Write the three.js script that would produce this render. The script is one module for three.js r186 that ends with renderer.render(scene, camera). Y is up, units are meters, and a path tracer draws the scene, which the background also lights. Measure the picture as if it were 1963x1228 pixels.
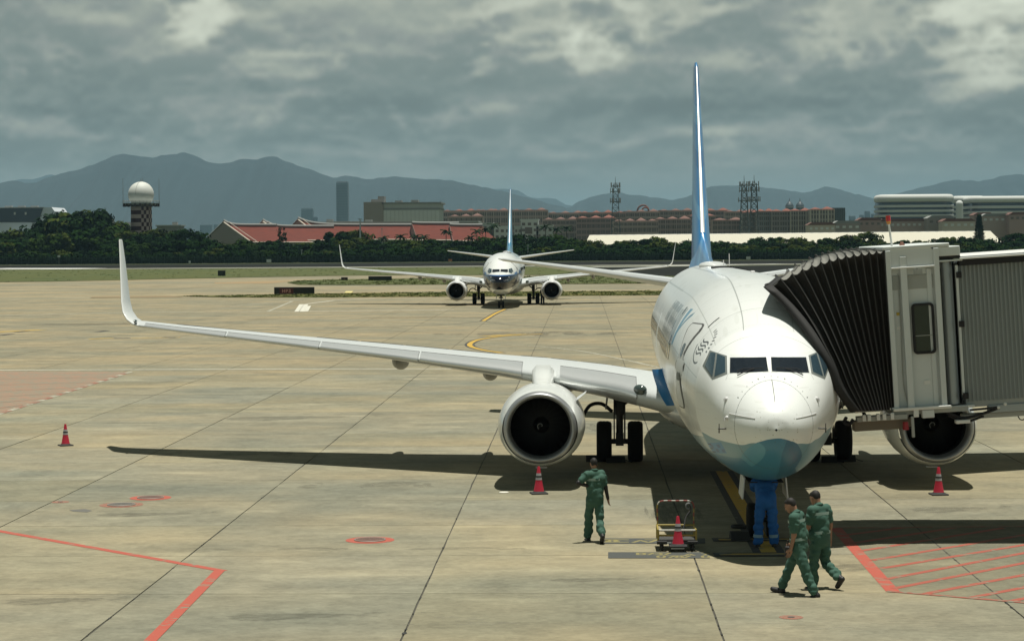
import * as THREE from 'three';
import { mergeGeometries, mergeVertices } from 'three/addons/utils/BufferGeometryUtils.js';
import { RoundedBoxGeometry } from 'three/addons/geometries/RoundedBoxGeometry.js';
import { MarchingCubes } from 'three/addons/objects/MarchingCubes.js';

// ---------------------------------------------------------------- camera, sun, exposure
const W0 = 1963, H0 = 1228, FOCAL = 4078, EYE = 5.975, YAW = 0.03296, PITCH = 0.03484, ROLL = -0.007;
const scene = new THREE.Scene();
const camera = new THREE.PerspectiveCamera(2 * Math.atan(H0 / 2 / FOCAL) * 180 / Math.PI, W0 / H0, 0.5, 40000);
camera.position.set(0, EYE, 0);
camera.rotation.order = 'YXZ';
camera.rotation.set(-PITCH, YAW, ROLL);
camera.updateMatrixWorld(true);
const renderer = new THREE.WebGLRenderer({ antialias: true });
renderer.setSize(1024, 640);
renderer.toneMapping = THREE.LinearToneMapping;
renderer.toneMappingExposure = 1.0;
renderer.shadowMap.enabled = true;
const sun = new THREE.DirectionalLight(new THREE.Color().setRGB(1.0, 0.97, 0.87), 5.0);
sun.position.set(0.068 * 300, 300, -0.03 * 300 - 60);
sun.target.position.set(0, 0, -60);
sun.castShadow = true;
Object.assign(sun.shadow.camera, { left: -120, right: 120, top: 260, bottom: -120, near: 1, far: 700 });
sun.shadow.mapSize.set(4096, 4096);
scene.add(sun, sun.target);
scene.fog = new THREE.FogExp2(new THREE.Color().setRGB(0.48, 0.8, 1.0), 4.2e-5);

// a direction, a ground point, and a point at a given depth, from where things stand in the photograph
function dirOf(px, py) { return new THREE.Vector3((px - W0 / 2) / FOCAL, -(py - H0 / 2) / FOCAL, -1).applyQuaternion(camera.quaternion); }
function G(px, py, y = 0) { const d = dirOf(px, py), t = (y - EYE) / d.y; return new THREE.Vector3(d.x * t, y, d.z * t); }
function AT(px, py, depth) { const d = dirOf(px, py); const t = depth / -d.z; return new THREE.Vector3(d.x * t, EYE + d.y * t, d.z * t); }

// ---------------------------------------------------------------- numbers
function rng(seed) { let a = seed >>> 0; return () => { a = (a + 0x6D2B79F5) | 0; let t = Math.imul(a ^ (a >>> 15), 1 | a); t = (t + Math.imul(t ^ (t >>> 7), 61 | t)) ^ t; return ((t ^ (t >>> 14)) >>> 0) / 4294967296; }; }
const clamp = (v, a = 0, b = 1) => Math.min(b, Math.max(a, v));
const lerp = (a, b, t) => a + (b - a) * t;
const sstep = (a, b, v) => { const t = clamp((v - a) / (b - a)); return t * t * (3 - 2 * t); };
function hash3(x, y, z) { let h = Math.imul(x, 374761393) ^ Math.imul(y, 668265263) ^ Math.imul(z, 2147483647 - 1274126177); h = Math.imul(h ^ (h >>> 13), 1274126177); h ^= h >>> 16; return (h >>> 0) / 4294967296; }
function vn3(x, y, z) {
  const X = Math.floor(x), Y = Math.floor(y), Z = Math.floor(z); let u = x - X, v = y - Y, w = z - Z;
  u = u * u * u * (u * (u * 6 - 15) + 10); v = v * v * v * (v * (v * 6 - 15) + 10); w = w * w * w * (w * (w * 6 - 15) + 10);
  const a = lerp(lerp(hash3(X, Y, Z), hash3(X + 1, Y, Z), u), lerp(hash3(X, Y + 1, Z), hash3(X + 1, Y + 1, Z), u), v);
  const b = lerp(lerp(hash3(X, Y, Z + 1), hash3(X + 1, Y, Z + 1), u), lerp(hash3(X, Y + 1, Z + 1), hash3(X + 1, Y + 1, Z + 1), u), v);
  return lerp(a, b, w);
}
function fbm3(x, y, z, oct, gain = 0.5) { let s = 0, a = 1, n = 0; for (let i = 0; i < oct; i++) { s += a * vn3(x, y, z); n += a; a *= gain; x = x * 2.03 + 17.1; y = y * 2.03 + 5.3; z = z * 2.03 + 9.7; } return s / n; }
// tileable 2-D value noise with its own period in each direction
function tn(x, y, px, py, seed) {
  const X = Math.floor(x), Y = Math.floor(y); let u = x - X, v = y - Y; u = u * u * (3 - 2 * u); v = v * v * (3 - 2 * v);
  const x0 = ((X % px) + px) % px, x1 = (x0 + 1) % px, y0 = ((Y % py) + py) % py, y1 = (y0 + 1) % py;
  return lerp(lerp(hash3(x0, y0, seed), hash3(x1, y0, seed), u), lerp(hash3(x0, y1, seed), hash3(x1, y1, seed), u), v);
}
// smooth monotone curve through [x, y] points
function curve(pts) {
  const n = pts.length, d = [], m = [];
  for (let i = 0; i < n - 1; i++) d.push((pts[i + 1][1] - pts[i][1]) / (pts[i + 1][0] - pts[i][0]));
  m[0] = d[0]; m[n - 1] = d[n - 2];
  for (let i = 1; i < n - 1; i++) m[i] = d[i - 1] * d[i] <= 0 ? 0 : 2 * d[i - 1] * d[i] / (d[i - 1] + d[i]);
  return x => {
    if (x <= pts[0][0]) return pts[0][1]; if (x >= pts[n - 1][0]) return pts[n - 1][1];
    let i = 0; while (x > pts[i + 1][0]) i++;
    const h = pts[i + 1][0] - pts[i][0], t = (x - pts[i][0]) / h, t2 = t * t, t3 = t2 * t;
    return (2 * t3 - 3 * t2 + 1) * pts[i][1] + (t3 - 2 * t2 + t) * h * m[i] + (-2 * t3 + 3 * t2) * pts[i + 1][1] + (t3 - t2) * h * m[i + 1];
  };
}

// ---------------------------------------------------------------- objects
const taken = new Map();
function numbered(n) { const k = taken.get(n) || 0; taken.set(n, k + 1); return k ? n + '_' + String(k).padStart(3, '0') : n; }
function shadows(o) { o.traverse(c => { if (c.isMesh) { c.castShadow = true; c.receiveShadow = true; } }); return o; }
function thing(name, label, category, pos = [0, 0, 0], turn = 0, group) {
  const o = new THREE.Group(); o.name = numbered(name); o.position.set(...pos); o.rotation.y = turn;
  o.userData = { label, category }; if (group) o.userData.group = group; scene.add(o); return o;
}
function part(parent, name, geo, m, label) { const o = new THREE.Mesh(geo, m); o.name = name; if (label) o.userData.label = label; o.castShadow = o.receiveShadow = true; parent.add(o); return o; }
function solo(name, label, category, geo, m, group) { const o = new THREE.Mesh(geo, m); o.name = numbered(name); o.userData = { label, category }; if (group) o.userData.group = group; o.castShadow = o.receiveShadow = true; scene.add(o); return o; }
function struct(name, geo, m, label) { const o = geo ? new THREE.Mesh(geo, m) : new THREE.Group(); o.name = numbered(name); o.userData = { kind: 'structure', label: label || name.replace(/_/g, ' ') }; o.castShadow = o.receiveShadow = true; scene.add(o); return o; }
function dup(root, pos, turn, label, scale) { const r = root.clone(); r.name = numbered(root.name.replace(/_\d{3}$/, '')); r.userData = { ...root.userData, ...(label ? { label } : {}) }; r.position.set(...pos); r.rotation.y = turn; if (scale) r.scale.set(...scale); scene.add(r); return r; }

// ---------------------------------------------------------------- geometry helpers
function xf(g, { p = [0, 0, 0], r = [0, 0, 0], s = [1, 1, 1] } = {}) { g.applyMatrix4(new THREE.Matrix4().compose(new THREE.Vector3(...p), new THREE.Quaternion().setFromEuler(new THREE.Euler(...r)), new THREE.Vector3(...s))); return g; }
function box(w, h, d, x = 0, y = 0, z = 0, r = [0, 0, 0]) { return xf(new THREE.BoxGeometry(w, h, d), { p: [x, y, z], r }); }
function rbox(w, h, d, rad, x = 0, y = 0, z = 0, r = [0, 0, 0], seg = 2) { return xf(new RoundedBoxGeometry(w, h, d, seg, rad), { p: [x, y, z], r }); }
const V = (x, y, z) => new THREE.Vector3(x, y, z);
function rod(a, b, r0, r1 = r0, seg = 10) {
  const A = V(...a), B = V(...b), d = B.clone().sub(A), L = d.length();
  const g = new THREE.CylinderGeometry(r1, r0, L, seg); g.translate(0, L / 2, 0);
  g.applyQuaternion(new THREE.Quaternion().setFromUnitVectors(V(0, 1, 0), d.normalize())); g.translate(...a); return g;
}
function tube(pts, r, seg = 24, rs = 8) { return new THREE.TubeGeometry(new THREE.CatmullRomCurve3(pts.map(p => V(...p))), seg, r, rs); }
function merge(list) { const idx = list.map(g => { let h = g.index ? g.toNonIndexed() : g; for (const k of Object.keys(h.attributes)) if (!['position', 'normal', 'uv'].includes(k)) h.deleteAttribute(k); if (!h.attributes.normal) h.computeVertexNormals(); if (!h.attributes.uv) h.setAttribute('uv', new THREE.BufferAttribute(new Float32Array(h.attributes.position.count * 2), 2)); return h; }); return mergeGeometries(idx); }
// rings of the same number of points -> skin; closed rings repeat their first point
function loft(rings, { uv, capStart = false, capEnd = false, closed = true } = {}) {
  const nr = rings.length, m = rings[0].length, pos = [], uvs = [], idx = [];
  rings.forEach((R, i) => R.forEach((p, j) => { pos.push(p[0], p[1], p[2]); const t = uv ? uv(p, i, j) : [j / (m - 1), i / (nr - 1)]; uvs.push(t[0], t[1]); }));
  for (let i = 0; i < nr - 1; i++) for (let j = 0; j < m - 1; j++) { const a = i * m + j, b = a + 1, c = a + m, d = c + 1; idx.push(a, c, b, b, c, d); }
  const cap = (i, flip) => { const c = pos.length / 3; let x = 0, y = 0, z = 0; for (let j = 0; j < m - 1; j++) { x += rings[i][j][0]; y += rings[i][j][1]; z += rings[i][j][2]; } const k = m - 1; const start = c; for (let j = 0; j < m; j++) { pos.push(...rings[i][j]); uvs.push(0.5, 0.5); } pos.push(x / k, y / k, z / k); uvs.push(0.5, 0.5); for (let j = 0; j < m - 1; j++) flip ? idx.push(start + j + 1, start + j, start + m) : idx.push(start + j, start + j + 1, start + m); };
  if (capStart) cap(0, false); if (capEnd) cap(nr - 1, true);
  const g = new THREE.BufferGeometry();
  g.setAttribute('position', new THREE.Float32BufferAttribute(pos, 3)); g.setAttribute('uv', new THREE.Float32BufferAttribute(uvs, 2)); g.setIndex(idx); g.computeVertexNormals();
  if (closed) { const n = g.attributes.normal; for (let i = 0; i < nr; i++) { const a = i * m, b = a + m - 1; const v = V(n.getX(a) + n.getX(b), n.getY(a) + n.getY(b), n.getZ(a) + n.getZ(b)).normalize(); n.setXYZ(a, v.x, v.y, v.z); n.setXYZ(b, v.x, v.y, v.z); } }
  return g;
}
// flat polygon on the ground (list of Vector3 or [x, z]), lying at height y
function sheet(pts, y, uvScale = 1) {
  const P = pts.map(p => Array.isArray(p) ? new THREE.Vector2(p[0], p[1]) : new THREE.Vector2(p.x, p.z));
  const tri = THREE.ShapeUtils.triangulateShape(P, []), pos = [], uv = [], idx = [];
  P.forEach(p => { pos.push(p.x, y, p.y); uv.push(p.x * uvScale, -p.y * uvScale); });
  tri.forEach(t => { const [a, b, c] = t.map(k => P[k]); (b.x - a.x) * (c.y - a.y) - (b.y - a.y) * (c.x - a.x) > 0 ? idx.push(t[0], t[2], t[1]) : idx.push(t[0], t[1], t[2]); });
  const g = new THREE.BufferGeometry(); g.setAttribute('position', new THREE.Float32BufferAttribute(pos, 3)); g.setAttribute('uv', new THREE.Float32BufferAttribute(uv, 2)); g.setIndex(idx); g.computeVertexNormals();
  const n = g.attributes.normal; for (let i = 0; i < n.count; i++) n.setXYZ(i, 0, 1, 0);
  return g;
}
// band of the given width along a ground polyline
function band(pts, w, y, uvScale = 1) {
  const L = [], R = [], out = pts.map(p => Array.isArray(p) ? V(p[0], 0, p[1]) : p);
  out.forEach((p, i) => { const a = out[Math.max(0, i - 1)], b = out[Math.min(out.length - 1, i + 1)]; const d = b.clone().sub(a).setY(0).normalize(); const n = V(-d.z, 0, d.x).multiplyScalar(w / 2); L.push([p.x + n.x, p.z + n.z]); R.push([p.x - n.x, p.z - n.z]); });
  const pos = [], uv = [], idx = []; for (let i = 0; i < L.length; i++) for (const q of [L[i], R[i]]) { pos.push(q[0], y, q[1]); uv.push(q[0] * uvScale, -q[1] * uvScale); }
  for (let i = 0; i < L.length - 1; i++) idx.push(2 * i, 2 * i + 2, 2 * i + 1, 2 * i + 1, 2 * i + 2, 2 * i + 3);
  const g = new THREE.BufferGeometry(); g.setAttribute('position', new THREE.Float32BufferAttribute(pos, 3)); g.setAttribute('uv', new THREE.Float32BufferAttribute(uv, 2)); g.setIndex(idx); g.computeVertexNormals();
  if (g.attributes.normal.getY(0) < 0) { g.setIndex(idx.map((_, k) => idx[k - k % 3 + [0, 2, 1][k % 3]])); }
  const n = g.attributes.normal; for (let i = 0; i < n.count; i++) n.setXYZ(i, 0, 1, 0);
  return g;
}
function dense(pts, n = 12) { const c = new THREE.CatmullRomCurve3(pts, false, 'centripetal'); return c.getPoints(n * (pts.length - 1)); }

// ---------------------------------------------------------------- materials
const C = (r, g, b) => new THREE.Color().setRGB(r, g, b);
function mat(r, g, b, rough = 0.8, metal = 0, more = {}) { return new (more.specularIntensity !== undefined ? THREE.MeshPhysicalMaterial : THREE.MeshStandardMaterial)({ color: C(r, g, b), roughness: rough, metalness: metal, side: THREE.DoubleSide, ...more }); }
function canvasTex(w, h, draw, opts = {}) {
  const c = document.createElement('canvas'); c.width = w; c.height = h; draw(c.getContext('2d'), w, h);
  const t = new THREE.CanvasTexture(c); t.colorSpace = THREE.SRGBColorSpace; Object.assign(t, opts); return t;
}
const toS = v => Math.round(255 * (v <= 0.0031308 ? v * 12.92 : 1.055 * Math.pow(v, 1 / 2.4) - 0.055));
// tileable colour texture from fn(u, v) -> [r, g, b] linear
function noiseTex(n, fn) {
  const d = new Uint8Array(n * n * 4);
  for (let j = 0; j < n; j++) for (let i = 0; i < n; i++) { const c = fn(i / n, j / n), k = 4 * (j * n + i); d[k] = toS(clamp(c[0])); d[k + 1] = toS(clamp(c[1])); d[k + 2] = toS(clamp(c[2])); d[k + 3] = 255; }
  const t = new THREE.DataTexture(d, n, n); t.colorSpace = THREE.SRGBColorSpace; t.wrapS = t.wrapT = THREE.RepeatWrapping; t.magFilter = THREE.LinearFilter; t.minFilter = THREE.LinearMipmapLinearFilter; t.generateMipmaps = true; t.needsUpdate = true; return t;
}
// ---------------------------------------------------------------- sky: broken stratocumulus with brighter gaps
{
  const w = 4096, h = 2048, d = new Float32Array(w * h * 4);
  const lumps = [ // where the photograph's clouds glow or darken: px, py, radius x, radius y, strength
    [382, 22, 34, 34, 1.0], [1130, 98, 34, 26, 0.75], [1180, 38, 70, 34, 0.42], [1060, 45, 80, 40, 0.3], [925, 132, 30, 26, 0.42], [1290, 22, 70, 42, 0.42],
    [1640, 50, 60, 60, 0.32], [1560, 95, 60, 40, 0.24], [1915, 20, 70, 42, 0.85], [1860, 85, 46, 50, 0.4], [1860, 165, 60, 30, 0.3], [1960, 90, 50, 60, 0.4],
    [100, 250, 150, 22, 0.28], [40, 140, 40, 22, 0.3], [560, 128, 80, 18, 0.3], [470, 208, 180, 22, 0.16], [760, 225, 160, 24, 0.22], [1385, 118, 50, 26, 0.3], [1380, 272, 26, 22, 0.26], [1010, 60, 60, 40, 0.25], [1500, 250, 150, 22, 0.12],
    [200, 60, 120, 60, 0.12], [700, 40, 160, 60, 0.14],
    [1480, 196, 300, 26, -0.22], [110, 216, 170, 20, -0.26], [480, 165, 160, 26, -0.16], [720, 200, 130, 18, -0.14], [780, 80, 90, 60, -0.06], [560, 270, 240, 16, -0.16], [1900, 235, 170, 30, -0.18], [1720, 170, 120, 40, -0.12], [460, 60, 70, 90, -0.08], [1230, 215, 200, 24, -0.12],
  ].map(([px, py, rx, ry, s]) => { const v = dirOf(px, py).normalize(); return [Math.atan2(v.x, -v.z), Math.asin(v.y), rx / FOCAL, ry / FOCAL, s]; });
  const field = (x, Y, z, o) => { // heaped cloud density
    const wx = vn3(x * 20 + 3, Y * 20, z * 20) - 0.5, wy = vn3(x * 20 + 31, Y * 20 + 8, z * 20) - 0.5;
    let s = 0, a = 0.5, f = 13; for (let q = 0; q < o; q++) { const v = vn3(x * f + wx * 0.8 + q * 11, Y * f * 1.25 + wy * 0.8, z * f + q * 5); s += a * (q < 1 ? v : 1 - Math.abs(2 * v - 1)); a *= 0.6; f *= 2.05; }
    return s;
  };
  const shade = (x, z, el, view) => {
    const e = Math.max(el, 0), az = Math.atan2(x, -z), Y = 0.075 * Math.log(1 + e / 0.04) + 0.9 * e, o = view ? 7 : 3;
    const n1 = fbm3(x * 7, Y * 9 + 2, z * 7 + 4, view ? 5 : 3, 0.5), band = fbm3(x * 5 + 9, Y * 26, z * 5, 4, 0.55);
    const D0 = field(x, Y, z, o), D1 = field(x, Y + 0.014, z, o), D2 = field(x, Y + 0.005, z, o);
    const relief = (D0 - D1) * 0.6 + (D0 - D2) * 1.5, overheadDim = sstep(0.25, 0.6, e), rise = sstep(0.008, 0.05, e);
    let L = 0.248 + 0.1 * (n1 - 0.5) + (0.07 * (band - 0.5) * (1.3 - rise)) + rise * (0.19 * clamp(relief, -0.14, 0.45) + 0.09 * (D0 - 0.52));
    L += 0.045 * sstep(0.04, 0.12, e) * (1 - overheadDim) - 0.145 * overheadDim;  // unseen sky overhead is dimmed here so the ground shadows come out darker
    L = lerp(0.225 + 0.03 * (band - 0.5), L, sstep(0.0, 0.045, e) * 0.8 + 0.2);
    if (view) for (const [la, le, rx, ry, s] of lumps) {
      const da = (az - la) / rx, de = (el - le) / ry, q = Math.sqrt(da * da + de * de); if (q > 3) continue;
      if (s > 0) { const edge = 1.15 - q * 0.7 + 2.2 * (D0 - 0.55) + 1.3 * relief + 1.2 * (n1 - 0.5); L += s * 0.27 * sstep(0.3, 1.35, edge) * sstep(3, 1.2, q); }
      else L += s * 0.26 * Math.exp(-q * q * 0.8) * (0.5 + n1);
    }
    L = Math.max(L, 0.08);
    const warm = sstep(0.19, 0.48, L);
    return [L * lerp(0.79, 1.0, warm), L * lerp(0.975, 1.05, warm), L * lerp(0.9, 0.86, warm)];
  };
  for (let j = 0; j < h; j++) {
    const el = ((j + 0.5) / h - 0.5) * Math.PI;
    for (let i = 0; i < w; i++) {
      const ang = ((i + 0.5) / w - 0.5) * 2 * Math.PI, x = Math.cos(ang), z = Math.sin(ang), k = 4 * (j * w + i);
      let c; if (el < -0.02) c = [0.16, 0.165, 0.13]; else {
        const view = Math.abs(Math.atan2(x, -z)) < 0.4 && el < 0.2;
        if (!view && (i % 4 || j % 4)) { const q = 4 * ((j - j % 4) * w + i - i % 4); c = [d[q], d[q + 1], d[q + 2]]; if (!c[1]) c = shade(x, z, el, false); } else c = shade(x, z, el, view);
      }
      d[k] = c[0]; d[k + 1] = c[1]; d[k + 2] = c[2]; d[k + 3] = 1;
    }
  }
  const t = new THREE.DataTexture(d, w, h, THREE.RGBAFormat, THREE.FloatType);
  t.mapping = THREE.EquirectangularReflectionMapping; t.magFilter = THREE.LinearFilter; t.minFilter = THREE.LinearFilter; t.colorSpace = THREE.LinearSRGBColorSpace; t.needsUpdate = true;
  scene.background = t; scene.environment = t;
}
// ---------------------------------------------------------------- ground, slabs, grass, markings
const M = {};
{
  const N = 1024;
  const concrete = (seed, tint) => noiseTex(N, (u, v) => {
    const a = tn(u * 7, v * 11, 7, 11, seed), b = tn(u * 13, v * 61, 13, 61, seed + 1), c = tn(u * 40, v * 150, 40, 150, seed + 2), d = tn(u * 320, v * 420, 320, 420, seed + 3), e = tn(u * 90, v * 90, 90, 90, seed + 4), f = tn(u * 23, v * 29, 23, 29, seed + 5), sp = hash3(Math.floor(u * N), Math.floor(v * N), seed);
    let L = 1 + 0.16 * (a - 0.5) + 0.11 * (b - 0.5) + 0.11 * (c - 0.5) + 0.22 * (d - 0.5) + 0.18 * (e - 0.5) + 0.18 * (f - 0.5) + 0.14 * (sp - 0.5);
    const g1 = tn(u * 16, v * 15, 16, 15, seed + 8), g2 = tn(u * 44, v * 33, 44, 33, seed + 9), mott = g1 * 0.5 + g2 * 0.3 + e * 0.2; const stain = sstep(0.6, 0.82, mott) * 0.2, pale = sstep(0.68, 0.9, b * 0.45 + c * 0.25 + f * 0.3) * 0.15; L += pale - stain + 0.1 * (g1 - 0.5);
    const w = (a - 0.5) * 0.12 + (f - 0.5) * 0.06;
    return [tint[0] * L * (1 + w), tint[1] * L, tint[2] * L * (1 - w)];
  });
  const near = concrete(11, [0.24, 0.224, 0.16]), far = concrete(51, [0.25, 0.222, 0.15]);
  M.slab = [[1, 1, 1], [0.91, 0.92, 0.93], [1.07, 1.05, 1.01], [0.96, 0.94, 0.89], [1.0, 1.01, 1.03]].map(c => mat(...c, 0.9, 0, { specularIntensity: 0.5, map: near, bumpMap: near, bumpScale: 0.004 }));
  M.far = mat(1, 1, 1, 0.95, 0, { map: far, specularIntensity: 0.3 });
  M.far2 = mat(0.86, 0.84, 0.84, 0.88, 0, { map: far });
  M.seal = mat(0.07, 0.066, 0.052, 0.9);
  const grassT = noiseTex(512, (u, v) => { const a = tn(u * 9, v * 21, 9, 21, 3), b = tn(u * 60, v * 120, 60, 120, 4), c = tn(u * 200, v * 220, 200, 220, 5), L = 0.72 + 0.25 * a + 0.25 * (b - 0.5) + 0.35 * (c - 0.5); return [0.074 * L * (1 + 0.4 * (a - 0.4)), 0.094 * L, 0.02 * L]; });
  M.grass = mat(1, 1, 1, 0.95, 0, { map: grassT });
  M.grassDry = mat(1.5, 1.2, 1.2, 0.95, 0, { map: grassT });
  M.blade = mat(0.08, 0.104, 0.022, 0.95);
  const asphT = noiseTex(512, (u, v) => { const L = 0.8 + 0.3 * (tn(u * 8, v * 30, 8, 30, 7) - 0.5) + 0.4 * (tn(u * 120, v * 220, 120, 220, 8) - 0.5); return [0.026 * L, 0.028 * L, 0.026 * L]; });
  M.asphalt = mat(1, 1, 1, 0.95, 0, { map: asphT, specularIntensity: 0.05 });

  struct('ground', xf(new THREE.PlaneGeometry(60000, 60000, 1, 1), { p: [0, -0.09, -8000], r: [-Math.PI / 2, 0, 0] }), mat(0.075, 0.085, 0.04, 0.95), 'flat ground reaching to the hills');

  // ---- the apron: every concrete slab near the stand by itself
  const apron = struct('apron', null, null, 'concrete apron of jointed slabs');
  const X0 = G(768, 1228).x, SW = 4.9, Z0 = -36.45, SD = 4.5, R = rng(5);
  const slabGeo = (x0, x1, z0, z1, gx, gz, n, jit) => {
    const ring = []; const j = () => (R() - 0.5) * jit * (R() < 0.1 ? 3.2 : 1);
    const A = [x0 + gx, z0 - gz], B = [x1 - gx, z0 - gz], Cc = [x1 - gx, z1 + gz], D = [x0 + gx, z1 + gz];
    for (const [p, q, h] of [[A, B, 1], [B, Cc, 0], [Cc, D, 1], [D, A, 0]]) for (let i = 0; i < n; i++) { const t = i / n; ring.push([lerp(p[0], q[0], t) + (h || !i ? 0 : j()), lerp(p[1], q[1], t) + (h && i ? j() * 0.35 : 0)]); }
    const m = ring.length, pos = [], uv = [], nor = [], idx = [];
    const cx = (x0 + x1) / 2, cz = (z0 + z1) / 2, K = 1 / 34, push = (x, y, z, nx, ny, nz) => { pos.push(x, y, z); nor.push(nx, ny, nz); uv.push(x * K, -z * K); };
    push(cx, 0, cz, 0, 1, 0); ring.forEach(p => push(p[0], 0, p[1], 0, 1, 0));
    for (let i = 0; i < m; i++) idx.push(0, 1 + i, 1 + (i + 1) % m);
    const base = m + 1; ring.forEach(p => { const nx = p[0] - cx, nz = p[1] - cz, l = Math.hypot(nx, nz); push(p[0], 0, p[1], nx / l, 0, nz / l); push(p[0], -0.05, p[1], nx / l, 0, nz / l); });
    for (let i = 0; i < m; i++) { const a = base + 2 * i, b = base + 2 * ((i + 1) % m); idx.push(a, a + 1, b, b, a + 1, b + 1); }
    const g = new THREE.BufferGeometry(); g.setAttribute('position', new THREE.Float32BufferAttribute(pos, 3)); g.setAttribute('normal', new THREE.Float32BufferAttribute(nor, 3)); g.setAttribute('uv', new THREE.Float32BufferAttribute(uv, 2)); g.setIndex(idx); return g;
  };
  const FARZ = Z0 - SD * 14;
  let count = 0;
  for (let r = -2; r < 14; r++) {
    const z0 = Z0 - r * SD, z1 = z0 - SD, half = 0.245 * -z1 + 2, mid = -Math.tan(YAW) * -z1;
    for (let c = -12; c < 12; c++) { const x0 = X0 + c * SW, x1 = x0 + SW; if (x1 < mid - half || x0 > mid + half) continue; part(apron, 'concrete_slab', slabGeo(x0, x1, z0, z1, 0.013 + 0.006 * R(), 0.009 + 0.005 * R(), 4, 0.016), M.slab[Math.floor(R() * 5)]); count++; }
  }
  const rest = [], SDF = SD * 3;
  for (let z0 = FARZ; z0 > -252; z0 -= SDF) for (let c = -22; c < 22; c++) { const x0 = X0 + c * SW; rest.push(slabGeo(x0, x0 + SW, z0, Math.max(z0 - SDF, -254.6), 0.013, 0.012, 1, 0)); }
  for (let r = -2; r < 14; r++) { const z0 = Z0 - r * SD, z1 = z0 - SD, half = 0.245 * -z1 + 2, mid = -Math.tan(YAW) * -z1; for (let c = -22; c < 22; c++) { const x0 = X0 + c * SW, x1 = x0 + SW; if (x1 < mid - half || x0 > mid + half) rest.push(slabGeo(x0, x1, z0, z1, 0.015, 0.006, 1, 0)); } }
  for (let z0 = Z0 + SD * 2; z0 < 20; z0 += SD) for (let c = -9; c < 9; c++) { const x0 = X0 + c * SW; rest.push(slabGeo(x0, x0 + SW, z0 + SD, z0, 0.015, 0.006, 1, 0)); }
  const rs = part(apron, 'far_slab', mergeGeometries(rest), M.far); rs.userData.kind = 'stuff';
  part(apron, 'joint_sealant', sheet([[X0 - SW * 22, 22], [X0 + SW * 22, 22], [X0 + SW * 22, -254.6], [X0 - SW * 22, -254.6]], -0.014), M.seal);
  console.log('slabs', count);

  // ---- pavements and grass farther out (depths read where the bands lie)
  const strip = (name, d0, d1, m, y, x0 = -900, x1 = 900, label, uv = 1 / 120) => struct(name, sheet([[x0, -d0], [x1, -d0], [x1, -d1], [x0, -d1]], y, uv), m, label);
  strip('taxiway', 254.6, 452, M.far, -0.03, -900, 900, 'pale concrete taxiway beyond the apron');
  strip('runway', 642, 812, M.asphalt, -0.03, -2500, 2500, 'dark asphalt runway');
  strip('runway_edge_marking', 644, 655, mat(0.5, 0.49, 0.42, 0.8), -0.02, -2500, 2500, 'pale line along the runway');
  const gp = (l) => l.map(p => G(p[0], p[1]));
  struct('asphalt_taxiway', sheet(gp([[1060, 513.5], [1240, 511.5], [2100, 500], [2100, 514], [1480, 523], [1290, 529], [1180, 527]]), -0.02, 1 / 120), M.asphalt, 'dark asphalt taxiway behind the parked airliner');
  struct('taxiway_line', band(gp([[1135, 511], [1250, 510], [1420, 506.6], [1500, 505.6]]), 9, -0.01), mat(0.62, 0.62, 0.58, 0.8), 'white line on the dark taxiway');
  struct('runway_line', band(gp([[-20, 514.4], [172, 514.4]]), 16, 0.01), mat(0.85, 0.86, 0.84, 0.7), 'white bar on the runway by the left tree belt');
  const ragged = (list, seed, amp) => { const r = rng(seed), out = []; list.forEach((p, i) => { const q = list[(i + 1) % list.length], L = p.distanceTo(q), n = Math.max(1, Math.floor(L / 6)); for (let k = 0; k < n; k++) out.push(V(lerp(p.x, q.x, k / n) + (r() - 0.5) * amp, 0, lerp(p.z, q.z, k / n) + (r() - 0.5) * amp)); }); return out; };
  const tuft = (() => { const gs = [], r = rng(77); for (let i = 0; i < 7; i++) { const a = r() * 6.28, h = 0.18 + 0.22 * r(), w = 0.12; const g = new THREE.BufferGeometry(); const x = (r() - 0.5) * 0.5, z = (r() - 0.5) * 0.5; g.setAttribute('position', new THREE.Float32BufferAttribute([x - w * Math.cos(a), 0, z - w * Math.sin(a), x + w * Math.cos(a), 0, z + w * Math.sin(a), x + 0.1 * (r() - 0.5), h, z + 0.1 * (r() - 0.5)], 3)); g.computeVertexNormals(); gs.push(g); } return mergeGeometries(gs); })();
  const verge = (name, poly, m, seed, n, hi, label) => {
    struct(name, sheet(ragged(poly, seed, 1.6), 0.03, 1 / 60), m, label);
    const r = rng(seed + 9), P = poly.map(p => new THREE.Vector2(p.x, p.z)), bx = [Infinity, -Infinity, Infinity, -Infinity]; P.forEach(p => { bx[0] = Math.min(bx[0], p.x); bx[1] = Math.max(bx[1], p.x); bx[2] = Math.min(bx[2], p.y); bx[3] = Math.max(bx[3], p.y); });
    const inside = (x, z) => { let c = false; for (let i = 0, j = P.length - 1; i < P.length; j = i++) if ((P[i].y > z) !== (P[j].y > z) && x < (P[j].x - P[i].x) * (z - P[i].y) / (P[j].y - P[i].y) + P[i].x) c = !c; return c; };
    const im = new THREE.InstancedMesh(tuft, M.blade, n), q = new THREE.Object3D(); let k = 0, col = new THREE.Color();
    for (let t = 0; t < n * 30 && k < n; t++) { const x = lerp(bx[0], bx[1], r()), z = lerp(bx[2], bx[3], r()); if (!inside(x, z)) continue; q.position.set(x, 0.02, z); q.rotation.y = r() * 6.28; q.scale.set(1.3, hi * 0.6 * (0.5 + r()), 1.3); q.updateMatrix(); im.setMatrixAt(k, q.matrix); col.setRGB(0.9 + 0.25 * r(), 0.92 + 0.2 * r(), 0.8 + 0.2 * r()); im.setColorAt(k, col); k++; }
    im.count = k; im.name = numbered('grass_tuft'); im.userData = { kind: 'stuff', label: label + ', blades' }; im.castShadow = im.receiveShadow = true; scene.add(im);
  };
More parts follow.
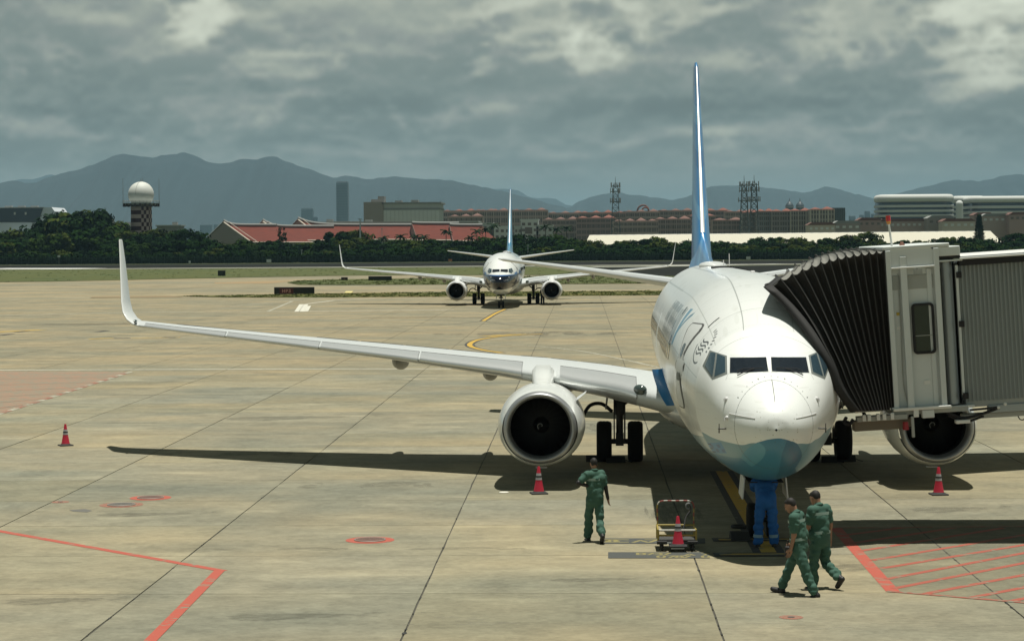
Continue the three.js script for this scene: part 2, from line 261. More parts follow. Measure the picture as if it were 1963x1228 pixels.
  verge('grass_strip', gp([[335, 567.6], [480, 565.2], [600, 563.2], [700, 561.5], [900, 559.5], [1300, 557], [2100, 552], [2100, 559], [1300, 565.2], [900, 568.6], [640, 570], [430, 569.6]]), M.grassDry, 21, 2600, 0.4, 'thin strip of dry grass in front of the taxiway');
  verge('grass_island', gp([[548, 542], [575, 537.5], [640, 535.5], [850, 533], [1100, 528], [1300, 529], [1700, 524], [2100, 520], [2100, 540], [1300, 543], [900, 545], [640, 546], [575, 545.5]]), M.grass, 22, 3000, 0.6, 'green grass island beyond the location sign');
  verge('grass_field', gp([[-300, 518], [300, 516], [800, 513.5], [1090, 511.8], [1120, 520], [1060, 527], [700, 527.5], [520, 530.5], [300, 535], [100, 539.3], [-300, 544]]), M.grass, 23, 500, 0.5, 'long green field along the runway');
  struct('verge', sheet([[-1500, -812], [1500, -812], [1500, -1100], [-1500, -1100]], -0.02, 1 / 90), mat(0.6, 0.66, 0.75, 0.95, 0, { map: grassT }), 'olive verge at the foot of the trees');
  // stains and pale bands of the taxiway (matter with an outline of its own)
  const soil = mat(0.3, 0.21, 0.11, 0.9);
  struct('soil_stain', sheet(ragged(gp([[1250 / 1963 * 640, 541], [560, 537.5], [548, 540], [505, 543], [410, 543]]), 31, 1.5), -0.012), soil, 'brown soil washed onto the taxiway');
  struct('soil_stain', sheet(ragged(gp([[180, 568], [330, 566.4], [350, 569.5], [180, 570.6]]), 32, 1), 0.004), mat(0.24, 0.18, 0.1, 0.9), 'brown soil trail at the end of the grass strip');

  // ---- painted markings
  const paint = (r, g, b, wear, seed, base = [0.21, 0.195, 0.14]) => { const t = noiseTex(256, (u, v) => { const n = tn(u * 18, v * 44, 18, 44, seed) * 0.5 + tn(u * 70, v * 120, 70, 120, seed + 1) * 0.5, k = sstep(1 - wear - 0.08, 1 - wear + 0.12, n); return [lerp(r, base[0], k), lerp(g, base[1], k), lerp(b, base[2], k)]; }); return mat(1, 1, 1, 0.75, 0, { map: t }); };
  M.red = paint(0.4, 0.085, 0.055, 0.26, 41); M.redWorn = paint(0.3, 0.09, 0.058, 0.46, 42); M.redHatch = paint(0.34, 0.085, 0.055, 0.3, 49); M.white = paint(0.6, 0.585, 0.5, 0.22, 43); M.whiteWorn = paint(0.42, 0.4, 0.315, 0.5, 44);
  M.yellow = paint(0.47, 0.31, 0.06, 0.4, 45); M.black = paint(0.045, 0.045, 0.045, 0.25, 46, [0.12, 0.12, 0.11]); M.yellowStrong = paint(0.5, 0.32, 0.045, 0.24, 47);
  const K = 1 / 6, Y1 = 0.004, Y2 = 0.008;
  const mark = (name, geo, m, label) => struct(name, geo, m, label);
  // red L at the lower left
  { const c = G(421, 1093), a = G(-40, 1011), dir = a.clone().sub(c).normalize(), b = G(270, 1246), d2 = b.clone().sub(c).normalize(), w1 = 0.19, w2 = 0.2;
    mark('red_stand_line', band([a, c.clone().add(dir.clone().multiplyScalar(-0.12))], w1, Y1, K), M.red, 'red line running in from the left edge');
    mark('red_stand_line', band([c.clone().add(d2.clone().multiplyScalar(0.06)), b], w2, Y2, K), M.red, 'red line running down from the corner'); }
  // hatched zone on the right
  { const A = G(1603, 1012), B = G(1712, 1133), Cc = G(2000, 1158), D = G(2150, 1008);
    mark('red_hatch_border', band([A, B], 0.24, Y1, K), M.red, 'thick red side line of the hatched zone');
    mark('red_hatch_border', band([B.clone().add(V(-0.1, 0, 0)), Cc], 0.14, Y2, K), M.redWorn, 'near side line of the hatched zone');
    mark('red_hatch_border', band([A, D], 0.1, Y2, K), M.redWorn, 'far side line of the hatched zone');
    mark('hatched_zone', sheet([A, B, Cc, D], 0.0024, 1 / 34), mat(0.74, 0.76, 0.76, 0.9, 0, { specularIntensity: 0.5, map: near }), 'duller concrete inside the red hatched zone');
    for (let c = -4; c < 8; c++) { const x = X0 + c * SW, Q = [A, B, Cc, D], zs = []; Q.forEach((p, i) => { const q = Q[(i + 1) % 4]; if ((p.x - x) * (q.x - x) < 0) zs.push(lerp(p.z, q.z, (x - p.x) / (q.x - p.x))); }); if (zs.length === 2) mark('joint_line', band([[x, zs[0]], [x, zs[1]]], 0.03, 0.003), M.seal, 'lengthwise joint across the hatched zone'); }
    const lines = [[[1618, 1026], [1735, 1011]], [[1630, 1042], [1830, 1012]], [[1650, 1056], [1925, 1012]], [[1672, 1074], [1985, 1022]], [[1688, 1090], [1990, 1040]], [[1700, 1110], [1990, 1055]], [[1714, 1128], [1990, 1074]], [[1770, 1139], [1990, 1097]], [[1855, 1147], [1990, 1121]], [[1935, 1153], [1990, 1142]]];
    const hatch = struct('red_hatching', null, null, 'slanting red lines of the hatched zone'); for (const [p, q] of lines) part(hatch, 'hatch_line', band([G(...p), G(...q)], 0.15, Y1 + 0.002, K), M.redHatch);
  }
  mark('white_apron_line', band([G(-60, 709.4), G(600, 706.8), G(1275, 706.2)], 0.26, Y1, K), M.white, 'white line across the apron behind the left wing');
  mark('white_apron_line', band(dense([G(905, 660.5), G(1000, 662), G(1100, 671), G(1200, 690), G(1262, 704)]), 0.22, Y2, K), M.whiteWorn, 'thin pale curve beside the yellow curve');
  mark('white_apron_line', band([G(-40, 605), G(300, 598), G(640, 596.6), G(860, 594)], 0.8, Y1, K), M.whiteWorn, 'faint pale band across the taxiway');
  for (const [p, q, w] of [[[569, 597], [578, 583], 0.5], [[577, 597], [586, 583], 0.5], [[586, 596.5], [592, 586], 0.42]]) mark('white_holding_bar', band([G(...p), G(...q)], w, Y1 + 0.002, K), M.white, 'short white bar by the taxiway sign');
  mark('white_apron_line', band([G(586, 582.5), G(640, 575.5), G(720, 571.2)], 0.3, Y2, K), M.white, 'white line bending off the short bars');
  mark('white_apron_line', band([G(440, 587), G(560, 576), G(620, 570.8)], 0.3, Y2, K), M.whiteWorn, 'pale oblique line');
  mark('white_apron_line', band([G(513, 597), G(560, 577)], 0.35, Y2 + 0.002, K), M.whiteWorn, 'second pale oblique line');
  mark('white_apron_line', band([G(585, 596.4), G(870, 593.4)], 0.35, Y2 + 0.004, K), M.white, 'white line towards the far airliner');
  mark('white_apron_line', band([G(160, 650), G(260, 647), G(560, 646)], 0.5, Y1, K), M.whiteWorn, 'worn pale line near the left wing tip');
  for (const [p, q, w, m] of [[[-20, 637], [78, 632], 1.3, M.yellow], [[168, 649.5], [215, 648], 0.9, M.yellow], [[230, 648.3], [345, 646.5], 0.5, M.yellow]]) mark('yellow_worn_line', band([G(...p), G(...q)], w, Y2, K), m, 'worn yellow paint near the left edge');
  for (const [p, q] of [[[0, 642.5], [22, 640]], [[186, 636], [205, 633.5]], [[30, 636.5], [52, 634.3]], [[218, 648.5], [250, 648]], [[312, 646.5], [338, 646.8]]]) mark('dark_paint_patch', band([G(...p), G(...q)], 0.55, Y2 + 0.004, K), M.black, 'dark patch of paint on the taxiway');
  const bordered = (pts, w, y) => { const P = dense(pts.map(p => G(...p))); mark('lead_in_border', band(P, w * 1.9, Y1 + y, K), M.black, 'black border of a yellow lead line'); mark('lead_in_line', band(P, w, Y1 + 0.004 + y, K), M.yellowStrong, 'yellow lead line'); };
  bordered([[968, 592.5], [950, 600.5], [926, 615]], 0.32, 0);
  bordered([[1040, 639.8], [975, 643.2], [925, 649.5], [903, 657], [903, 664], [930, 671.5], [962, 676]], 0.32, 0);
  mark('lead_in_line', band([G(930, 644.5), G(975, 641.5), G(1010, 641)], 1.1, Y2 + 0.006, K), M.yellow, 'worn yellow patch by the curve');
  for (const pts of [[[926, 615], [860, 622], [760, 626], [620, 628]], [[930, 616.5], [1000, 624], [1100, 629], [1260, 630.5]]]) mark('tar_line', band(dense(pts.map(p => G(...p))), 0.13, Y1, K), M.black, 'thin dark arc on the concrete');
  mark('tar_line', band([G(600, 636), G(1262, 636.5)], 0.14, Y1 - 0.001, K), M.black, 'thin dark cross line on the concrete');
  // lead-in under the parked airliner
  { const a = G(1383, 903), b = G(1475, 1060); mark('lead_in_border', band([a, b], 0.62, Y1, K), M.black, 'black border of the stand lead-in line'); mark('lead_in_line', band([a, b], 0.3, Y2, K), M.yellowStrong, 'yellow stand lead-in line under the nose'); }
  for (const [y0, x0, x1] of [[1035, 1366, 1520], [1063.5, 1368, 1522]]) { mark('stop_bar_border', band([G(x0, y0), G(x1, y0 - 0.8)], 0.5, Y2 + 0.003, K), M.black, 'black border of a yellow stop bar'); mark('stop_bar', band([G(x0 + 12, y0), G(x1 - 4, y0 - 0.8)], 0.2, Y2 + 0.007, K), M.yellow, 'yellow stop bar under the nose'); }
  { const r = rng(8); const strip = (y0, y1, xa, xb, rows, label) => {
      const p0 = G(xa, y1), p1 = G(xb, y1), p2 = G(xb, y0), p3 = G(xa, y0), len = p0.distanceTo(p1), dep = Math.abs(p0.z - p3.z);
      const tex = canvasTex(1024, Math.max(64, Math.round(1024 * dep / len)), (x, w, h) => {
        x.fillStyle = '#474a48'; x.fillRect(0, 0, w, h);
        for (let i = 0; i < 900; i++) { const v = 60 + r() * 45; x.fillStyle = `rgba(${v},${v},${v * 0.94},0.35)`; x.fillRect(r() * w, r() * h, 3 + r() * 22, 1 + r() * 3); }
        x.fillStyle = '#857c50'; x.textAlign = 'center'; x.textBaseline = 'middle';
        for (const [t, u, v, s] of rows) { x.save(); x.translate(u * w, v * h); x.font = `bold ${Math.round(s * h)}px sans-serif`; x.fillText(t, 0, 0); x.restore(); }
        x.fillStyle = 'rgba(70,74,72,0.75)'; for (let i = 0; i < 260; i++) x.fillRect(r() * w, r() * h, 2 + r() * 10, 1 + r() * 5);
      }, { anisotropy: 8 });
      const g = new THREE.BufferGeometry(); g.setAttribute('position', new THREE.Float32BufferAttribute([p0.x, Y2, p0.z, p1.x, Y2, p1.z, p2.x, Y2, p2.z, p3.x, Y2, p3.z], 3)); g.setAttribute('uv', new THREE.Float32BufferAttribute([0, 0, 1, 0, 1, 1, 0, 1], 2)); g.setIndex([0, 1, 2, 0, 2, 3]); g.computeVertexNormals();
      mark('aircraft_type_marking', g, mat(1, 1, 1, 0.8, 0, { map: tex }), label);
    };
    strip(1032, 1042, 1152, 1352, [['8', 0.03, 0.5, 0.8], ['8', 0.11, 0.5, 0.8], ['C', 0.19, 0.5, 0.8], ['^', 0.38, 0.72, 1.0], ['7', 0.49, 0.5, 0.8], ['1', 0.57, 0.5, 0.8]], 'far dark strip with worn yellow figures');
    strip(1058.5, 1070, 1166, 1361, [['B', 0.32, 0.3, 0.5], ['7', 0.41, 0.3, 0.5], ['3', 0.49, 0.3, 0.5], ['7', 0.57, 0.3, 0.5], ['^', 0.8, 0.5, 0.6], ['7', 0.96, 0.3, 0.5], ['0', 0.52, 0.76, 0.5], ['7', 0.62, 0.76, 0.5], ['8', 0.7, 0.76, 0.5], ['7', 0.77, 0.76, 0.5], ['0', 0.96, 0.76, 0.5]], 'near dark strip with worn yellow figures'); }
  // brick-red zone at the left edge with its dashed border
  { const a = G(250, 712.5), b = G(-60, 711), c = G(-60, 812); const red = paint(0.3, 0.18, 0.12, 0.5, 48);
    mark('red_apron_zone', sheet([a, b, c], Y1 - 0.001, K), red, 'faded red area at the left edge');
    const n = 26, db = struct('dashed_border', null, null, 'red and white dashed border of the faded red area'); for (let i = 0; i < n; i++) { const p = a.clone().lerp(c, i / n), q = a.clone().lerp(c, (i + 1) / n); part(db, 'dash', band([p, q], 0.24, Y2, K), i % 2 ? M.redWorn : M.whiteWorn); }
    for (let i = 1; i < 7; i++) mark('tar_line', band([G(-40, 715 + i * 12), G(250 - i * 30, 713 + i * 10)], 0.05, Y2 + 0.003, K), M.redWorn, 'thin line across the faded red area'); }
  // round fuel pits and covers
  const disc = (px, py, rx, m, name, label, y = Y1) => { const c = G(px, py), r = rx / FOCAL * -c.z; return [c, r, mark(name, xf(new THREE.CircleGeometry(r, 40), { r: [-Math.PI / 2, 0, 0], p: [c.x, y, c.z] }), m, label)]; };
  const coverT = canvasTex(256, 256, (x) => { x.fillStyle = '#77736c'; x.fillRect(0, 0, 256, 256); x.strokeStyle = '#3d3b38'; x.lineWidth = 5; for (let r = 20; r < 128; r += 22) { x.beginPath(); x.arc(128, 128, r, 0, 7); x.stroke(); } x.lineWidth = 3; for (let k = 0; k < 24; k++) { const a = k * Math.PI / 12; x.beginPath(); x.moveTo(128 + 20 * Math.cos(a), 128 + 20 * Math.sin(a)); x.lineTo(128 + 126 * Math.cos(a), 128 + 126 * Math.sin(a)); x.stroke(); } });
  const coverM = [mat(1, 1, 1, 0.6, 0.3, { map: coverT }), mat(1, 0.62, 0.55, 0.7, 0.1, { map: coverT })];
  for (const [px, py, rx, red, cm, label] of [[288, 954, 40, M.red, 1, 'round cover inside a bright red ring, the farther of the pair at left'], [232, 967.5, 42, M.redWorn, 0, 'grey round cover inside a dull red ring, beside the bright ring'], [709, 1035, 47, M.red, 1, 'pinkish round cover inside a red ring, between the cones and the red corner']]) {
    const [c, r] = disc(px, py, rx, red, 'red_ring_marking', 'red painted disc');
    const t = thing('manhole_cover', label, 'manhole cover', [c.x, 0.004, c.z], 0.3);
    part(t, 'lid', xf(new THREE.CylinderGeometry(r * 0.56, r * 0.58, 0.02, 36), { p: [0, 0.012, 0] }), coverM[cm]);
    part(t, 'rim', xf(new THREE.TorusGeometry(r * 0.62, r * 0.035, 6, 40), { r: [Math.PI / 2, 0, 0], p: [0, 0.006, 0] }), mat(0.3, 0.26, 0.23, 0.6, 0.3));
  }
  for (const [px, py, rx, label] of [[115, 962, 17, 'small red disc left of the ringed covers'], [1517, 1183, 23, 'small faint red disc at the lower right']]) { const [c, r] = disc(px, py, rx, M.redWorn, 'red_disc_marking', label); mark('tie_down_cup', xf(new THREE.CircleGeometry(r * 0.3, 20), { r: [-Math.PI / 2, 0, 0], p: [c.x, Y2 + 0.003, c.z] }), mat(0.12, 0.1, 0.09, 0.8), 'dark cup in a red disc'); }
  { const [c, r] = disc(966, 943, 9, mat(0.8, 0.78, 0.7, 0.6), 'pale_disc_marking', 'small pale disc in front of the left engine'); }
  mark('oil_stain', sheet(ragged(gp([[132, 977], [160, 975], [180, 979], [165, 982], [140, 980]]), 61, 0.12), Y1), mat(0.13, 0.125, 0.11, 0.7), 'dark oil stain beside the ringed covers');
  // stains with a grain and an outline of their own: old spills, tyre scuffs, tar drips along the joints
  const stainTex = (seed, thr, sx, sy) => { const n = 256, d = new Uint8Array(n * n * 4); for (let j = 0; j < n; j++) for (let i = 0; i < n; i++) { const u = i / n, v = j / n, q = Math.hypot(u - 0.5, v - 0.5) * 2, t = fbm3(u * sx, v * sy, seed, 5, 0.6), g = hash3(i, j, seed); const a = sstep(thr, thr + 0.09, t - q * q * 0.3) * (0.35 + 0.65 * sstep(0.25, 0.7, fbm3(u * sx * 5, v * sy * 5, seed + 3, 3) * 0.7 + g * 0.3)); const k = 4 * (j * n + i); d[k] = d[k + 1] = d[k + 2] = Math.round(255 * clamp(a)); d[k + 3] = 255; } const t = new THREE.DataTexture(d, n, n); t.magFilter = THREE.LinearFilter; t.needsUpdate = true; return t; };
  const stainM = [stainTex(1, 0.4, 4, 4), stainTex(2, 0.42, 9, 3), stainTex(3, 0.44, 5, 8), stainTex(4, 0.4, 14, 2)].map((t, i) => new THREE.MeshStandardMaterial({ color: C(...[[0.1, 0.098, 0.075], [0.12, 0.115, 0.085], [0.3, 0.285, 0.215], [0.085, 0.084, 0.07]][i]), roughness: 0.85, transparent: true, alphaMap: t, opacity: [0.3, 0.27, 0.3, 0.32][i] }));
  [[1870, 975, 3.4, 2.2, 0, 'dark damp stain right of the cone under the bridge'], [800, 1052, 6.5, 0.7, 1, 'long dark smear in front of the ringed cover'], [540, 1052, 4, 0.6, 1, 'faint dark smear left of the ringed cover'], [160, 1150, 3, 1.6, 0, 'grey stain inside the red corner'], [620, 1180, 3.6, 1.5, 0, 'grey stain by the red line'], [1000, 1140, 3.4, 1.2, 2, 'pale scoured patch on the near slabs'], [880, 1190, 2.6, 1.4, 2, 'pale scoured patch left of the near joint'], [330, 985, 4, 1.6, 0, 'grey stain beside the ringed covers'], [700, 930, 5, 2.4, 1, 'dull smear near the wing shadow'], [1190, 1110, 3, 1, 0, 'grey stain in front of the trolley'], [1500, 1200, 3.2, 1, 2, 'pale patch at the lower right'], [1780, 1195, 3.6, 1, 2, 'pale patch under the hatched zone'], [430, 870, 6, 3, 1, 'dull smear before the wing shadow'], [620, 800, 8, 4, 0, 'grey patch behind the wing shadow'], [250, 760, 10, 5, 2, 'pale patch near the red area'], [1700, 1085, 3, 2, 0, 'grey stain in the hatched zone'], [1120, 820, 4, 3, 3, 'tyre scuffs by the left main gear'], [1290, 985, 1.6, 5, 3, 'tyre scuffs beside the lead-in line'], [1000, 640, 16, 8, 3, 'tyre scuffs on the taxi curve'], [700, 610, 30, 8, 1, 'long dull smear on the taxiway'], [300, 620, 24, 10, 0, 'grey patch on the taxiway'], [560, 690, 14, 5, 2, 'pale scoured patch behind the wing']].forEach(([px, py, w, dd, m, l], i) => { const c = G(px, py); const o = mark('stain', xf(new THREE.PlaneGeometry(w, dd), { r: [-Math.PI / 2, 0, 0], p: [c.x, 0.0016 + 0.00002 * i, c.z] }), stainM[m], l); o.castShadow = false; });
  { const r = rng(91), dabs = []; for (let c = -9; c < 9; c++) for (let k = 0; k < 26; k++) { const x = X0 + c * SW, z = -31 - 46 * r() * r(); if (Math.abs(x + Math.tan(YAW) * -z) > 0.25 * -z) continue; const rr = 0.012 + 0.03 * r() * r(), pts = []; for (let q = 0; q < 9; q++) { const a = q / 9 * 6.283, l = rr * (0.6 + 0.8 * r()); pts.push([x + l * Math.cos(a) * 0.9, z + l * Math.sin(a) * 3.2]); } dabs.push(sheet(pts, 0.003)); } const o = mark('joint_tar', mergeGeometries(dabs), mat(0.025, 0.025, 0.022, 0.8), 'tar drips along the lengthwise joints'); o.userData.kind = 'stuff'; }
}
// ---------------------------------------------------------------- twin-jet airliner, nose at the origin, tail towards -z, port side +x
const FU = {
  yT: curve([[0, 2.55], [0.05, 2.74], [0.2, 2.93], [0.5, 3.13], [1, 3.36], [1.55, 3.55], [1.85, 3.73], [2.2, 3.98], [2.7, 4.3], [3.2, 4.58], [4, 4.9], [5, 5.13], [6, 5.27], [7.2, 5.34], [9, 5.36], [27, 5.36], [31, 5.3], [35, 5.16], [38, 4.95]]),
  yB: curve([[0, 2.51], [0.05, 2.3], [0.2, 2.08], [0.5, 1.85], [1, 1.61], [1.6, 1.45], [2.5, 1.32], [3.5, 1.26], [5, 1.23], [23, 1.23], [26, 1.6], [30, 2.35], [34, 3.25], [37, 3.95], [38, 4.25]]),
  w: curve([[0, 0.02], [0.05, 0.27], [0.2, 0.48], [0.5, 0.68], [1, 0.88], [1.6, 1.08], [2.2, 1.26], [3, 1.46], [4, 1.65], [5, 1.77], [6, 1.84], [7.2, 1.88], [25, 1.88], [28, 1.74], [31, 1.42], [34, 0.98], [36.5, 0.52], [38, 0.18]]),
  ym: curve([[0, 2.53], [0.5, 2.55], [1, 2.62], [2, 2.82], [3, 3.0], [4, 3.18], [5.5, 3.36], [7.2, 3.45], [25, 3.45], [31, 3.85], [38, 4.6]]),
  n: a => 2 + 0.55 * Math.exp(-Math.pow((a - 1.9) / 0.8, 2)),
};
function fuRing(a, M = 72) {
  const w = FU.w(a), yT = FU.yT(a), yB = FU.yB(a), ym = Math.min(Math.max(FU.ym(a), yB + 0.01), yT - 0.01), n = FU.n(a), out = [];
  for (let j = 0; j <= M; j++) { const f = j / M * 2 * Math.PI, s = Math.sin(f), c = Math.cos(f), e = c < 0 ? 2 / n : 1; out.push([-w * Math.sign(s) * Math.pow(Math.abs(s), e), ym - (c < 0 ? -(yT - ym) * Math.pow(-c, e) : (ym - yB) * c), -a]); }
  return out;
}
function fuF(x, y, a) { const w = FU.w(a), ym = FU.ym(a), up = y > ym, h = up ? FU.yT(a) - ym : ym - FU.yB(a), n = up ? FU.n(a) : 2; return Math.pow(Math.abs(x) / w, n) + Math.pow(Math.abs(y - ym) / h, n) - 1; }
function fuNormal(x, y, a) { const e = 0.004, gx = fuF(x + e, y, a) - fuF(x - e, y, a), gy = fuF(x, y + e, a) - fuF(x, y - e, a), ga = fuF(x, y, a + e) - fuF(x, y, a - e); return V(gx, gy, -ga).normalize(); }
function onFront(x, y) { let lo = 0.001, hi = 9; for (let i = 0; i < 44; i++) { const m = (lo + hi) / 2; fuF(x, y, m) > 0 ? lo = m : hi = m; } return [x, y, (lo + hi) / 2]; }
function onSide(s) { return (a, y) => { const ym = FU.ym(a), up = y > ym, h = up ? FU.yT(a) - ym : ym - FU.yB(a), n = up ? FU.n(a) : 2; const q = clamp(1 - Math.pow(Math.abs(y - ym) / h, n), 0, 1); return [s * FU.w(a) * Math.pow(q, 1 / n), y, a]; }; }
function onBottom(x, a) { const ym = FU.ym(a), h = ym - FU.yB(a); return [x, ym - h * Math.sqrt(clamp(1 - (x / FU.w(a)) ** 2, 0, 1)), a]; }
// a convex outline in the projector's two coordinates, laid on the skin
function skinPatch(outline, proj, off, depth = 0, rings = 5, per = 6) {
  const pts = []; outline.forEach((p, i) => { const q = outline[(i + 1) % outline.length]; for (let k = 0; k < per; k++) pts.push([lerp(p[0], q[0], k / per), lerp(p[1], q[1], k / per)]); });
  const c = pts.reduce((s, p) => [s[0] + p[0] / pts.length, s[1] + p[1] / pts.length], [0, 0]), pos = [], nor = [], uv = [], idx = [], m = pts.length;
  const put = (u, v, o) => { const [x, y, a] = proj(u, v), N = fuNormal(x, y, a); pos.push(x + N.x * o, y + N.y * o, -a + N.z * o); nor.push(N.x, N.y, N.z); uv.push(u, v); };
  put(c[0], c[1], off);
  for (let r = 1; r <= rings; r++) for (const p of pts) put(lerp(c[0], p[0], r / rings), lerp(c[1], p[1], r / rings), off);
  for (const p of pts) put(p[0], p[1], off - 0.03 - depth);
  for (let i = 0; i < m; i++) { const j = (i + 1) % m; idx.push(0, 1 + i, 1 + j); for (let r = 0; r < rings; r++) { const a = 1 + r * m + i, b = 1 + r * m + j; idx.push(a, a + m, b, b, a + m, b + m); } }
  const at = k => V(pos[3 * k], pos[3 * k + 1], pos[3 * k + 2]), fl = at(idx[1]).sub(at(idx[0])).cross(at(idx[2]).sub(at(idx[0]))).dot(V(nor[0], nor[1], nor[2])) < 0;
  if (fl) for (let i = 0; i < idx.length; i += 3) { const q = idx[i]; idx[i] = idx[i + 1]; idx[i + 1] = q; }
  const g = new THREE.BufferGeometry(); g.setAttribute('position', new THREE.Float32BufferAttribute(pos, 3)); g.setAttribute('normal', new THREE.Float32BufferAttribute(nor, 3)); g.setAttribute('uv', new THREE.Float32BufferAttribute(uv, 2)); g.setIndex(idx); return g;
}
const grow = (o, d) => { const c = o.reduce((s, p) => [s[0] + p[0] / o.length, s[1] + p[1] / o.length], [0, 0]); return o.map(p => { const l = Math.hypot(p[0] - c[0], p[1] - c[1]); return [p[0] + (p[0] - c[0]) / l * d, p[1] + (p[1] - c[1]) / l * d]; }); };
function roundRect(u0, u1, v0, v1, r, k = 4) { const o = []; for (const [cx, cy, s] of [[u1 - r, v1 - r, 0], [u0 + r, v1 - r, 1], [u0 + r, v0 + r, 2], [u1 - r, v0 + r, 3]]) for (let i = 0; i <= k; i++) { const a = (s + i / k) * Math.PI / 2; o.push([cx + r * Math.cos(a), cy + r * Math.sin(a)]); } return o; }
function lineOnSkin(pts, proj, r, off = 0.004) { const P = []; for (let i = 0; i < pts.length - 1; i++) for (let k = 0; k < 8; k++) P.push([lerp(pts[i][0], pts[i + 1][0], k / 8), lerp(pts[i][1], pts[i + 1][1], k / 8)]); P.push(pts[pts.length - 1]); return tube(P.map(p => { const [x, y, a] = proj(...p), N = fuNormal(x, y, a); return [x + N.x * off, y + N.y * off, -a + N.z * off]; }), r, P.length * 2, 5); }

const A1 = 2.75, A2 = 13.2, A3 = 38;
const noseGeo = (() => { const st = []; for (let i = 0; i <= 64; i++) st.push(A1 * Math.pow(i / 64, 1.7)); return loft(st.map(a => fuRing(Math.max(a, 0.0005), 96)), { uv: p => [(p[0] + 1.7) / 3.4, (p[1] - 1.2) / 3.4], capStart: false }); })();
const bodyUV = (a0, a1, M) => (p, i, j) => [(-p[2] - a0) / (a1 - a0), j / M];
const foreGeo = (() => { const st = []; for (let i = 0; i <= 70; i++) st.push(lerp(A1, A2, i / 70)); return loft(st.map(a => fuRing(a, 96)), { uv: bodyUV(A1, A2, 96) }); })();
const rearGeo = (() => { const st = []; for (let i = 0; i <= 36; i++) st.push(lerp(A2, A3, i / 36)); return loft(st.map(a => fuRing(a, 96)), { uv: bodyUV(A2, A3, 96), capEnd: true }); })();
const dull = () => mat(0.02, 0.02, 0.022, 0.85);

const PM = {
  metal: mat(0.7, 0.72, 0.72, 0.32, 0.62), lip: mat(0.4, 0.41, 0.42, 0.42, 0.7), wing: mat(0.58, 0.61, 0.61, 0.38, 0.1), white: new THREE.MeshPhysicalMaterial({ color: C(0.68, 0.7, 0.69), roughness: 0.35, clearcoat: 0.5, clearcoatRoughness: 0.2, side: THREE.DoubleSide }),
  dark: dull(), tyre: mat(0.012, 0.012, 0.012, 0.9), rim: mat(0.25, 0.26, 0.26, 0.5, 0.5), gear: mat(0.09, 0.09, 0.088, 0.6, 0.2), duct: mat(0.025, 0.026, 0.028, 0.6, 0.2), fan: mat(0.008, 0.008, 0.009, 0.6, 0.2),
  glass: new THREE.MeshPhysicalMaterial({ color: C(0.012, 0.017, 0.025), roughness: 0.08, clearcoat: 1, clearcoatRoughness: 0.03, side: THREE.DoubleSide }), sideGlass: new THREE.MeshPhysicalMaterial({ color: C(0.035, 0.065, 0.085), roughness: 0.1, clearcoat: 1, side: THREE.DoubleSide }),
  frame: mat(0.17, 0.19, 0.18, 0.55), softSeam: mat(0.24, 0.25, 0.25, 0.6), seam: mat(0.09, 0.095, 0.095, 0.7), lamp: new THREE.MeshPhysicalMaterial({ color: C(0.06, 0.085, 0.08), roughness: 0.1, clearcoat: 1, side: THREE.DoubleSide }), swirl: mat(0.3, 0.3, 0.29, 0.7),
  fairing: mat(0.36, 0.36, 0.34, 0.5), door: mat(0.66, 0.68, 0.67, 0.35), mast: mat(0.6, 0.6, 0.6, 0.5), exhaust: mat(0.18, 0.16, 0.14, 0.45, 0.8), blackProbe: mat(0.1, 0.1, 0.1, 0.5, 0.5),
};
// ---- wings
function foil(c, t, camber = 0.02, N = 18) { const up = [], lo = []; for (let i = 0; i <= N; i++) { const x = 0.5 * (1 - Math.cos(Math.PI * i / N)), y = 5 * t * (0.2969 * Math.sqrt(x) - 0.126 * x - 0.3516 * x * x + 0.2843 * x ** 3 - 0.1036 * x ** 4), m = camber * 4 * x * (1 - x); up.push([x * c, (m + y) * c]); lo.push([x * c, (m - y) * c]); } return [...up.reverse(), ...lo.slice(1)]; } // TE over the top to LE, back below
const WS = [ // x, leading edge a, chord, y at leading edge, thickness, twist
  [1.2, 12.3, 8.6, 2.06, 0.112, 0.03], [1.9, 12.75, 8.35, 2.16, 0.11, 0.03], [3.2, 13.9, 7.2, 2.38, 0.108, 0.025], [4.83, 15.1, 6.05, 2.6, 0.104, 0.02], [5.9, 15.7, 5.5, 2.72, 0.095, 0.02], [9, 17.45, 4.15, 3.03, 0.084, 0.01], [12.5, 19.4, 2.95, 3.34, 0.08, 0], [15.6, 21.15, 1.95, 3.61, 0.085, -0.01], [16.9, 21.9, 1.6, 3.73, 0.1, -0.015],
];
const WLET = [[17.12, 22.05, 1.52, 3.79, 0.095, 1.32], [17.32, 22.25, 1.42, 3.91, 0.09, 1.0], [17.48, 22.45, 1.3, 4.12, 0.085, 0.68], [17.57, 22.68, 1.16, 4.41, 0.08, 0.42], [17.68, 23.1, 0.94, 4.99, 0.08, 0.24], [17.82, 23.62, 0.68, 5.71, 0.08, 0.2], [17.92, 23.98, 0.46, 6.22, 0.08, 0.2], [17.93, 24.06, 0.34, 6.27, 0.05, 0.2]];
function wingRing(s, [x, le, c, y, t, tw], grow = 0, pick = null) { const f = foil(c, t), out = []; for (const [u, v] of f) { if (pick && u / c > pick) continue; const k = grow ? 1 + grow : 1; out.push([s * x, y + (v - u * tw) * k + (grow ? 0.002 : 0) * Math.sign(v), -(le + u - grow * 0.25)]); } return out; }
function wletRing(s, [x, le, c, y, t, cant]) { return foil(c, t, 0).map(([u, v]) => [s * (x - v * Math.cos(cant)) , y + v * Math.sin(cant), -(le + u)]); }
function wingAt(x) { let i = 0; while (i < WS.length - 2 && x > WS[i + 1][0]) i++; const t = (x - WS[i][0]) / (WS[i + 1][0] - WS[i][0]); return WS[i].map((v, k) => lerp(v, WS[i + 1][k], t)); }
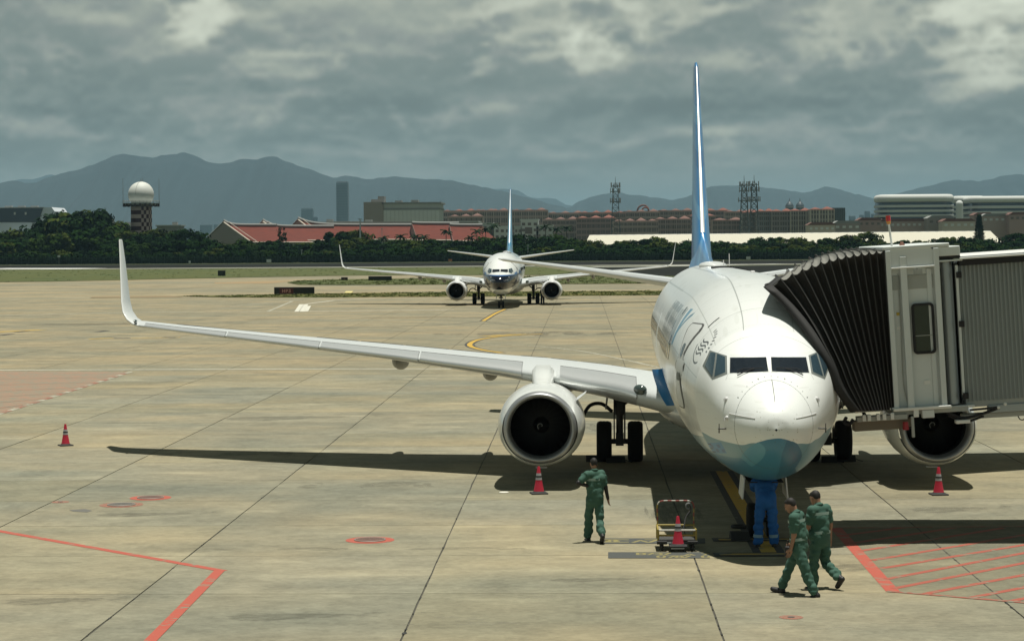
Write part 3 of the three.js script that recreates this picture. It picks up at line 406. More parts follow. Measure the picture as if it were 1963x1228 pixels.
function fixLoft(rings, opt) { return loft(rings.map(r => [...r, r[0]]), opt); }
function openLoft(rings) { return loft(rings, { closed: false }); }

// ---- engine: rings whose flattened belly follows the real nacelle
const eng = (a, r, cy, flat = 1, wide = 1) => { const out = []; for (let j = 0; j <= 64; j++) { const f = j / 64 * 2 * Math.PI, s = Math.sin(f), c = Math.cos(f); let y = -r * c, x = -r * wide * s; if (c > 0) { y *= flat; x *= 1 + 0.035 * Math.sin(f) ** 2 * (1 - flat) * 4; } out.push([x, cy + y, -a]); } return out; };
const ENGC = 1.52;
const cowlGeo = loft([[0.19, 0.9, 0], [0.32, 0.945, 0], [0.6, 1.005, 0.005], [1.1, 1.05, 0.01], [1.8, 1.06, 0.015], [2.6, 1.03, 0.02], [3.3, 0.96, 0.03], [4.0, 0.84, 0.05], [4.02, 0.78, 0.05], [3.4, 0.76, 0.05]].map(([a, r, dy]) => eng(a, r, dy - 0.02, 0.96, 1.03).map(p => [p[0], p[1] > 0 ? p[1] * 0.96 : p[1], p[2]])));
const lipGeo = loft([[0.42, 0.735, 0], [0.25, 0.735, 0], [0.15, 0.742, 0], [0.07, 0.76, 0], [0.02, 0.79, 0], [0.0, 0.82, 0], [0.02, 0.85, 0], [0.08, 0.878, 0], [0.2, 0.905, 0]].map(([a, r, dy]) => eng(a, r, dy, 0.96, 1.0)));
const ductGeo = loft([[0.41, 0.736, 0], [0.7, 0.755, 0], [1.1, 0.775, 0], [1.25, 0.78, 0]].map(([a, r, dy]) => eng(a, r, dy, 0.97, 1.0)));
const spinGeo = xf(new THREE.LatheGeometry([[0.0, 0.34], [0.04, 0.33], [0.1, 0.26], [0.16, 0.14], [0.2, 0.0]].map(p => new THREE.Vector2(p[0], p[1])), 28), { r: [Math.PI / 2, 0, 0], p: [0, 0, -1.1] });
const swirlGeo = (() => { const pts = []; for (let i = 0; i <= 30; i++) { const t = i / 30, a = -0.5 + t * 4.6, r = 0.02 + 0.075 * t; pts.push([r * Math.cos(a), r * Math.sin(a), -1.1 + lerp(0.345, 0.17, Math.pow(r / 0.175, 1.4))]); } return tube(pts, 0.011, 60, 6); })();
const bladeGeo = (() => { const g = new THREE.BufferGeometry(), pos = [], idx = []; for (let i = 0; i <= 6; i++) { const r = 0.18 + (0.77 - 0.18) * i / 6, tw = lerp(0.5, 1.05, i / 6), w = 0.1 + 0.05 * i / 6; pos.push(-w * Math.cos(tw), r, -1.12 + w * Math.sin(tw) * 0.6, w * Math.cos(tw), r, -1.12 - w * Math.sin(tw) * 0.6); } for (let i = 0; i < 6; i++) { const a = 2 * i; idx.push(a, a + 1, a + 2, a + 2, a + 1, a + 3); } g.setAttribute('position', new THREE.Float32BufferAttribute(pos, 3)); g.setIndex(idx); g.computeVertexNormals(); return g; })();
const fanGeo = (() => { const l = []; for (let k = 0; k < 24; k++) l.push(bladeGeo.clone().rotateZ(k / 24 * 2 * Math.PI)); return mergeGeometries(l); })();
const bulkGeo = xf(new THREE.CircleGeometry(0.79, 40), { p: [0, 0, -1.27] });
const coreGeo = loft([[3.3, 0.62, 0.05], [4.0, 0.56, 0.06], [4.9, 0.44, 0.08], [4.92, 0.38, 0.08], [4.6, 0.34, 0.08]].map(([a, r, dy]) => eng(a, r, dy, 1, 1)));
const plugGeo = xf(new THREE.ConeGeometry(0.28, 1.1, 24), { r: [-Math.PI / 2, 0, 0], p: [0, 0.08, -5.0] });

function tyreGeo(R, w) { const h = w / 2, p = [[R * 0.55, -h * 0.62], [R * 0.72, -h * 0.9], [R * 0.86, -h], [R * 0.955, -h * 0.86], [R, -h * 0.5], [R, -h * 0.3], [R * 0.988, -h * 0.26], [R * 0.988, -h * 0.2], [R, -h * 0.16], [R, h * 0.16], [R * 0.988, h * 0.2], [R * 0.988, h * 0.26], [R, h * 0.3], [R, h * 0.5], [R * 0.955, h * 0.86], [R * 0.86, h], [R * 0.72, h * 0.9], [R * 0.55, h * 0.62]]; return xf(new THREE.LatheGeometry(p.map(q => new THREE.Vector2(...q)), 40), { r: [0, 0, Math.PI / 2] }); }
function rimGeo(R, w) { const h = w / 2, p = [[0, -h * 0.3], [R * 0.22, -h * 0.4], [R * 0.3, -h * 0.15], [R * 0.48, -h * 0.1], [R * 0.56, -h * 0.6], [R * 0.56, h * 0.6], [R * 0.48, h * 0.1], [R * 0.3, h * 0.15], [R * 0.22, h * 0.4], [0, h * 0.3]]; return xf(new THREE.LatheGeometry(p.map(q => new THREE.Vector2(...q)), 28), { r: [0, 0, Math.PI / 2] }); }
const mainTyre = tyreGeo(0.565, 0.42), mainRim = rimGeo(0.565, 0.42), noseTyre = tyreGeo(0.345, 0.2), noseRim = rimGeo(0.345, 0.2);

function airliner(name, label, skin, o) {
  const t = thing(name, label, 'airliner');
  const add = (n, g, m, p = t, l) => part(p, n, g, m, l);
  add('nose_section', noseGeo, skin.nose); add('forward_fuselage', foreGeo, skin.fore); add('rear_fuselage', rearGeo, skin.rear);
  // flight deck windows, from the front
  const win = [[[0.035, 3.53], [0.76, 3.49], [0.735, 3.765], [0.045, 3.78]]];
  for (const s of [-1, 1]) {
    const flip = l => l.map(p => [p[0] * s, p[1]]);
    add('windshield_frame', skinPatch(flip(grow(win[0], 0.03)), onFront, 0.004), skin.rimW);
    const w = add('windshield', skinPatch(flip(win[0]), onFront, 0.012), PM.glass);
    const wp = [[s * 0.62, 3.43], [s * 0.5, 3.49], [s * 0.3, 3.55]]; add('wiper', merge([lineOnSkin(wp, onFront, 0.012, 0.035), lineOnSkin([[s * 0.62, 3.5], [s * 0.5, 3.545], [s * 0.12, 3.56]], onFront, 0.009, 0.04)]), PM.dark, t);
    const side = [[0.81, 3.47], [1.09, 3.35], [1.25, 3.58], [1.1, 3.88], [0.795, 3.8]];
    add('side_window_frame', skinPatch(flip(side), onFront, 0.006), PM.frame);
    add('side_window', skinPatch(flip([[0.845, 3.5], [1.045, 3.41], [0.965, 3.825], [0.83, 3.775]]), onFront, 0.014), PM.sideGlass);
    add('side_window', skinPatch(flip([[1.085, 3.405], [1.205, 3.585], [1.085, 3.84], [1.0, 3.835]]), onFront, 0.014), PM.sideGlass);
  }
  // probes and lightning strips of the nose
  for (const s of [-1, 1]) {
    for (const [x, y, l] of [[0.86, 3.02, 0.05], [0.86, 2.68, 0.06]]) { if (s > 0 && y < 2.8) continue; const [X, Y, a] = onFront(s * x, y), N = fuNormal(X, Y, a); add('probe', merge([xf(new THREE.SphereGeometry(0.045, 12, 8), { p: [X, Y, -a] }), rod([X + N.x * l, Y + 0.01, -a + N.z * l], [X + N.x * l, Y - 0.05, -a + 0.02 + N.z * l], 0.016, 0.01)]), PM.mast); }
    { const [X, Y, a] = onFront(s * 0.88, 2.47), N = fuNormal(X, Y, a); add('probe', merge([rod([X, Y, -a], [X + N.x * 0.16, Y, -a + N.z * 0.16], 0.016, 0.012), rod([X + N.x * 0.14, Y - 0.08, -a + N.z * 0.14], [X + N.x * 0.14, Y + 0.1, -a + N.z * 0.14], 0.014, 0.008)]), PM.blackProbe); }
    add('lightning_strip', lineOnSkin([[s * 0.82, 2.77], [s * 0.38, 2.73]], onFront, 0.008), PM.mast);
  }
  add('lightning_strip', lineOnSkin([[0, 3.4], [0.0, 3.02]], onFront, 0.006), PM.seam);
  // doors and cabin windows on both sides
  for (const s of [-1, 1]) {
    const P = onSide(s), yd = s < 0 ? [2.66, 4.34] : [2.62, 4.52], ad = s < 0 ? [3.85, 4.62] : [3.75, 4.65];
    add('door_seal', skinPatch(roundRect(ad[0] - 0.07, ad[1] + 0.06, yd[0] - 0.025, yd[1] + 0.025, 0.15), P, 0.013, 0, 8, 2), PM.seam);
    const d = add('door', skinPatch(roundRect(ad[0], ad[1], yd[0], yd[1], 0.11), P, 0.017, 0, 8, 2), PM.door);
    add('door_window', skinPatch(roundRect(ad[0] + 0.28, ad[0] + 0.48, 3.68, 3.95, 0.08), P, 0.023, 0, 2, 1), PM.glass, d);
    add('door_handle', skinPatch(roundRect(ad[0] + 0.2, ad[0] + 0.5, 3.2, 3.36, 0.05), P, 0.024, 0, 2, 1), PM.frame, d);
    if (s < 0) add('door_hinge', lineOnSkin([[3.62, 4.5], [3.6, 4.3]], P, 0.01), PM.seam, d);
    for (let k = 0; k < 46; k++) { const a = 6.1 + k * 0.508; if (a > 30) break; if (k === 20 || k === 21) continue; add('cabin_window', skinPatch(roundRect(a, a + 0.25, 3.52, 3.87, 0.1, 2), P, 0.006, 0, 1, 1), PM.glass); }
    add('overwing_exit', skinPatch(roundRect(16.3, 16.82, 3.3, 4.2, 0.1, 2), P, 0.004, 0, 3, 1), PM.door);
  }
  // crown: blade aerials, radio dome, seam
  add('radio_dome', xf(new THREE.SphereGeometry(1, 28, 12), { s: [0.42, 0.13, 1.15], p: [-0.05, 5.36, -24] }), PM.white);
  for (const [x, a, h] of [[0.35, 22.2, 0.42], [0.02, 19, 0.26]]) add('blade_aerial', openLoft([[0, 0.3], [1, 0.16]].map(([k, c]) => [[x - 0.012, 5.3 + k * h, -a - k * 0.14], [x, 5.3 + k * h, -a + 0.02 - k * 0.14], [x + 0.012, 5.3 + k * h, -a - k * 0.14], [x, 5.3 + k * h, -a - c - k * 0.14], [x - 0.012, 5.3 + k * h, -a - k * 0.14]])), PM.mast);
  for (const [x, a, r] of [[-0.05, 18.6, 0.3], [0.42, 17.6, 0.2], [0.3, 18.9, 0.14]]) add('crown_hatch', xf(new THREE.CylinderGeometry(r, r, 0.05, 16), { p: [x, 5.37 - x * x * 0.27, -a], r: [0, 0, -x * 0.5] }), PM.dark);
  for (const [x, a] of [[0.2, 9.6], [0.5, 9.5], [0.1, 8.2]]) add('blade_aerial', rbox(0.09, 0.05, 0.25, 0.02, x, 5.36 - x * x * 0.26, -a), PM.mast);
  // wing-to-body fairing
  const fair = []; for (let i = 0; i <= 16; i++) { const k = i / 16, a = lerp(11.9, 23, k), e = Math.pow(Math.sin(Math.PI * clamp(k * 0.96 + 0.02)), 0.55); const R = []; for (let j = 0; j <= 40; j++) { const f = j / 40 * 2 * Math.PI; R.push([-(1.15 + 0.8 * e) * Math.sin(f), 1.86 - (0.25 + 0.6 * e) * Math.cos(f) * (Math.cos(f) > 0 ? 1.0 : 0.9), -a]); } fair.push(R); }
  add('wing_root_fairing', loft(fair, { capStart: true, capEnd: true }), PM.white);
  for (const s of [-1, 1]) {
    if (skin.fillet2) { const R = []; for (let i = 0; i <= 10; i++) { const k = i / 10, y = lerp(2.97, 2.08, k), xs = Math.abs(onSide(s)(12.6, y)[0]), r = []; for (let j = 0; j <= 6; j++) { const q = j / 6; r.push([s * (xs - 0.06 + 0.3 * q), y - 0.05 * q, -(12.62 - 0.3 * Math.sin(Math.PI * (0.15 + 0.7 * k)) - 0.1 * k + 0.3 * q * q)]); } R.push(r); } add('root_fillet', openLoft(R), skin.fillet2); }
    add('wing', fixLoft(WS.map(r => wingRing(s, r)), {}), PM.wing);
    const wl = add('winglet', fixLoft([wingRing(s, WS[8]), ...WLET.map(r => wletRing(s, r))], {}), skin.winglet || PM.white);
    // slats along the leading edge, bright metal
    for (const [x0, x1] of [[2.45, 4.4], [5.4, 8.2], [8.25, 11.1], [11.15, 14], [14.05, 16.7]]) { const rr = []; for (let i = 0; i <= 5; i++) rr.push(wingRing(s, wingAt(lerp(x0, x1, i / 5)), 0.012, 0.13)); add('slat', openLoft(rr), PM.metal); }
    for (const [x0, x1] of [[2.45, 4.4], [5.4, 8.2], [8.25, 11.1], [11.15, 14], [14.05, 16.7]]) { const up = x => { const [X, le, c, y, th, tw] = wingAt(x), f = foil(c, th), q = f.filter(p => p[0] / c <= 0.135).slice(0, 1)[0]; return [s * x, y + q[1] - q[0] * tw + 0.012, -(le + q[0])]; }, nose = x => { const [X, le, c, y, th, tw] = wingAt(x), f = foil(c, th); return [10, 12, 14, 16, 18, 19].map(i => [s * x, y + (f[i][1] - f[i][0] * tw) * 1.02 + 0.004, -(le + f[i][0] - 0.02)]).filter((p, i) => f[[10, 12, 14, 16, 18, 19][i]][0] / c < 0.14); }; add('slat_gap', merge([tube([up(x0), up((x0 + x1) / 2), up(x1)], 0.007, 24, 5), tube(nose(x0), 0.009, 16, 5)]), PM.softSeam); }
    { const pt = (x, f) => { const [X, le, c, y, th, tw] = wingAt(x), q = foil(c, th)[Math.round(18 * (1 - Math.acos(1 - 2 * f) / Math.PI))]; return [s * x, y + q[1] - q[0] * tw + 0.006, -(le + q[0])]; }; for (const [xa, xb] of [[2.3, 5.6], [6.2, 11.5]]) for (let i = 0; i < 4; i++) { const a = lerp(xa, xb, i / 4) + 0.06, b = lerp(xa, xb, (i + 1) / 4) - 0.06, G4 = [pt(a, 0.52), pt(b, 0.52), pt(b, 0.66), pt(a, 0.66)]; add('spoiler', merge([rod(G4[0], G4[1], 0.01), rod(G4[1], G4[2], 0.01), rod(G4[2], G4[3], 0.01), rod(G4[3], G4[0], 0.01)]), PM.seam); } }
    // flap and aileron breaks on the upper skin
    for (const [x0, x1] of [[2.2, 5.7], [6.1, 11.7], [12.0, 15.9]]) { const pt = (x, f) => { const [X, le, c, y, th, tw] = wingAt(x); const q = foil(c, th)[Math.round(18 * (1 - Math.acos(1 - 2 * f) / Math.PI))]; return [s * x, y + q[1] - q[0] * tw + 0.008, -(le + q[0])]; }; add('flap_gap', tube([pt(x0, 0.98), pt(x0, 0.72), pt((x0 + x1) / 2, 0.72), pt(x1, 0.72), pt(x1, 0.98)], 0.012, 40, 5), PM.seam); }
    for (const x of [4.25, 6.5, 9.1]) { const [X, le, c, y, th, tw] = wingAt(x); add('flap_fairing', xf(new THREE.SphereGeometry(1, 18, 12), { s: [0.2, 0.24, c * 0.36], p: [s * x, y - 0.2 - 0.03 * c, -(le + c * 0.82)], r: [-0.06, 0, 0] }), PM.fairing); }
    { const [X, le, c, y] = wingAt(2.35); const l = add('landing_light', xf(new THREE.SphereGeometry(1, 20, 14), { s: [0.19, 0.13, 0.12], p: [s * 2.36, y + 0.16, -le - 0.02], r: [0, s * 0.6, 0.1 * s] }), PM.lamp); add('landing_light_lens', xf(new THREE.SphereGeometry(0.07, 14, 10), { p: [s * 2.38, y + 0.16, -le - 0.0] }), PM.metal, l); }
    add('navigation_light', xf(new THREE.SphereGeometry(1, 12, 8), { s: [0.05, 0.05, 0.14], p: [s * 17.0, 3.86, -21.98] }), PM.lamp);
    // engine
    const e = new THREE.Group(); e.name = 'engine'; e.position.set(s * 4.83, ENGC, -12.2); t.add(e);
    add('cowl', cowlGeo, skin.cowl, e); add('inlet_lip', lipGeo, PM.lip, e); add('inlet_duct', ductGeo, PM.duct, e); add('fan', fanGeo, PM.fan, e); add('fan_case', bulkGeo, PM.dark, e); add('spinner', spinGeo, PM.fan, e); add('spinner_mark', swirlGeo, PM.swirl, e); add('exhaust_nozzle', coreGeo, PM.exhaust, e); add('exhaust_plug', plugGeo, PM.exhaust, e);
    add('strake', openLoft([[0.9, 0.02], [1.2, 0.26], [1.75, 0.28], [1.9, 0.02]].map(([a, h]) => { const c = -s, f = 0.95; const x = c * Math.sin(f), y = Math.cos(f); return [[x * 1.08, y * 1.08, -a], [x * (1.1 + h), y * (1.1 + h), -a - 0.05], [x * (1.1 + h), y * (1.1 + h) - 0.02, -a - 0.05], [x * 1.08, y * 1.08 - 0.025, -a]]; })), PM.wing, e);
    const py = [[1.1, 0.1, 0.9, 0.98], [1.5, 0.2, 0.9, 1.06], [2.0, 0.25, 0.9, 1.2], [2.8, 0.29, 0.85, 1.4], [3.6, 0.28, 0.7, 1.22], [5.2, 0.16, 0.6, 0.9], [6.4, 0.03, 0.7, 0.8]].map(([a, w, y0, y1]) => [[-w, y0, -a], [-w, y1 - w * 0.5, -a], [-w * 0.6, y1, -a], [w * 0.6, y1, -a], [w, y1 - w * 0.5, -a], [w, y0, -a]]); add('pylon', openLoft(py), skin.cowl, e);
    add('drain_mast', rbox(0.28, 0.03, 0.12, 0.01, 0, -1.055, -1.0), PM.mast, e);
    // main gear
    const g = new THREE.Group(); g.name = 'main_gear'; g.position.set(s * 2.86, 0, -19.2); t.add(g);
    for (const k of [-1, 1]) { const ty = add('tyre', mainTyre, PM.tyre, g); ty.position.set(k * 0.43, 0.56, 0); const ri = add('rim', mainRim, PM.rim, g); ri.position.set(k * 0.43, 0.56, 0); }
    add('strut', merge([rod([0, 0.5, 0], [0, 1.35, 0], 0.1, 0.1, 14), rod([0, 1.3, 0], [0, 2.6, 0.0], 0.16, 0.16, 14), rod([-0.36, 0.56, 0], [0.36, 0.56, 0], 0.075), box(0.22, 0.34, 0.3, 0, 0.62, 0), rod([0, 0.75, -0.16], [0, 1.15, -0.32], 0.05), rod([0, 1.15, -0.32], [0, 1.5, -0.14], 0.05), rod([0.14, 0.5, 0.14], [0.14, 1.6, 0.16], 0.025), rod([-0.15, 0.6, 0.12], [-0.15, 2.0, 0.18], 0.02)]), PM.gear, g);
    add('side_brace', rod([-s * 0.05, 1.55, 0], [-s * 1.0, 2.35, 0], 0.065), PM.gear, g);
    add('gear_door', rbox(0.05, 0.95, 0.9, 0.02, s * 0.32, 1.95, 0, [0, 0, s * 0.12]), PM.fairing, g);
    add('brake_line', tube([[s * 0.2, 1.4, 0.2], [s * 0.5, 1.62, 0.24], [s * 0.8, 1.58, 0.2], [s * 1.05, 1.22, 0.1]], 0.05, 24, 8), PM.dark, g);
    // tailplane
    const TP = [[0.3, 32.2, 4.2, 4.62, 0.09], [0.9, 32.5, 4.0, 4.68, 0.09], [3.9, 34.7, 2.7, 5.1, 0.085], [7.0, 36.95, 1.4, 5.5, 0.08], [7.17, 37.15, 1.1, 5.53, 0.04]];
    add('tailplane', fixLoft(TP.map(([x, le, c, y, th]) => foil(c, th, 0).map(([u, v]) => [s * x, y + v, -(le + u)])), {}), skin.tailplane || PM.wing);
    add('tailplane_edge', openLoft(TP.slice(1, 4).map(([x, le, c, y, th]) => foil(c, th, 0).filter(q => q[0] / c < 0.1).map(([u, v]) => [s * x, y + v * 1.03, -(le + u - 0.012)]))), PM.metal);
  }
  // fin and dorsal fillet
  const FN = [[5.0, 31.0, 6.2, 0.115], [5.5, 31.35, 6.0, 0.112], [6.4, 32.2, 5.5, 0.108], [8.6, 34.0, 4.25, 0.1], [10.8, 35.75, 3.05, 0.095], [12.35, 36.95, 2.2, 0.09], [12.52, 37.2, 1.85, 0.06]];
  add('fin', fixLoft(FN.map(([y, le, c, th]) => foil(c, th, 0).map(([u, v]) => [v, y, -(le + u)])), { capEnd: true, uv: p => [(-p[2] - 30) / 10, (p[1] - 4.5) / 8.5] }), skin.fin);
  add('fin_leading_edge', openLoft(FN.slice(2, 6).map(([y, le, c, th]) => foil(c, th, 0).filter(q => q[0] / c < 0.012).map(([u, v]) => [v * 1.04, y, -(le + u - 0.015)]))), PM.metal);
  add('dorsal_fillet', openLoft([[26.4, 5.36, 0.02], [28.5, 5.62, 0.08], [30.6, 6.02, 0.13], [32.2, 6.45, 0.19], [33, 6.5, 0.2]].map(([a, y, w]) => [[-w * 2.3, 5.15, -a], [-w * 0.9, lerp(5.2, y, 0.6), -a], [0, y, -a], [w * 0.9, lerp(5.2, y, 0.6), -a], [w * 2.3, 5.15, -a]])), skin.fillet || skin.fin);
  // nose gear
  const ng = new THREE.Group(); ng.name = 'nose_gear'; ng.position.set(0, 0, -4.0); t.add(ng);
  for (const k of [-1, 1]) { const ty = add('tyre', noseTyre, PM.tyre, ng); ty.position.set(k * 0.2, 0.34, 0); const ri = add('rim', noseRim, PM.rim, ng); ri.position.set(k * 0.2, 0.34, 0);
    add('gear_door', rbox(0.035, 0.44, 1.1, 0.015, k * 0.43, 1.1, 0.5, [0, 0, k * 0.1]), skin.rimW, ng); }
  add('strut', merge([rod([0, 0.34, 0], [0, 1.0, 0.02], 0.065), rod([0, 0.95, 0.02], [0, 1.6, 0.06], 0.1), rod([-0.2, 0.34, 0], [0.2, 0.34, 0], 0.05), rod([0, 0.45, 0.1], [0, 0.7, 0.24], 0.035), rod([0, 0.7, 0.24], [0, 0.95, 0.1], 0.035), box(0.2, 0.12, 0.16, 0, 1.0, 0.1), rod([0, 1.0, 0], [0, 1.5, -0.9], 0.05)]), PM.gear, ng);
  for (const k of [-1, 1]) add('taxi_light', xf(new THREE.CylinderGeometry(0.07, 0.05, 0.09, 14), { r: [Math.PI / 2, 0, 0], p: [k * 0.16, 1.0, 0.14] }), PM.rim, ng);
  add('gear_bay', box(0.7, 0.02, 1.9, 0, 1.25, 0.3), PM.dark, ng);
  return t;
}

// ---- paint of the parked airliner
const stageA = (a, y, s, a0, a1, w, h) => { const ym = FU.ym(a), c = y < ym ? (ym - y) / (ym - FU.yB(a)) : -(y - ym) / (FU.yT(a) - ym); let t = Math.acos(clamp(c, -1, 1)) / (2 * Math.PI); if (s > 0) t = 1 - t; return [(a - a0) / (a1 - a0) * w, (1 - t) * h]; };
function paintMat(tex, rough = 0.3) { return new THREE.MeshPhysicalMaterial({ map: tex, roughness: rough, clearcoat: 0.6, clearcoatRoughness: 0.15, side: THREE.DoubleSide }); }
function softPaint(tex) { return new THREE.MeshPhysicalMaterial({ map: tex, roughness: 0.42, clearcoat: 0.2, clearcoatRoughness: 0.25, side: THREE.DoubleSide }); }
const grime = (x, w, h, n, seed, col = '120,120,105') => { const r = rng(seed); for (let i = 0; i < n; i++) { x.fillStyle = `rgba(${col},${0.02 + 0.05 * r()})`; x.beginPath(); x.ellipse(r() * w, r() * h, 2 + r() * 40, 1 + r() * 8, 0, 0, 7); x.fill(); } };
const WHITE = '#e6e9e7';
const skinA = {
  nose: softPaint(canvasTex(1024, 1024, (x, w, h) => {
    const X = v => (v + 1.7) / 3.4 * w, Y = v => (1 - (v - 1.2) / 3.4) * h, S = w / 3.4;
    x.fillStyle = WHITE; x.fillRect(0, 0, w, h); grime(x, w, h, 260, 3);
    const path = l => { x.beginPath(); x.moveTo(X(l[0][0]), Y(l[0][1])); for (let i = 1; i < l.length; i++) { const p = l[i - 1], q = l[i]; const mx = (p[0] + q[0]) / 2; x.bezierCurveTo(X(mx), Y(p[1]), X(mx), Y(q[1]), X(q[0]), Y(q[1])); } };
    // light belly sheet, then the deeper wave on it
    path([[-1.7, 2.34], [-1.4, 2.27], [-0.97, 2.2], [-0.66, 2.2], [-0.37, 2.27], [-0.12, 2.35], [0.05, 2.37], [0.29, 2.31], [0.43, 2.25], [0.67, 2.22], [0.85, 2.26], [1.2, 2.36], [1.7, 2.5]]); x.lineTo(X(1.7), Y(1.0)); x.lineTo(X(-1.7), Y(1.0)); x.fillStyle = '#6d97a6'; x.fill();
    const deep = () => { x.beginPath(); x.moveTo(X(-0.35), Y(2.28)); x.bezierCurveTo(X(-0.25), Y(2.32), X(-0.1), Y(2.37), X(0.05), Y(2.37)); x.bezierCurveTo(X(0.2), Y(2.36), X(0.3), Y(2.3), X(0.4), Y(2.26)); x.bezierCurveTo(X(0.5), Y(2.12), X(0.56), Y(2.0), X(0.52), Y(1.9)); x.lineTo(X(0.44), Y(1.7)); x.lineTo(X(0.75), Y(1.2)); x.lineTo(X(-1.7), Y(1.2)); x.lineTo(X(-1.7), Y(1.94)); x.lineTo(X(-1.2), Y(1.87)); x.bezierCurveTo(X(-1.0), Y(1.83), X(-0.75), Y(1.86), X(-0.6), Y(1.93)); x.bezierCurveTo(X(-0.58), Y(2.1), X(-0.45), Y(2.2), X(-0.35), Y(2.28)); x.closePath(); };
    deep(); x.fillStyle = '#437f9c'; x.fill();
    x.save(); deep(); x.clip(); x.beginPath(); x.moveTo(X(0.12), Y(2.06)); x.lineTo(X(0.2), Y(2.34)); x.lineTo(X(0.6), Y(2.34)); x.lineTo(X(0.6), Y(1.5)); x.lineTo(X(0.1), Y(1.5)); x.closePath(); x.fillStyle = 'rgba(52,106,134,0.8)'; x.fill(); x.beginPath(); x.moveTo(X(-0.35), Y(2.3)); x.bezierCurveTo(X(-0.1), Y(2.2), X(-0.15), Y(2.0), X(-0.4), Y(1.75)); x.lineTo(X(-0.7), Y(2.0)); x.closePath(); x.fillStyle = 'rgba(120,176,192,0.45)'; x.fill(); x.restore();
    // chequered blue patch
    x.save(); x.translate(X(-1.0), Y(2.0)); x.rotate(-0.5); x.fillStyle = '#2f80b0'; x.fillRect(-0.13 * S, -0.12 * S, 0.25 * S, 0.24 * S); x.fillStyle = '#1f5c8c'; for (const [a, b] of [[-0.1, -0.08], [0.02, -0.08], [-0.04, 0.02], [0.06, 0.03]]) x.fillRect(a * S, b * S, 0.05 * S, 0.07 * S); x.fillStyle = '#16222e'; for (const [a, b] of [[-0.12, -0.1], [-0.12, 0.0], [-0.11, 0.08]]) x.fillRect(a * S, b * S, 0.05 * S, 0.025 * S); x.restore();
    // grey lower edge
    path([[-1.7, 1.56], [-0.6, 1.38], [0.1, 1.33], [0.7, 1.37], [1.7, 1.56]]); x.lineTo(X(1.7), Y(1)); x.lineTo(X(-1.7), Y(1)); x.fillStyle = '#a5a398'; x.fill();
    // radome seam with its fasteners
    x.strokeStyle = 'rgba(80,84,84,0.5)'; x.lineWidth = 2.2; x.beginPath(); x.ellipse(X(0), Y(2.56), 0.74 * S, 0.83 * S, 0, 0, 7); x.stroke();
    x.fillStyle = 'rgba(80,84,82,0.7)'; for (let i = 0; i < 13; i++) { const a = -Math.PI / 2 + (i - 6) * 0.16; x.beginPath(); x.arc(X(0.8 * Math.cos(a)), Y(2.56) + 0.89 * S * Math.sin(a), i % 4 ? 2.5 : 4, 0, 7); x.fill(); }
    for (let i = 0; i < 40; i++) { const a = i / 40 * 6.28; x.beginPath(); x.arc(X(0.74 * Math.cos(a)), Y(2.56) + 0.83 * S * Math.sin(a), 2, 0, 7); x.fill(); }
    x.strokeStyle = 'rgba(150,152,148,0.6)'; x.lineWidth = 2; for (const yy of [3.93, 4.2]) { x.beginPath(); x.ellipse(X(0), Y(yy - 0.9), (yy - 3.1) * 1.1 * S, 0.9 * S, 0, Math.PI * 1.12, Math.PI * 1.88); x.stroke(); }
    
    const r = rng(9); for (let i = 0; i < 60; i++) { x.fillStyle = `rgba(90,86,70,${0.1 + 0.2 * r()})`; x.beginPath(); x.arc(X((r() - 0.5) * 0.9), Y(2.1 + r() * 0.8), 1 + r() * 3.5, 0, 7); x.fill(); }
  }, { anisotropy: 8 })),
  fore: paintMat(canvasTex(2048, 1024, (x, w, h) => {
    const P = (a, y, s = -1) => stageA(a, y, s, A1, A2, w, h), ppm = w / (A2 - A1);
    x.fillStyle = WHITE; x.fillRect(0, 0, w, h); grime(x, w, h, 500, 4);
    const poly = (l, s) => { x.beginPath(); l.forEach((p, i) => { const q = P(p[0], p[1], s); i ? x.lineTo(...q) : x.moveTo(...q); }); };
    for (const s of [-1, 1]) { const top = []; for (let i = 0; i <= 30; i++) { const a = lerp(A1, A2, i / 30); top.push([a, 2.2 - 0.1 * Math.sin((a - 2.75) * 0.55) - 0.012 * a]); } poly([...top, [A2, 1.31], [A1, 1.31]], s); x.lineTo(P(A2, 1.31, s)[0], s < 0 ? h : 0); x.lineTo(0, s < 0 ? h : 0); x.closePath(); x.fillStyle = '#6d97a6'; x.fill();
      poly([[A1, 1.62], [6, 1.5], [9, 1.7], [A2, 1.75], [A2, 1.31], [A1, 1.31]], s); x.fillStyle = '#a5a398'; x.fill();
      poly([[11.35, 3.05], [12.0, 3.05], [12.35, 2.5], [12.5, 1.75], [11.9, 1.75], [11.6, 2.4]], s); x.fillStyle = '#2f7fba'; x.fill(); }
    // panel seams
    x.strokeStyle = 'rgba(110,114,112,0.55)'; x.lineWidth = 2; for (const a of [3.45, 5.1, 7.0, 9.6, 12.2]) { const X = (a - A1) * ppm; x.beginPath(); x.moveTo(X, 0); x.lineTo(X, h); x.stroke(); }
    for (const [f, al] of [[0.545, 0.6], [0.44, 0.3], [0.62, 0.3], [0.33, 0.35], [0.29, 0.4], [0.71, 0.3]]) { x.strokeStyle = `rgba(110,114,112,${al})`; x.beginPath(); x.moveTo(0, h * f); x.lineTo(w, h * f); x.stroke(); }
    for (let k = 0; k < 21; k++) { const X = (k * 0.508 + 0.1) * ppm; x.strokeStyle = 'rgba(120,124,120,0.16)'; x.lineWidth = 1; x.beginPath(); x.moveTo(X, 0); x.lineTo(X, h); x.stroke(); x.fillStyle = 'rgba(110,112,108,0.22)'; for (let q = 0; q < 128; q++) x.fillRect(X + 3, q * 8, 2, 2); }
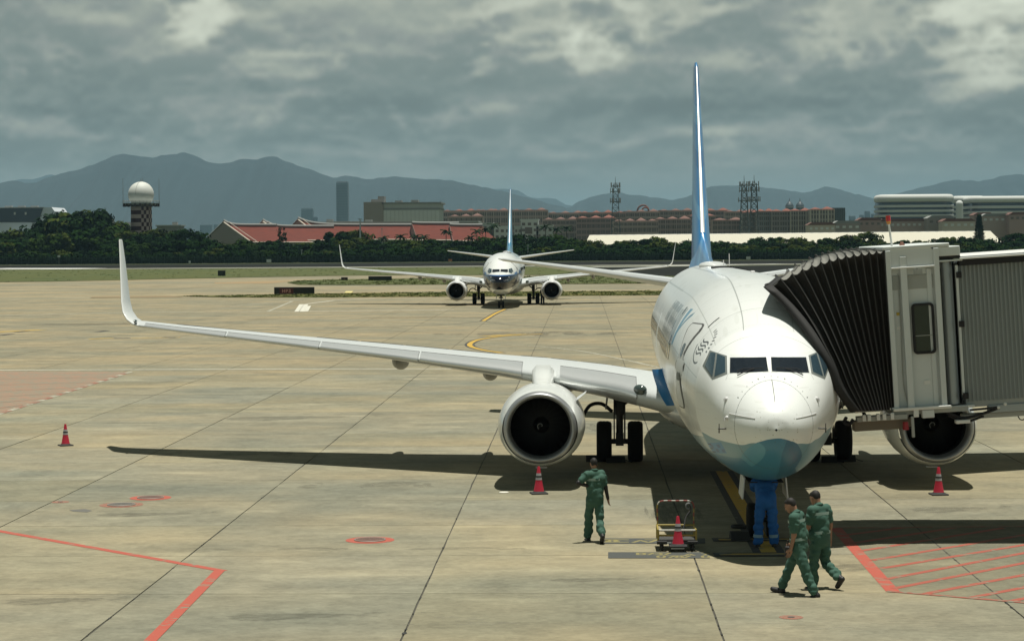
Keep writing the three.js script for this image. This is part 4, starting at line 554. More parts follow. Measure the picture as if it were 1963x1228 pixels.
    { const rs = rng(77); for (let k = 0; k < 90; k++) { const X = rs() * w, Y = h * (0.12 + 0.5 * rs()), L = 10 + 60 * rs(); x.strokeStyle = `rgba(105,102,88,${0.04 + 0.07 * rs()})`; x.lineWidth = 1 + 3 * rs(); x.beginPath(); x.moveTo(X, Y); x.lineTo(X + 4 * (rs() - 0.5), Y + L); x.stroke(); } }
    // titles on the starboard shoulder: tall grey strokes, the blue slanted figure at their front end
    const r = rng(12); x.lineCap = 'butt';
    for (let k = 0; k < 16; k++) { const a0 = 6.3 + k * 0.42; x.strokeStyle = k % 3 ? '#59666c' : '#3b474d'; x.lineWidth = 0.1 * ppm; for (const da of [0, 0.2]) { const q0 = P(a0 + da, 3.92), q1 = P(a0 + da, 4.58); if (r() < 0.85) { x.beginPath(); x.moveTo(...q0); x.lineTo(...q1); x.stroke(); } } x.lineWidth = 0.09 * ppm; for (const yy of [3.94, 4.25, 4.56]) if (r() < 0.62) { x.beginPath(); x.moveTo(...P(a0, yy)); x.lineTo(...P(a0 + 0.24, yy)); x.stroke(); } }
    x.fillStyle = '#2b3a42'; for (let k = 0; k < 9; k++) { const q = P(6.08, 3.94 + k * 0.078); x.fillRect(q[0], q[1] - 5, 0.09 * ppm, 9); }
    poly([[6.02, 3.86], [5.74, 3.86], [5.6, 4.2], [5.5, 4.62], [5.8, 4.62], [5.86, 4.2]]); x.fillStyle = '#4f8fae'; x.fill();
    poly([[5.8, 3.98], [5.62, 4.22], [5.3, 4.5], [5.1, 4.57], [5.1, 4.5], [5.4, 4.3]]); x.fillStyle = '#4a7d97'; x.fill();
    // alliance roundel and the sample of lines in it, with the word on its rim
    { const c = P(3.2, 3.93), sx = ppm, sy = Math.abs(P(3.2, 3.8)[1] - P(3.2, 4.06)[1]) / 0.26; x.save(); x.translate(...c); x.scale(sx, sy); x.strokeStyle = '#4b4f50'; x.lineWidth = 0.03; x.beginPath(); x.arc(0, 0, 0.3, 0.2, 2.2); x.stroke(); for (let k = 0; k < 4; k++) { x.beginPath(); x.moveTo(-0.17, -0.1 + k * 0.075); x.bezierCurveTo(-0.05, -0.2 + k * 0.075, 0.04, 0.02 + k * 0.075, 0.18, -0.09 + k * 0.075); x.stroke(); } x.fillStyle = '#4b4f50'; for (let k = 0; k < 8; k++) { const a = Math.PI * 1.02 + k * 0.24; x.save(); x.translate(0.33 * Math.cos(a), 0.33 * Math.sin(a)); x.rotate(a + Math.PI / 2); x.fillRect(-0.015, -0.035, 0.03, 0.07); x.restore(); } x.restore(); }
  }, { anisotropy: 8 })),
  rear: paintMat(canvasTex(1024, 512, (x, w, h) => { x.fillStyle = WHITE; x.fillRect(0, 0, w, h); grime(x, w, h, 300, 6); x.strokeStyle = 'rgba(110,114,112,0.5)'; x.lineWidth = 1.5; for (let a = 14; a < 37; a += 2.5) { const X = (a - A2) / (A3 - A2) * w; x.beginPath(); x.moveTo(X, 0); x.lineTo(X, h); x.stroke(); } for (const f of [0.545, 0.44, 0.62]) { x.beginPath(); x.moveTo(0, h * f); x.lineTo(w, h * f); x.stroke(); } x.fillStyle = '#6d97a6'; x.fillRect(0, h * 0.9, w, h * 0.1); x.fillRect(0, 0, w, h * 0.1); })),
  fin: paintMat(canvasTex(512, 512, (x, w, h) => { x.fillStyle = '#3d86c0'; x.fillRect(0, 0, w, h); const r = rng(3); for (let k = 0; k < 5; k++) { x.strokeStyle = k % 2 ? 'rgba(120,180,215,0.55)' : 'rgba(40,105,165,0.6)'; x.lineWidth = 8 + k * 7; x.beginPath(); x.moveTo(0, h * (0.95 - k * 0.12)); x.bezierCurveTo(w * 0.3, h * (0.9 - k * 0.16), w * 0.5, h * (0.6 - k * 0.12), w, h * (0.62 - k * 0.14)); x.stroke(); } })),
  cowl: paintMat(canvasTex(256, 256, (x, w, h) => { x.fillStyle = '#dde0dd'; x.fillRect(0, 0, w, h); grime(x, w, h, 80, 8); x.strokeStyle = 'rgba(90,94,92,0.6)'; x.lineWidth = 1.2; x.beginPath(); x.moveTo(0, h * 0.48); x.lineTo(w, h * 0.48); x.stroke(); })),
  rimW: mat(0.68, 0.7, 0.68, 0.4), fillet2: mat(0.02, 0.16, 0.4, 0.35),
};
const parked = airliner('parked_airliner', 'large white airliner parked at the boarding bridge with pale blue wave under its nose', skinA, {});
parked.position.set(3.6, 0, -39.58); parked.rotation.y = -0.0148;

// ---- paint of the far airliner
const skinB = {
  nose: paintMat(canvasTex(1024, 1024, (x, w, h) => {
    const X = v => (v + 1.7) / 3.4 * w, Y = v => (1 - (v - 1.2) / 3.4) * h;
    x.fillStyle = WHITE; x.fillRect(0, 0, w, h);
    x.beginPath(); x.moveTo(X(-1.7), Y(3.22)); x.quadraticCurveTo(X(0), Y(3.1), X(1.7), Y(3.22)); x.lineTo(X(1.7), Y(2.25)); x.quadraticCurveTo(X(0), Y(1.4), X(-1.7), Y(2.25)); x.closePath(); x.fillStyle = '#0a1020'; x.fill();
    x.beginPath(); x.moveTo(X(-1.7), Y(3.3)); x.quadraticCurveTo(X(0), Y(3.18), X(1.7), Y(3.3)); x.lineTo(X(1.7), Y(3.22)); x.quadraticCurveTo(X(0), Y(3.06), X(-1.7), Y(3.22)); x.closePath(); x.fillStyle = '#2f5c96'; x.fill();
    x.strokeStyle = '#c9ccd0'; x.lineWidth = 12; x.beginPath(); x.moveTo(X(-1.7), Y(2.25)); x.quadraticCurveTo(X(0), Y(1.4), X(1.7), Y(2.25)); x.stroke();
  }), 0.16),
  fore: paintMat(canvasTex(1024, 512, (x, w, h) => { const P = (a, y, s) => stageA(a, y, s, A1, A2, w, h); x.fillStyle = WHITE; x.fillRect(0, 0, w, h); for (const s of [-1, 1]) { x.beginPath(); const q = [[A1, 3.26], [4.6, 3.3], [A2, 2.9], [A2, 2.5], [4.2, 2.3], [A1, 2.1]].map(p => P(p[0], p[1], s)); q.forEach((p, i) => i ? x.lineTo(...p) : x.moveTo(...p)); x.closePath(); x.fillStyle = '#15233f'; x.fill(); x.beginPath(); [[A1, 3.36], [A2, 3.1], [A2, 2.9], [4.6, 3.28], [A1, 3.22]].map(p => P(p[0], p[1], s)).forEach((p, i) => i ? x.lineTo(...p) : x.moveTo(...p)); x.closePath(); x.fillStyle = '#3b6fae'; x.fill(); } })),
  rear: paintMat(canvasTex(512, 256, (x, w, h) => { x.fillStyle = WHITE; x.fillRect(0, 0, w, h); x.fillStyle = '#a9b4b6'; x.fillRect(0, h * 0.38, w, h * 0.24); })),
  fin: paintMat(canvasTex(128, 128, (x, w, h) => { x.fillStyle = '#4f97bd'; x.fillRect(0, 0, w, h); x.fillStyle = '#3d7fae'; x.fillRect(0, 0, w, h * 0.4); })),
  cowl: mat(0.7, 0.71, 0.7, 0.35), rimW: mat(0.6, 0.62, 0.62, 0.4),
};
const far = airliner('taxiing_airliner', 'smaller-looking far white airliner with dark blue nose band facing the camera on the taxiway', skinB, {});
{ const p = G(961, 590); far.position.set(p.x, 0, p.z + 4); far.rotation.y = 0.004; }
// ---------------------------------------------------------------- boarding bridge
{
  const D = 42.6, O = AT(1715, 785, D), S = FOCAL / D;
  const br = thing('boarding_bridge', 'grey boarding bridge with black pleated canopy pressed against the parked airliner', 'boarding bridge', [O.x, O.y, O.z]);
  const grey = mat(0.62, 0.66, 0.65, 0.55), greyD = mat(0.36, 0.38, 0.36, 0.6), steel = mat(0.34, 0.37, 0.38, 0.35, 0.55), dark = mat(0.02, 0.02, 0.022, 0.85), white = mat(0.72, 0.73, 0.7, 0.5), brown = mat(0.17, 0.145, 0.11, 0.8), corr = mat(0.27, 0.3, 0.3, 0.5, 0.2);
  const rubT = noiseTex(256, (u, v) => { const a = tn(u * 6, v * 24, 6, 24, 61), b = tn(u * 30, v * 90, 30, 90, 62), k = sstep(0.62, 0.85, a * 0.6 + b * 0.4); const L = 0.008 + 0.005 * b + 0.016 * k; return [L * 1.05, L, L * 0.96]; });
  const rubber = mat(1, 1, 1, 0.75, 0, { map: rubT }), seamM = mat(0.045, 0.045, 0.043, 0.8), canvas = mat(0.2, 0.2, 0.18, 0.85);
  const TILT = 0.058, frame = new THREE.Matrix4().makeRotationZ(TILT);
  const P = (n, g, m, parent = br, l) => part(parent, n, g.clone().applyMatrix4(frame), m, l); // square with the sloping tunnel
  // cab: floor, front wall between posts, roof, far walls
  P('cab_floor', box(1.5, 0.1, 3.6, 0.72, -0.07, -1.84), greyD);
  P('cab_roof', rbox(1.32, 0.07, 3.7, 0.02, 0.62, 3.22, -1.84), grey);
  P('cab_wall', box(0.9, 2.82, 0.05, 0.52, 1.41, -0.13), grey);
  P('cab_wall', box(1.0, 3.1, 0.05, 0.52, 1.56, -3.6), greyD);
  for (const [x0, x1, z] of [[0, 0.1, 0.02], [0.28, 0.41, 0.0], [0.95, 1.06, 0.0]]) P('cab_post', rbox(x1 - x0, x0 === 0.28 ? 3.04 : 3.17, 0.12, 0.012, (x0 + x1) / 2, x0 === 0.28 ? 1.52 : 1.585, z - 0.04), grey);
  { const sh = new THREE.Shape(); sh.moveTo(0.1, 2.83); sh.lineTo(0.98, 2.83); sh.lineTo(0.98, 3.1); sh.lineTo(0.88, 3.21); sh.lineTo(0.1, 3.19); P('cab_header', new THREE.ExtrudeGeometry(sh, { depth: 0.09, bevelEnabled: true, bevelSize: 0.008, bevelThickness: 0.008, bevelSegments: 1 }).translate(0, 0, -0.11), grey); }
  P('cab_ledge', rbox(0.86, 0.035, 0.1, 0.01, 0.53, 2.815, 0.0), white);
  P('cab_sill', rbox(1.16, 0.06, 0.16, 0.015, 0.55, 0.0, 0.02), white);
  P('cab_panel', rbox(0.52, 0.28, 0.03, 0.01, 0.67, 2.52, -0.1), greyD);
  P('cab_panel', rbox(0.155, 0.28, 0.03, 0.01, 0.19, 2.52, -0.1), greyD);
  P('cab_panel', rbox(0.1, 2.75, 0.06, 0.01, 0.86, 1.4, -0.105), grey);
  { const w0 = roundRect(0.47, 0.9, 1.08, 2.08, 0.07, 5), sh = new THREE.Shape(w0.map(p => new THREE.Vector2(...p))), hole = new THREE.Path(roundRect(0.505, 0.865, 1.115, 2.045, 0.05, 5).map(p => new THREE.Vector2(...p))); sh.holes.push(hole);
    const fr = P('cab_window', new THREE.ExtrudeGeometry(sh, { depth: 0.05, bevelEnabled: true, bevelSize: 0.006, bevelThickness: 0.006, bevelSegments: 1 }).translate(0, 0, -0.07), dark);
    P('pane', box(0.38, 0.95, 0.012, 0.685, 1.58, -0.085), new THREE.MeshPhysicalMaterial({ color: C(0.02, 0.028, 0.026), roughness: 0.07, clearcoat: 1, side: THREE.DoubleSide }), fr); P('window_bar', box(0.36, 0.014, 0.02, 0.685, 1.44, -0.07), greyD, fr); }
  // second header, drum column and slim post between cab and tunnel
  P('link_header', rbox(0.5, 0.19, 1.2, 0.02, 1.24, 3.09, -0.62), grey);
  P('link_gutter', box(0.5, 0.06, 1.1, 1.24, 2.965, -0.6), dark);
  P('link_rail', rbox(0.56, 0.035, 0.06, 0.01, 1.25, 2.9, -0.06), grey);
  P('roller_column', rod([1.22, 0.02, -0.3], [1.22, 2.9, -0.3], 0.14, 0.14, 24), steel);
  P('link_wall', box(0.5, 3.0, 0.05, 1.2, 1.5, -0.62), dark);
  P('link_post', rbox(0.055, 2.6, 0.08, 0.01, 1.42, 1.5, -0.16), grey);
  for (const y of [2.6, 1.62, 0.18]) P('link_hinge', rbox(0.1, 0.12, 0.12, 0.01, 1.45, y, -0.12), dark);
  P('link_plate', rbox(0.62, 0.05, 0.3, 0.01, 1.3, -0.03, -0.2), white);
  // tunnel: corrugated wall, roof edge, gutter, beams
  const x0 = 1.47, x1 = 8.6, top = 2.78, bot = 0.06, pitch = 0.083;
  { const pts = []; for (let x = x0; x < x1; x += pitch) pts.push([x, -0.2], [x + pitch * 0.42, -0.2], [x + pitch * 0.54, -0.165], [x + pitch * 0.88, -0.165], [x + pitch, -0.2]); P('tunnel_wall', loft([pts.map(p => [p[0], bot, p[1]]), pts.map(p => [p[0], top, p[1]])], { closed: false }).toNonIndexed(), corr); const back = pts.map(p => [p[0], p[1]]); P('tunnel_wall', loft([back.map(p => [p[0], bot, -3.6 - p[1] * 0.4]), back.map(p => [p[0], top, -3.6 - p[1] * 0.4])], { closed: false }).toNonIndexed(), corr); }
  P('tunnel_gutter', box(x1 - x0, 0.13, 0.3, (x0 + x1) / 2, 2.845, -0.2), dark);
  P('tunnel_roof', rbox(x1 - x0 + 0.1, 0.04, 3.5, 0.015, (x0 + x1) / 2, 2.955, -1.9), white);
  P('roof_edge', rbox(x1 - x0, 0.035, 0.06, 0.01, (x0 + x1) / 2, 2.925, -0.02), white);
  P('tunnel_floor', box(x1 - x0, 0.12, 3.4, (x0 + x1) / 2, 0.0, -1.9), greyD);
  P('tunnel_beam', rbox(x1 - 1.9, 0.16, 0.2, 0.015, (x1 + 1.9) / 2, -0.12, -0.26), steel);
  P('tunnel_beam', rbox(x1 - 1.4, 0.1, 0.3, 0.015, (x1 + 1.4) / 2, -0.26, -0.45), greyD);
  P('tunnel_beam', rbox(x1 - 1.4, 0.2, 0.2, 0.015, (x1 + 1.4) / 2, -0.15, -3.3), greyD);
  P('cable', tube([[1.05, -0.12, -0.1], [1.35, -0.25, -0.05], [1.75, -0.2, -0.1], [2.1, -0.1, -0.12]], 0.03, 24, 7), dark);
  P('cable', tube([[1.1, -0.2, -0.2], [1.4, -0.34, -0.15], [1.8, -0.26, -0.2]], 0.025, 24, 7), dark);
  P('cable', tube([[2.5, -0.28, -0.35], [2.55, -0.38, -0.35], [2.62, -0.39, -0.35], [2.68, -0.27, -0.35]], 0.012, 24, 6), dark);
  P('hydraulic_rod', rod([1.5, -0.1, 0.0], [2.05, -0.08, 0.02], 0.022), dark); P('rod_end', xf(new THREE.SphereGeometry(0.035, 12, 8), { p: [2.06, -0.08, 0.02] }), white); P('rod_end', xf(new THREE.SphereGeometry(0.035, 12, 8), { p: [2.2, -0.02, 0.02] }), white);
  P('under_plate', rbox(0.28, 0.07, 0.2, 0.01, 1.34, -0.32, -0.02), white);
  // underside of the cab: aprons, brackets, boxes, hanging red lamp
  P('apron_beam', rbox(1.16, 0.2, 0.4, 0.01, -0.22, -0.3, -0.3), brown);
  P('apron_rail', rbox(1.0, 0.1, 0.3, 0.01, -0.25, -0.15, -0.1), greyD);
  P('apron_tube', rod([-0.78, 0.0, 0.02], [0.1, 0.03, 0.02], 0.022), white);
  for (const x of [-0.62, -0.52, -0.34, -0.22, -0.06]) P('bracket', rbox(0.07, 0.13, 0.1, 0.01, x, -0.12, 0.08), white);
  P('control_box', rbox(0.24, 0.16, 0.2, 0.015, 0.66, -0.12, -0.02), grey);
  P('bracket', rbox(0.1, 0.14, 0.1, 0.01, 0.42, -0.1, 0.04), white);
  P('hanging_bracket', rbox(0.06, 0.42, 0.06, 0.01, 0.34, -0.36, 0.05), greyD); P('hanging_lamp', xf(new THREE.CylinderGeometry(0.055, 0.065, 0.16, 16), { p: [0.2, -0.33, 0.05] }), mat(0.3, 0.015, 0.02, 0.3)); P('hanging_arm', rod([0.2, -0.38, 0.05], [0.34, -0.36, 0.05], 0.015), dark);
  P('bumper_hose', tube([[-0.95, -0.1, -0.1], [-1.0, -0.2, -0.05], [-0.9, -0.24, -0.05], [-0.82, -0.15, -0.08]], 0.035, 20, 8), dark);
  for (let i = 0; i < 15; i++) P('rivet_head', xf(new THREE.SphereGeometry(0.011, 8, 6), { p: [0.05, 0.15 + i * 0.2, 0.03] }), greyD);
  for (const [x, y, w, h, m] of [[0.2, 1.62, 0.08, 0.05, white], [0.2, 1.9, 0.06, 0.06, mat(0.5, 0.36, 0.04, 0.6)], [0.7, 0.5, 0.12, 0.08, white]]) P('plate', box(w, h, 0.012, x, y, -0.095), m);
  P('conduit', tube([[0.24, 2.7, -0.08], [0.24, 1.6, -0.08], [0.235, 0.4, -0.08], [0.3, 0.05, -0.05]], 0.012, 30, 6), greyD); P('conduit', tube([[1.08, 2.75, -0.06], [1.08, 1.3, -0.06], [1.075, 0.1, -0.06]], 0.014, 24, 6), dark);
  P('flood_lamp', merge([box(0.16, 0.09, 0.1, 0.62, 2.72, 0.06), rod([0.62, 2.76, 0.0], [0.62, 2.8, -0.05], 0.012)]), greyD);
  // roof furniture
  const pole = P('beacon_pole', rod([0.22, 3.2, -0.5], [0.18, 3.72, -0.5], 0.022), white); P('beacon_base', rod([0.18, 3.7, -0.5], [0.178, 3.76, -0.5], 0.035, 0.05, 14), mat(0.55, 0.25, 0.06, 0.6), pole); P('beacon_glass', rod([0.176, 3.76, -0.5], [0.173, 3.875, -0.5], 0.052, 0.05, 18), new THREE.MeshPhysicalMaterial({ color: C(0.55, 0.012, 0.015), roughness: 0.15, clearcoat: 1 }), pole);
  P('roof_lamp', merge([box(0.1, 0.03, 0.08, 0.42, 3.27, -0.5), rod([0.42, 3.28, -0.5], [0.42, 3.33, -0.5], 0.03)]), mat(0.4, 0.2, 0.15, 0.6));
  P('roof_light', xf(new THREE.ConeGeometry(0.13, 0.14, 4), { p: [-0.12, 3.12, -0.4] }), white);
  // pleated canopy: ribs run up the near side, over the roof and down the far side
  const Dn = [[1468, 549, 42.9], [1507, 586, 42.68], [1541, 627, 42.38], [1563, 661, 42.17], [1586, 702, 42.05], [1601, 740, 42.05], [1618, 766, 42.1], [1635, 789, 42.2]].map(a => AT(...a).sub(O)).reverse();
  const An = (() => { const a = V(0, 0, 0.0).applyMatrix4(frame), b = V(-0.02, 3.2, 0.0).applyMatrix4(frame), o = []; for (let i = 0; i < 8; i++) o.push(a.clone().lerp(b, i / 7)); return o; })();
  const c0 = new THREE.CatmullRomCurve3(Dn), N = 13;
  const ribLine = k => { // near side from bottom to top, then back over the roof, then down
    const out = [], e = 1 - k; for (let i = 0; i <= 16; i++) { const t = i / 16, p = c0.getPointAt(t).lerp(Dn[0].clone().lerp(Dn[7], t), Math.min(1, 1.6 * k)), q = An[0].clone().lerp(An[7], t); const r = p.lerp(q, k); r.y += 0.16 * Math.sin(Math.PI * k) * Math.pow(t, 3); r.z += 0.1 * Math.sin(Math.PI * k); out.push(r); }
    const topN = out[16], back = lerp(-3.5, -3.5, k); for (let i = 1; i <= 6; i++) out.push(V(topN.x + 0.5 * e * Math.sin(Math.PI * i / 12), topN.y + 0.03 * Math.sin(Math.PI * i / 6) + 0.15 * e * Math.sin(Math.PI * i / 12), topN.z + (back - topN.z) * i / 6 - 0.001));
    const tr = out[out.length - 1]; for (let i = 1; i <= 6; i++) out.push(V(lerp(tr.x, Math.max(tr.x, lerp(-0.75, 0, k)), i / 6), lerp(tr.y, 0.02, i / 6), tr.z));
    return out.map(v => [v.x, v.y, v.z]);
  };
  const bias = k => Math.pow(k, 0.8);
  for (let f = 0; f < N; f++) {
    const a = ribLine(bias(f / N)), b = ribLine(bias((f + 1) / N)), m = a.map((p, i) => { const q = b[i], w = 0.11; const c = [(p[0] + q[0]) / 2, (p[1] + q[1]) / 2, (p[2] + q[2]) / 2]; if (i <= 15) c[2] -= w * (0.35 + 0.65 * Math.min(1, i / 6)); else if (i <= 22) c[1] -= 0.07; else c[2] += w; return c; });
    const sag = (u, v, t) => u.map((p, i) => p.map((c, d) => lerp(c, v[i][d], t))), q1 = sag(a, m, 0.5), q2 = sag(m, b, 0.5); q1.forEach((p, i) => { if (i > 15 && i <= 22) p[1] -= 0.018; else if (i <= 15) p[2] -= 0.02 + 0.012 * Math.sin(i * 1.7 + f); }); q2.forEach((p, i) => { if (i > 15 && i <= 22) p[1] -= 0.018; else if (i <= 15) p[2] -= 0.018 + 0.012 * Math.sin(i * 2.3 + f * 2); });
    const strips = [a, q1, m, q2, b], side = strips.map(s => s.slice(0, 17)), roof = strips.map(s => s.slice(16, 23)), rear = strips.map(s => s.slice(22));
    part(br, 'canopy_fold', loft(side, { closed: false }), rubber); part(br, 'canopy_rear_fold', loft(rear, { closed: false }), rubber);
    part(br, 'canopy_roof_fold', loft(roof, { closed: false }), canvas);
  }
  for (let f = 0; f <= N; f++) part(br, 'canopy_rib', tube(ribLine(bias(f / N)), f ? 0.01 : 0.02, 70, 6), f ? seamM : dark);
  { const R = []; const e = ribLine(0).slice(0, 23); for (const [dx, dz] of [[-0.05, 0.03], [-0.02, 0.1], [0.08, 0.12], [0.14, 0.05]]) R.push(e.map(p => [p[0] + dx, p[1] + dx * 0.2, p[2] + dz])); part(br, 'canopy_bumper', loft(R, { closed: false }), mat(0.014, 0.014, 0.014, 0.75)); }
  // the bridge's drive column, outside the picture to the right
  for (const z of [-0.5, -3.1]) part(br, 'support_leg', rod([6.3, 0.2, z], [6.3, -O.y + 0.9, z], 0.2, 0.2, 18), greyD);
  part(br, 'drive_bogie', rbox(0.5, 0.4, 3.4, 0.05, 6.3, -O.y + 0.85, -1.8), greyD);
  for (const z of [-0.3, -3.3]) part(br, 'drive_wheel', tyreGeo(0.5, 0.35).translate(6.3, -O.y + 0.5, z), dark);
}
// ---------------------------------------------------------------- hills, city, trees, fence, signs
const hz = px => 473 + 0.007 * (1115 - px) * 1; // where the horizon lies in the photograph
{
  const hill = mat(0.022, 0.038, 0.045, 1);
  const ridge = (name, prof, d, seed, label, deep = 2600) => {
    const c = curve(prof), x0 = prof[0][0], x1 = prof[prof.length - 1][0], n = 260, rings = [];
    const rows = [[-1, -0.05], [-0.8, 0.08], [-0.6, 0.24], [-0.4, 0.46], [-0.22, 0.7], [-0.1, 0.87], [0, 1], [0.2, 0.72], [0.6, 0.3], [1, -0.05]];
    for (const [q, h] of rows) { const r = []; for (let i = 0; i <= n; i++) { const px = lerp(x0, x1, i / n), top = AT(px, c(px) - (fbm3(px / 14, seed, 1, 3) - 0.5) * 5, d), spur = fbm3(px / 38, q * 1.6 + seed, 2.5, 4) - 0.5; const y = Math.max(-5, top.y * clamp(h + spur * 0.22 * (1 - Math.abs(2 * h - 1)))); r.push([top.x * (1 + q * deep / d * 0.5), q === 0 ? top.y : y, top.z - q * deep + spur * 300 * (q ? 1 : 0)]); } rings.push(r); }
    struct(name, loft(rings, { closed: false }), hill, label);
  };
  ridge('hills', [[-700, 372], [-250, 360], [-60, 352], [0, 350], [25, 345], [55, 352], [90, 340], [130, 328], [165, 320], [200, 305], [230, 295], [250, 296], [290, 301], [320, 296], [350, 293], [375, 298], [400, 310], [430, 313], [460, 304], [490, 305], [520, 300], [545, 308], [580, 320], [610, 330], [640, 340], [660, 336], [700, 343], [760, 338], [800, 342], [860, 345], [900, 353], [950, 363], [1000, 376], [1050, 390], [1090, 400], [1200, 425], [1300, 460]], 9500, 3, 'blue-grey mountain ridge on the left');
  ridge('hills', [[1020, 440], [1070, 405], [1100, 392], [1130, 379], [1180, 370], [1230, 375], [1290, 382], [1330, 372], [1370, 357], [1420, 355], [1470, 360], [1540, 368], [1590, 358], [1630, 368], [1680, 380], [1720, 370], [1780, 356], [1840, 345], [1880, 346], [1920, 338], [1950, 333], [1990, 338], [2300, 350], [2700, 372]], 11500, 8, 'blue-grey hills on the right');
  ridge('hills', [[-300, 380], [0, 352], [40, 344], [70, 342], [95, 335], [130, 345], [240, 380], [600, 370], [860, 346], [900, 354], [950, 362], [985, 362], [1020, 378], [1060, 380], [1090, 394], [1180, 400], [1260, 395], [1400, 400], [1600, 390], [1800, 372], [1890, 355], [2100, 380]], 15500, 14, 'farther, paler hills');
}
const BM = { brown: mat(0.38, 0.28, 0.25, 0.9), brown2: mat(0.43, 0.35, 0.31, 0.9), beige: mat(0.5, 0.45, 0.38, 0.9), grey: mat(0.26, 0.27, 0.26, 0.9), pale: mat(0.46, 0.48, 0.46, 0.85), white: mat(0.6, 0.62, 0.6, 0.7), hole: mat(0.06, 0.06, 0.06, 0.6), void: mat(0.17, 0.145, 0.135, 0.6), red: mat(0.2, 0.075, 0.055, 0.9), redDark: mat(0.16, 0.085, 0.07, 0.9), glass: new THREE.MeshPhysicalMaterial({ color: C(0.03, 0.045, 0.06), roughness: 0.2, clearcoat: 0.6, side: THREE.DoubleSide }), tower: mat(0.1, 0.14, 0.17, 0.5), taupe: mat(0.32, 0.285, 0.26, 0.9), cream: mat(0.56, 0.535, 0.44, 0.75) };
const span = (px0, px1, py, d) => { const a = AT(px0, py, d), b = AT(px1, py, d); return { x: (a.x + b.x) / 2, w: b.x - a.x, z: -d, y: (a.y + b.y) / 2 }; };
// apartment slab: dark recessed core, floor slabs and piers in front, roof
function slabBlock(name, label, px0, px1, pyTop, d, { floors = 7, bays = 10, wall = BM.brown, pier = BM.brown2, roof = BM.red, deep = 16, gables = 0, group, turn = 0 } = {}) {
  const s = span(px0, px1, pyTop, d), H = s.y, t = thing(name, label, 'apartment block', [s.x, 0, s.z], turn, group), W = s.w;
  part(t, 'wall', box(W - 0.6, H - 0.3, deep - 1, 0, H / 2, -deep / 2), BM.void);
  const sl = [], pi = [], fh = H / floors; for (let f = 0; f <= floors; f++) sl.push(box(W, fh * 0.34, 1.1, 0, Math.min(H - 0.2, f * fh + fh * 0.17), -0.4));
  for (let b = 0; b <= bays; b++) pi.push(box(W / bays * (b % 3 ? 0.24 : 0.5), H, 1.3, -W / 2 + b * W / bays * 0.985 + W * 0.0075, H / 2, -0.3));
  const wl = merge([box(0.6, H, deep, -W / 2, H / 2, -deep / 2), box(0.6, H, deep, W / 2, H / 2, -deep / 2)]);
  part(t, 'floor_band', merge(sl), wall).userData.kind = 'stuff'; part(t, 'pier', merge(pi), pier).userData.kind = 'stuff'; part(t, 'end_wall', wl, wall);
  const hip = (w, x, h) => { const g = new THREE.BufferGeometry(), e = 0.7, a = w / 2 + e, z0 = e, z1 = -deep - e, r = Math.max(0.2, a - deep * 0.35); const p = [[-a, 0, z0], [a, 0, z0], [a, 0, z1], [-a, 0, z1], [-r, h, -deep / 2], [r, h, -deep / 2]].map(q => [q[0] + x, q[1] + H, q[2]]); const f = [[0, 1, 5], [0, 5, 4], [1, 2, 5], [2, 3, 4], [2, 4, 5], [3, 0, 4]]; const pos = []; f.forEach(k => k.forEach(i => pos.push(...p[i]))); g.setAttribute('position', new THREE.Float32BufferAttribute(pos, 3)); g.computeVertexNormals(); return g; };
  if (gables) for (let k = 0; k < gables; k++) part(t, 'roof', hip(W / gables * 0.96, -W / 2 + (k + 0.5) * W / gables, 1.7 + (k % 3) * 0.5), roof); else part(t, 'roof', hip(W, 0, 3), roof);
  return t;
}
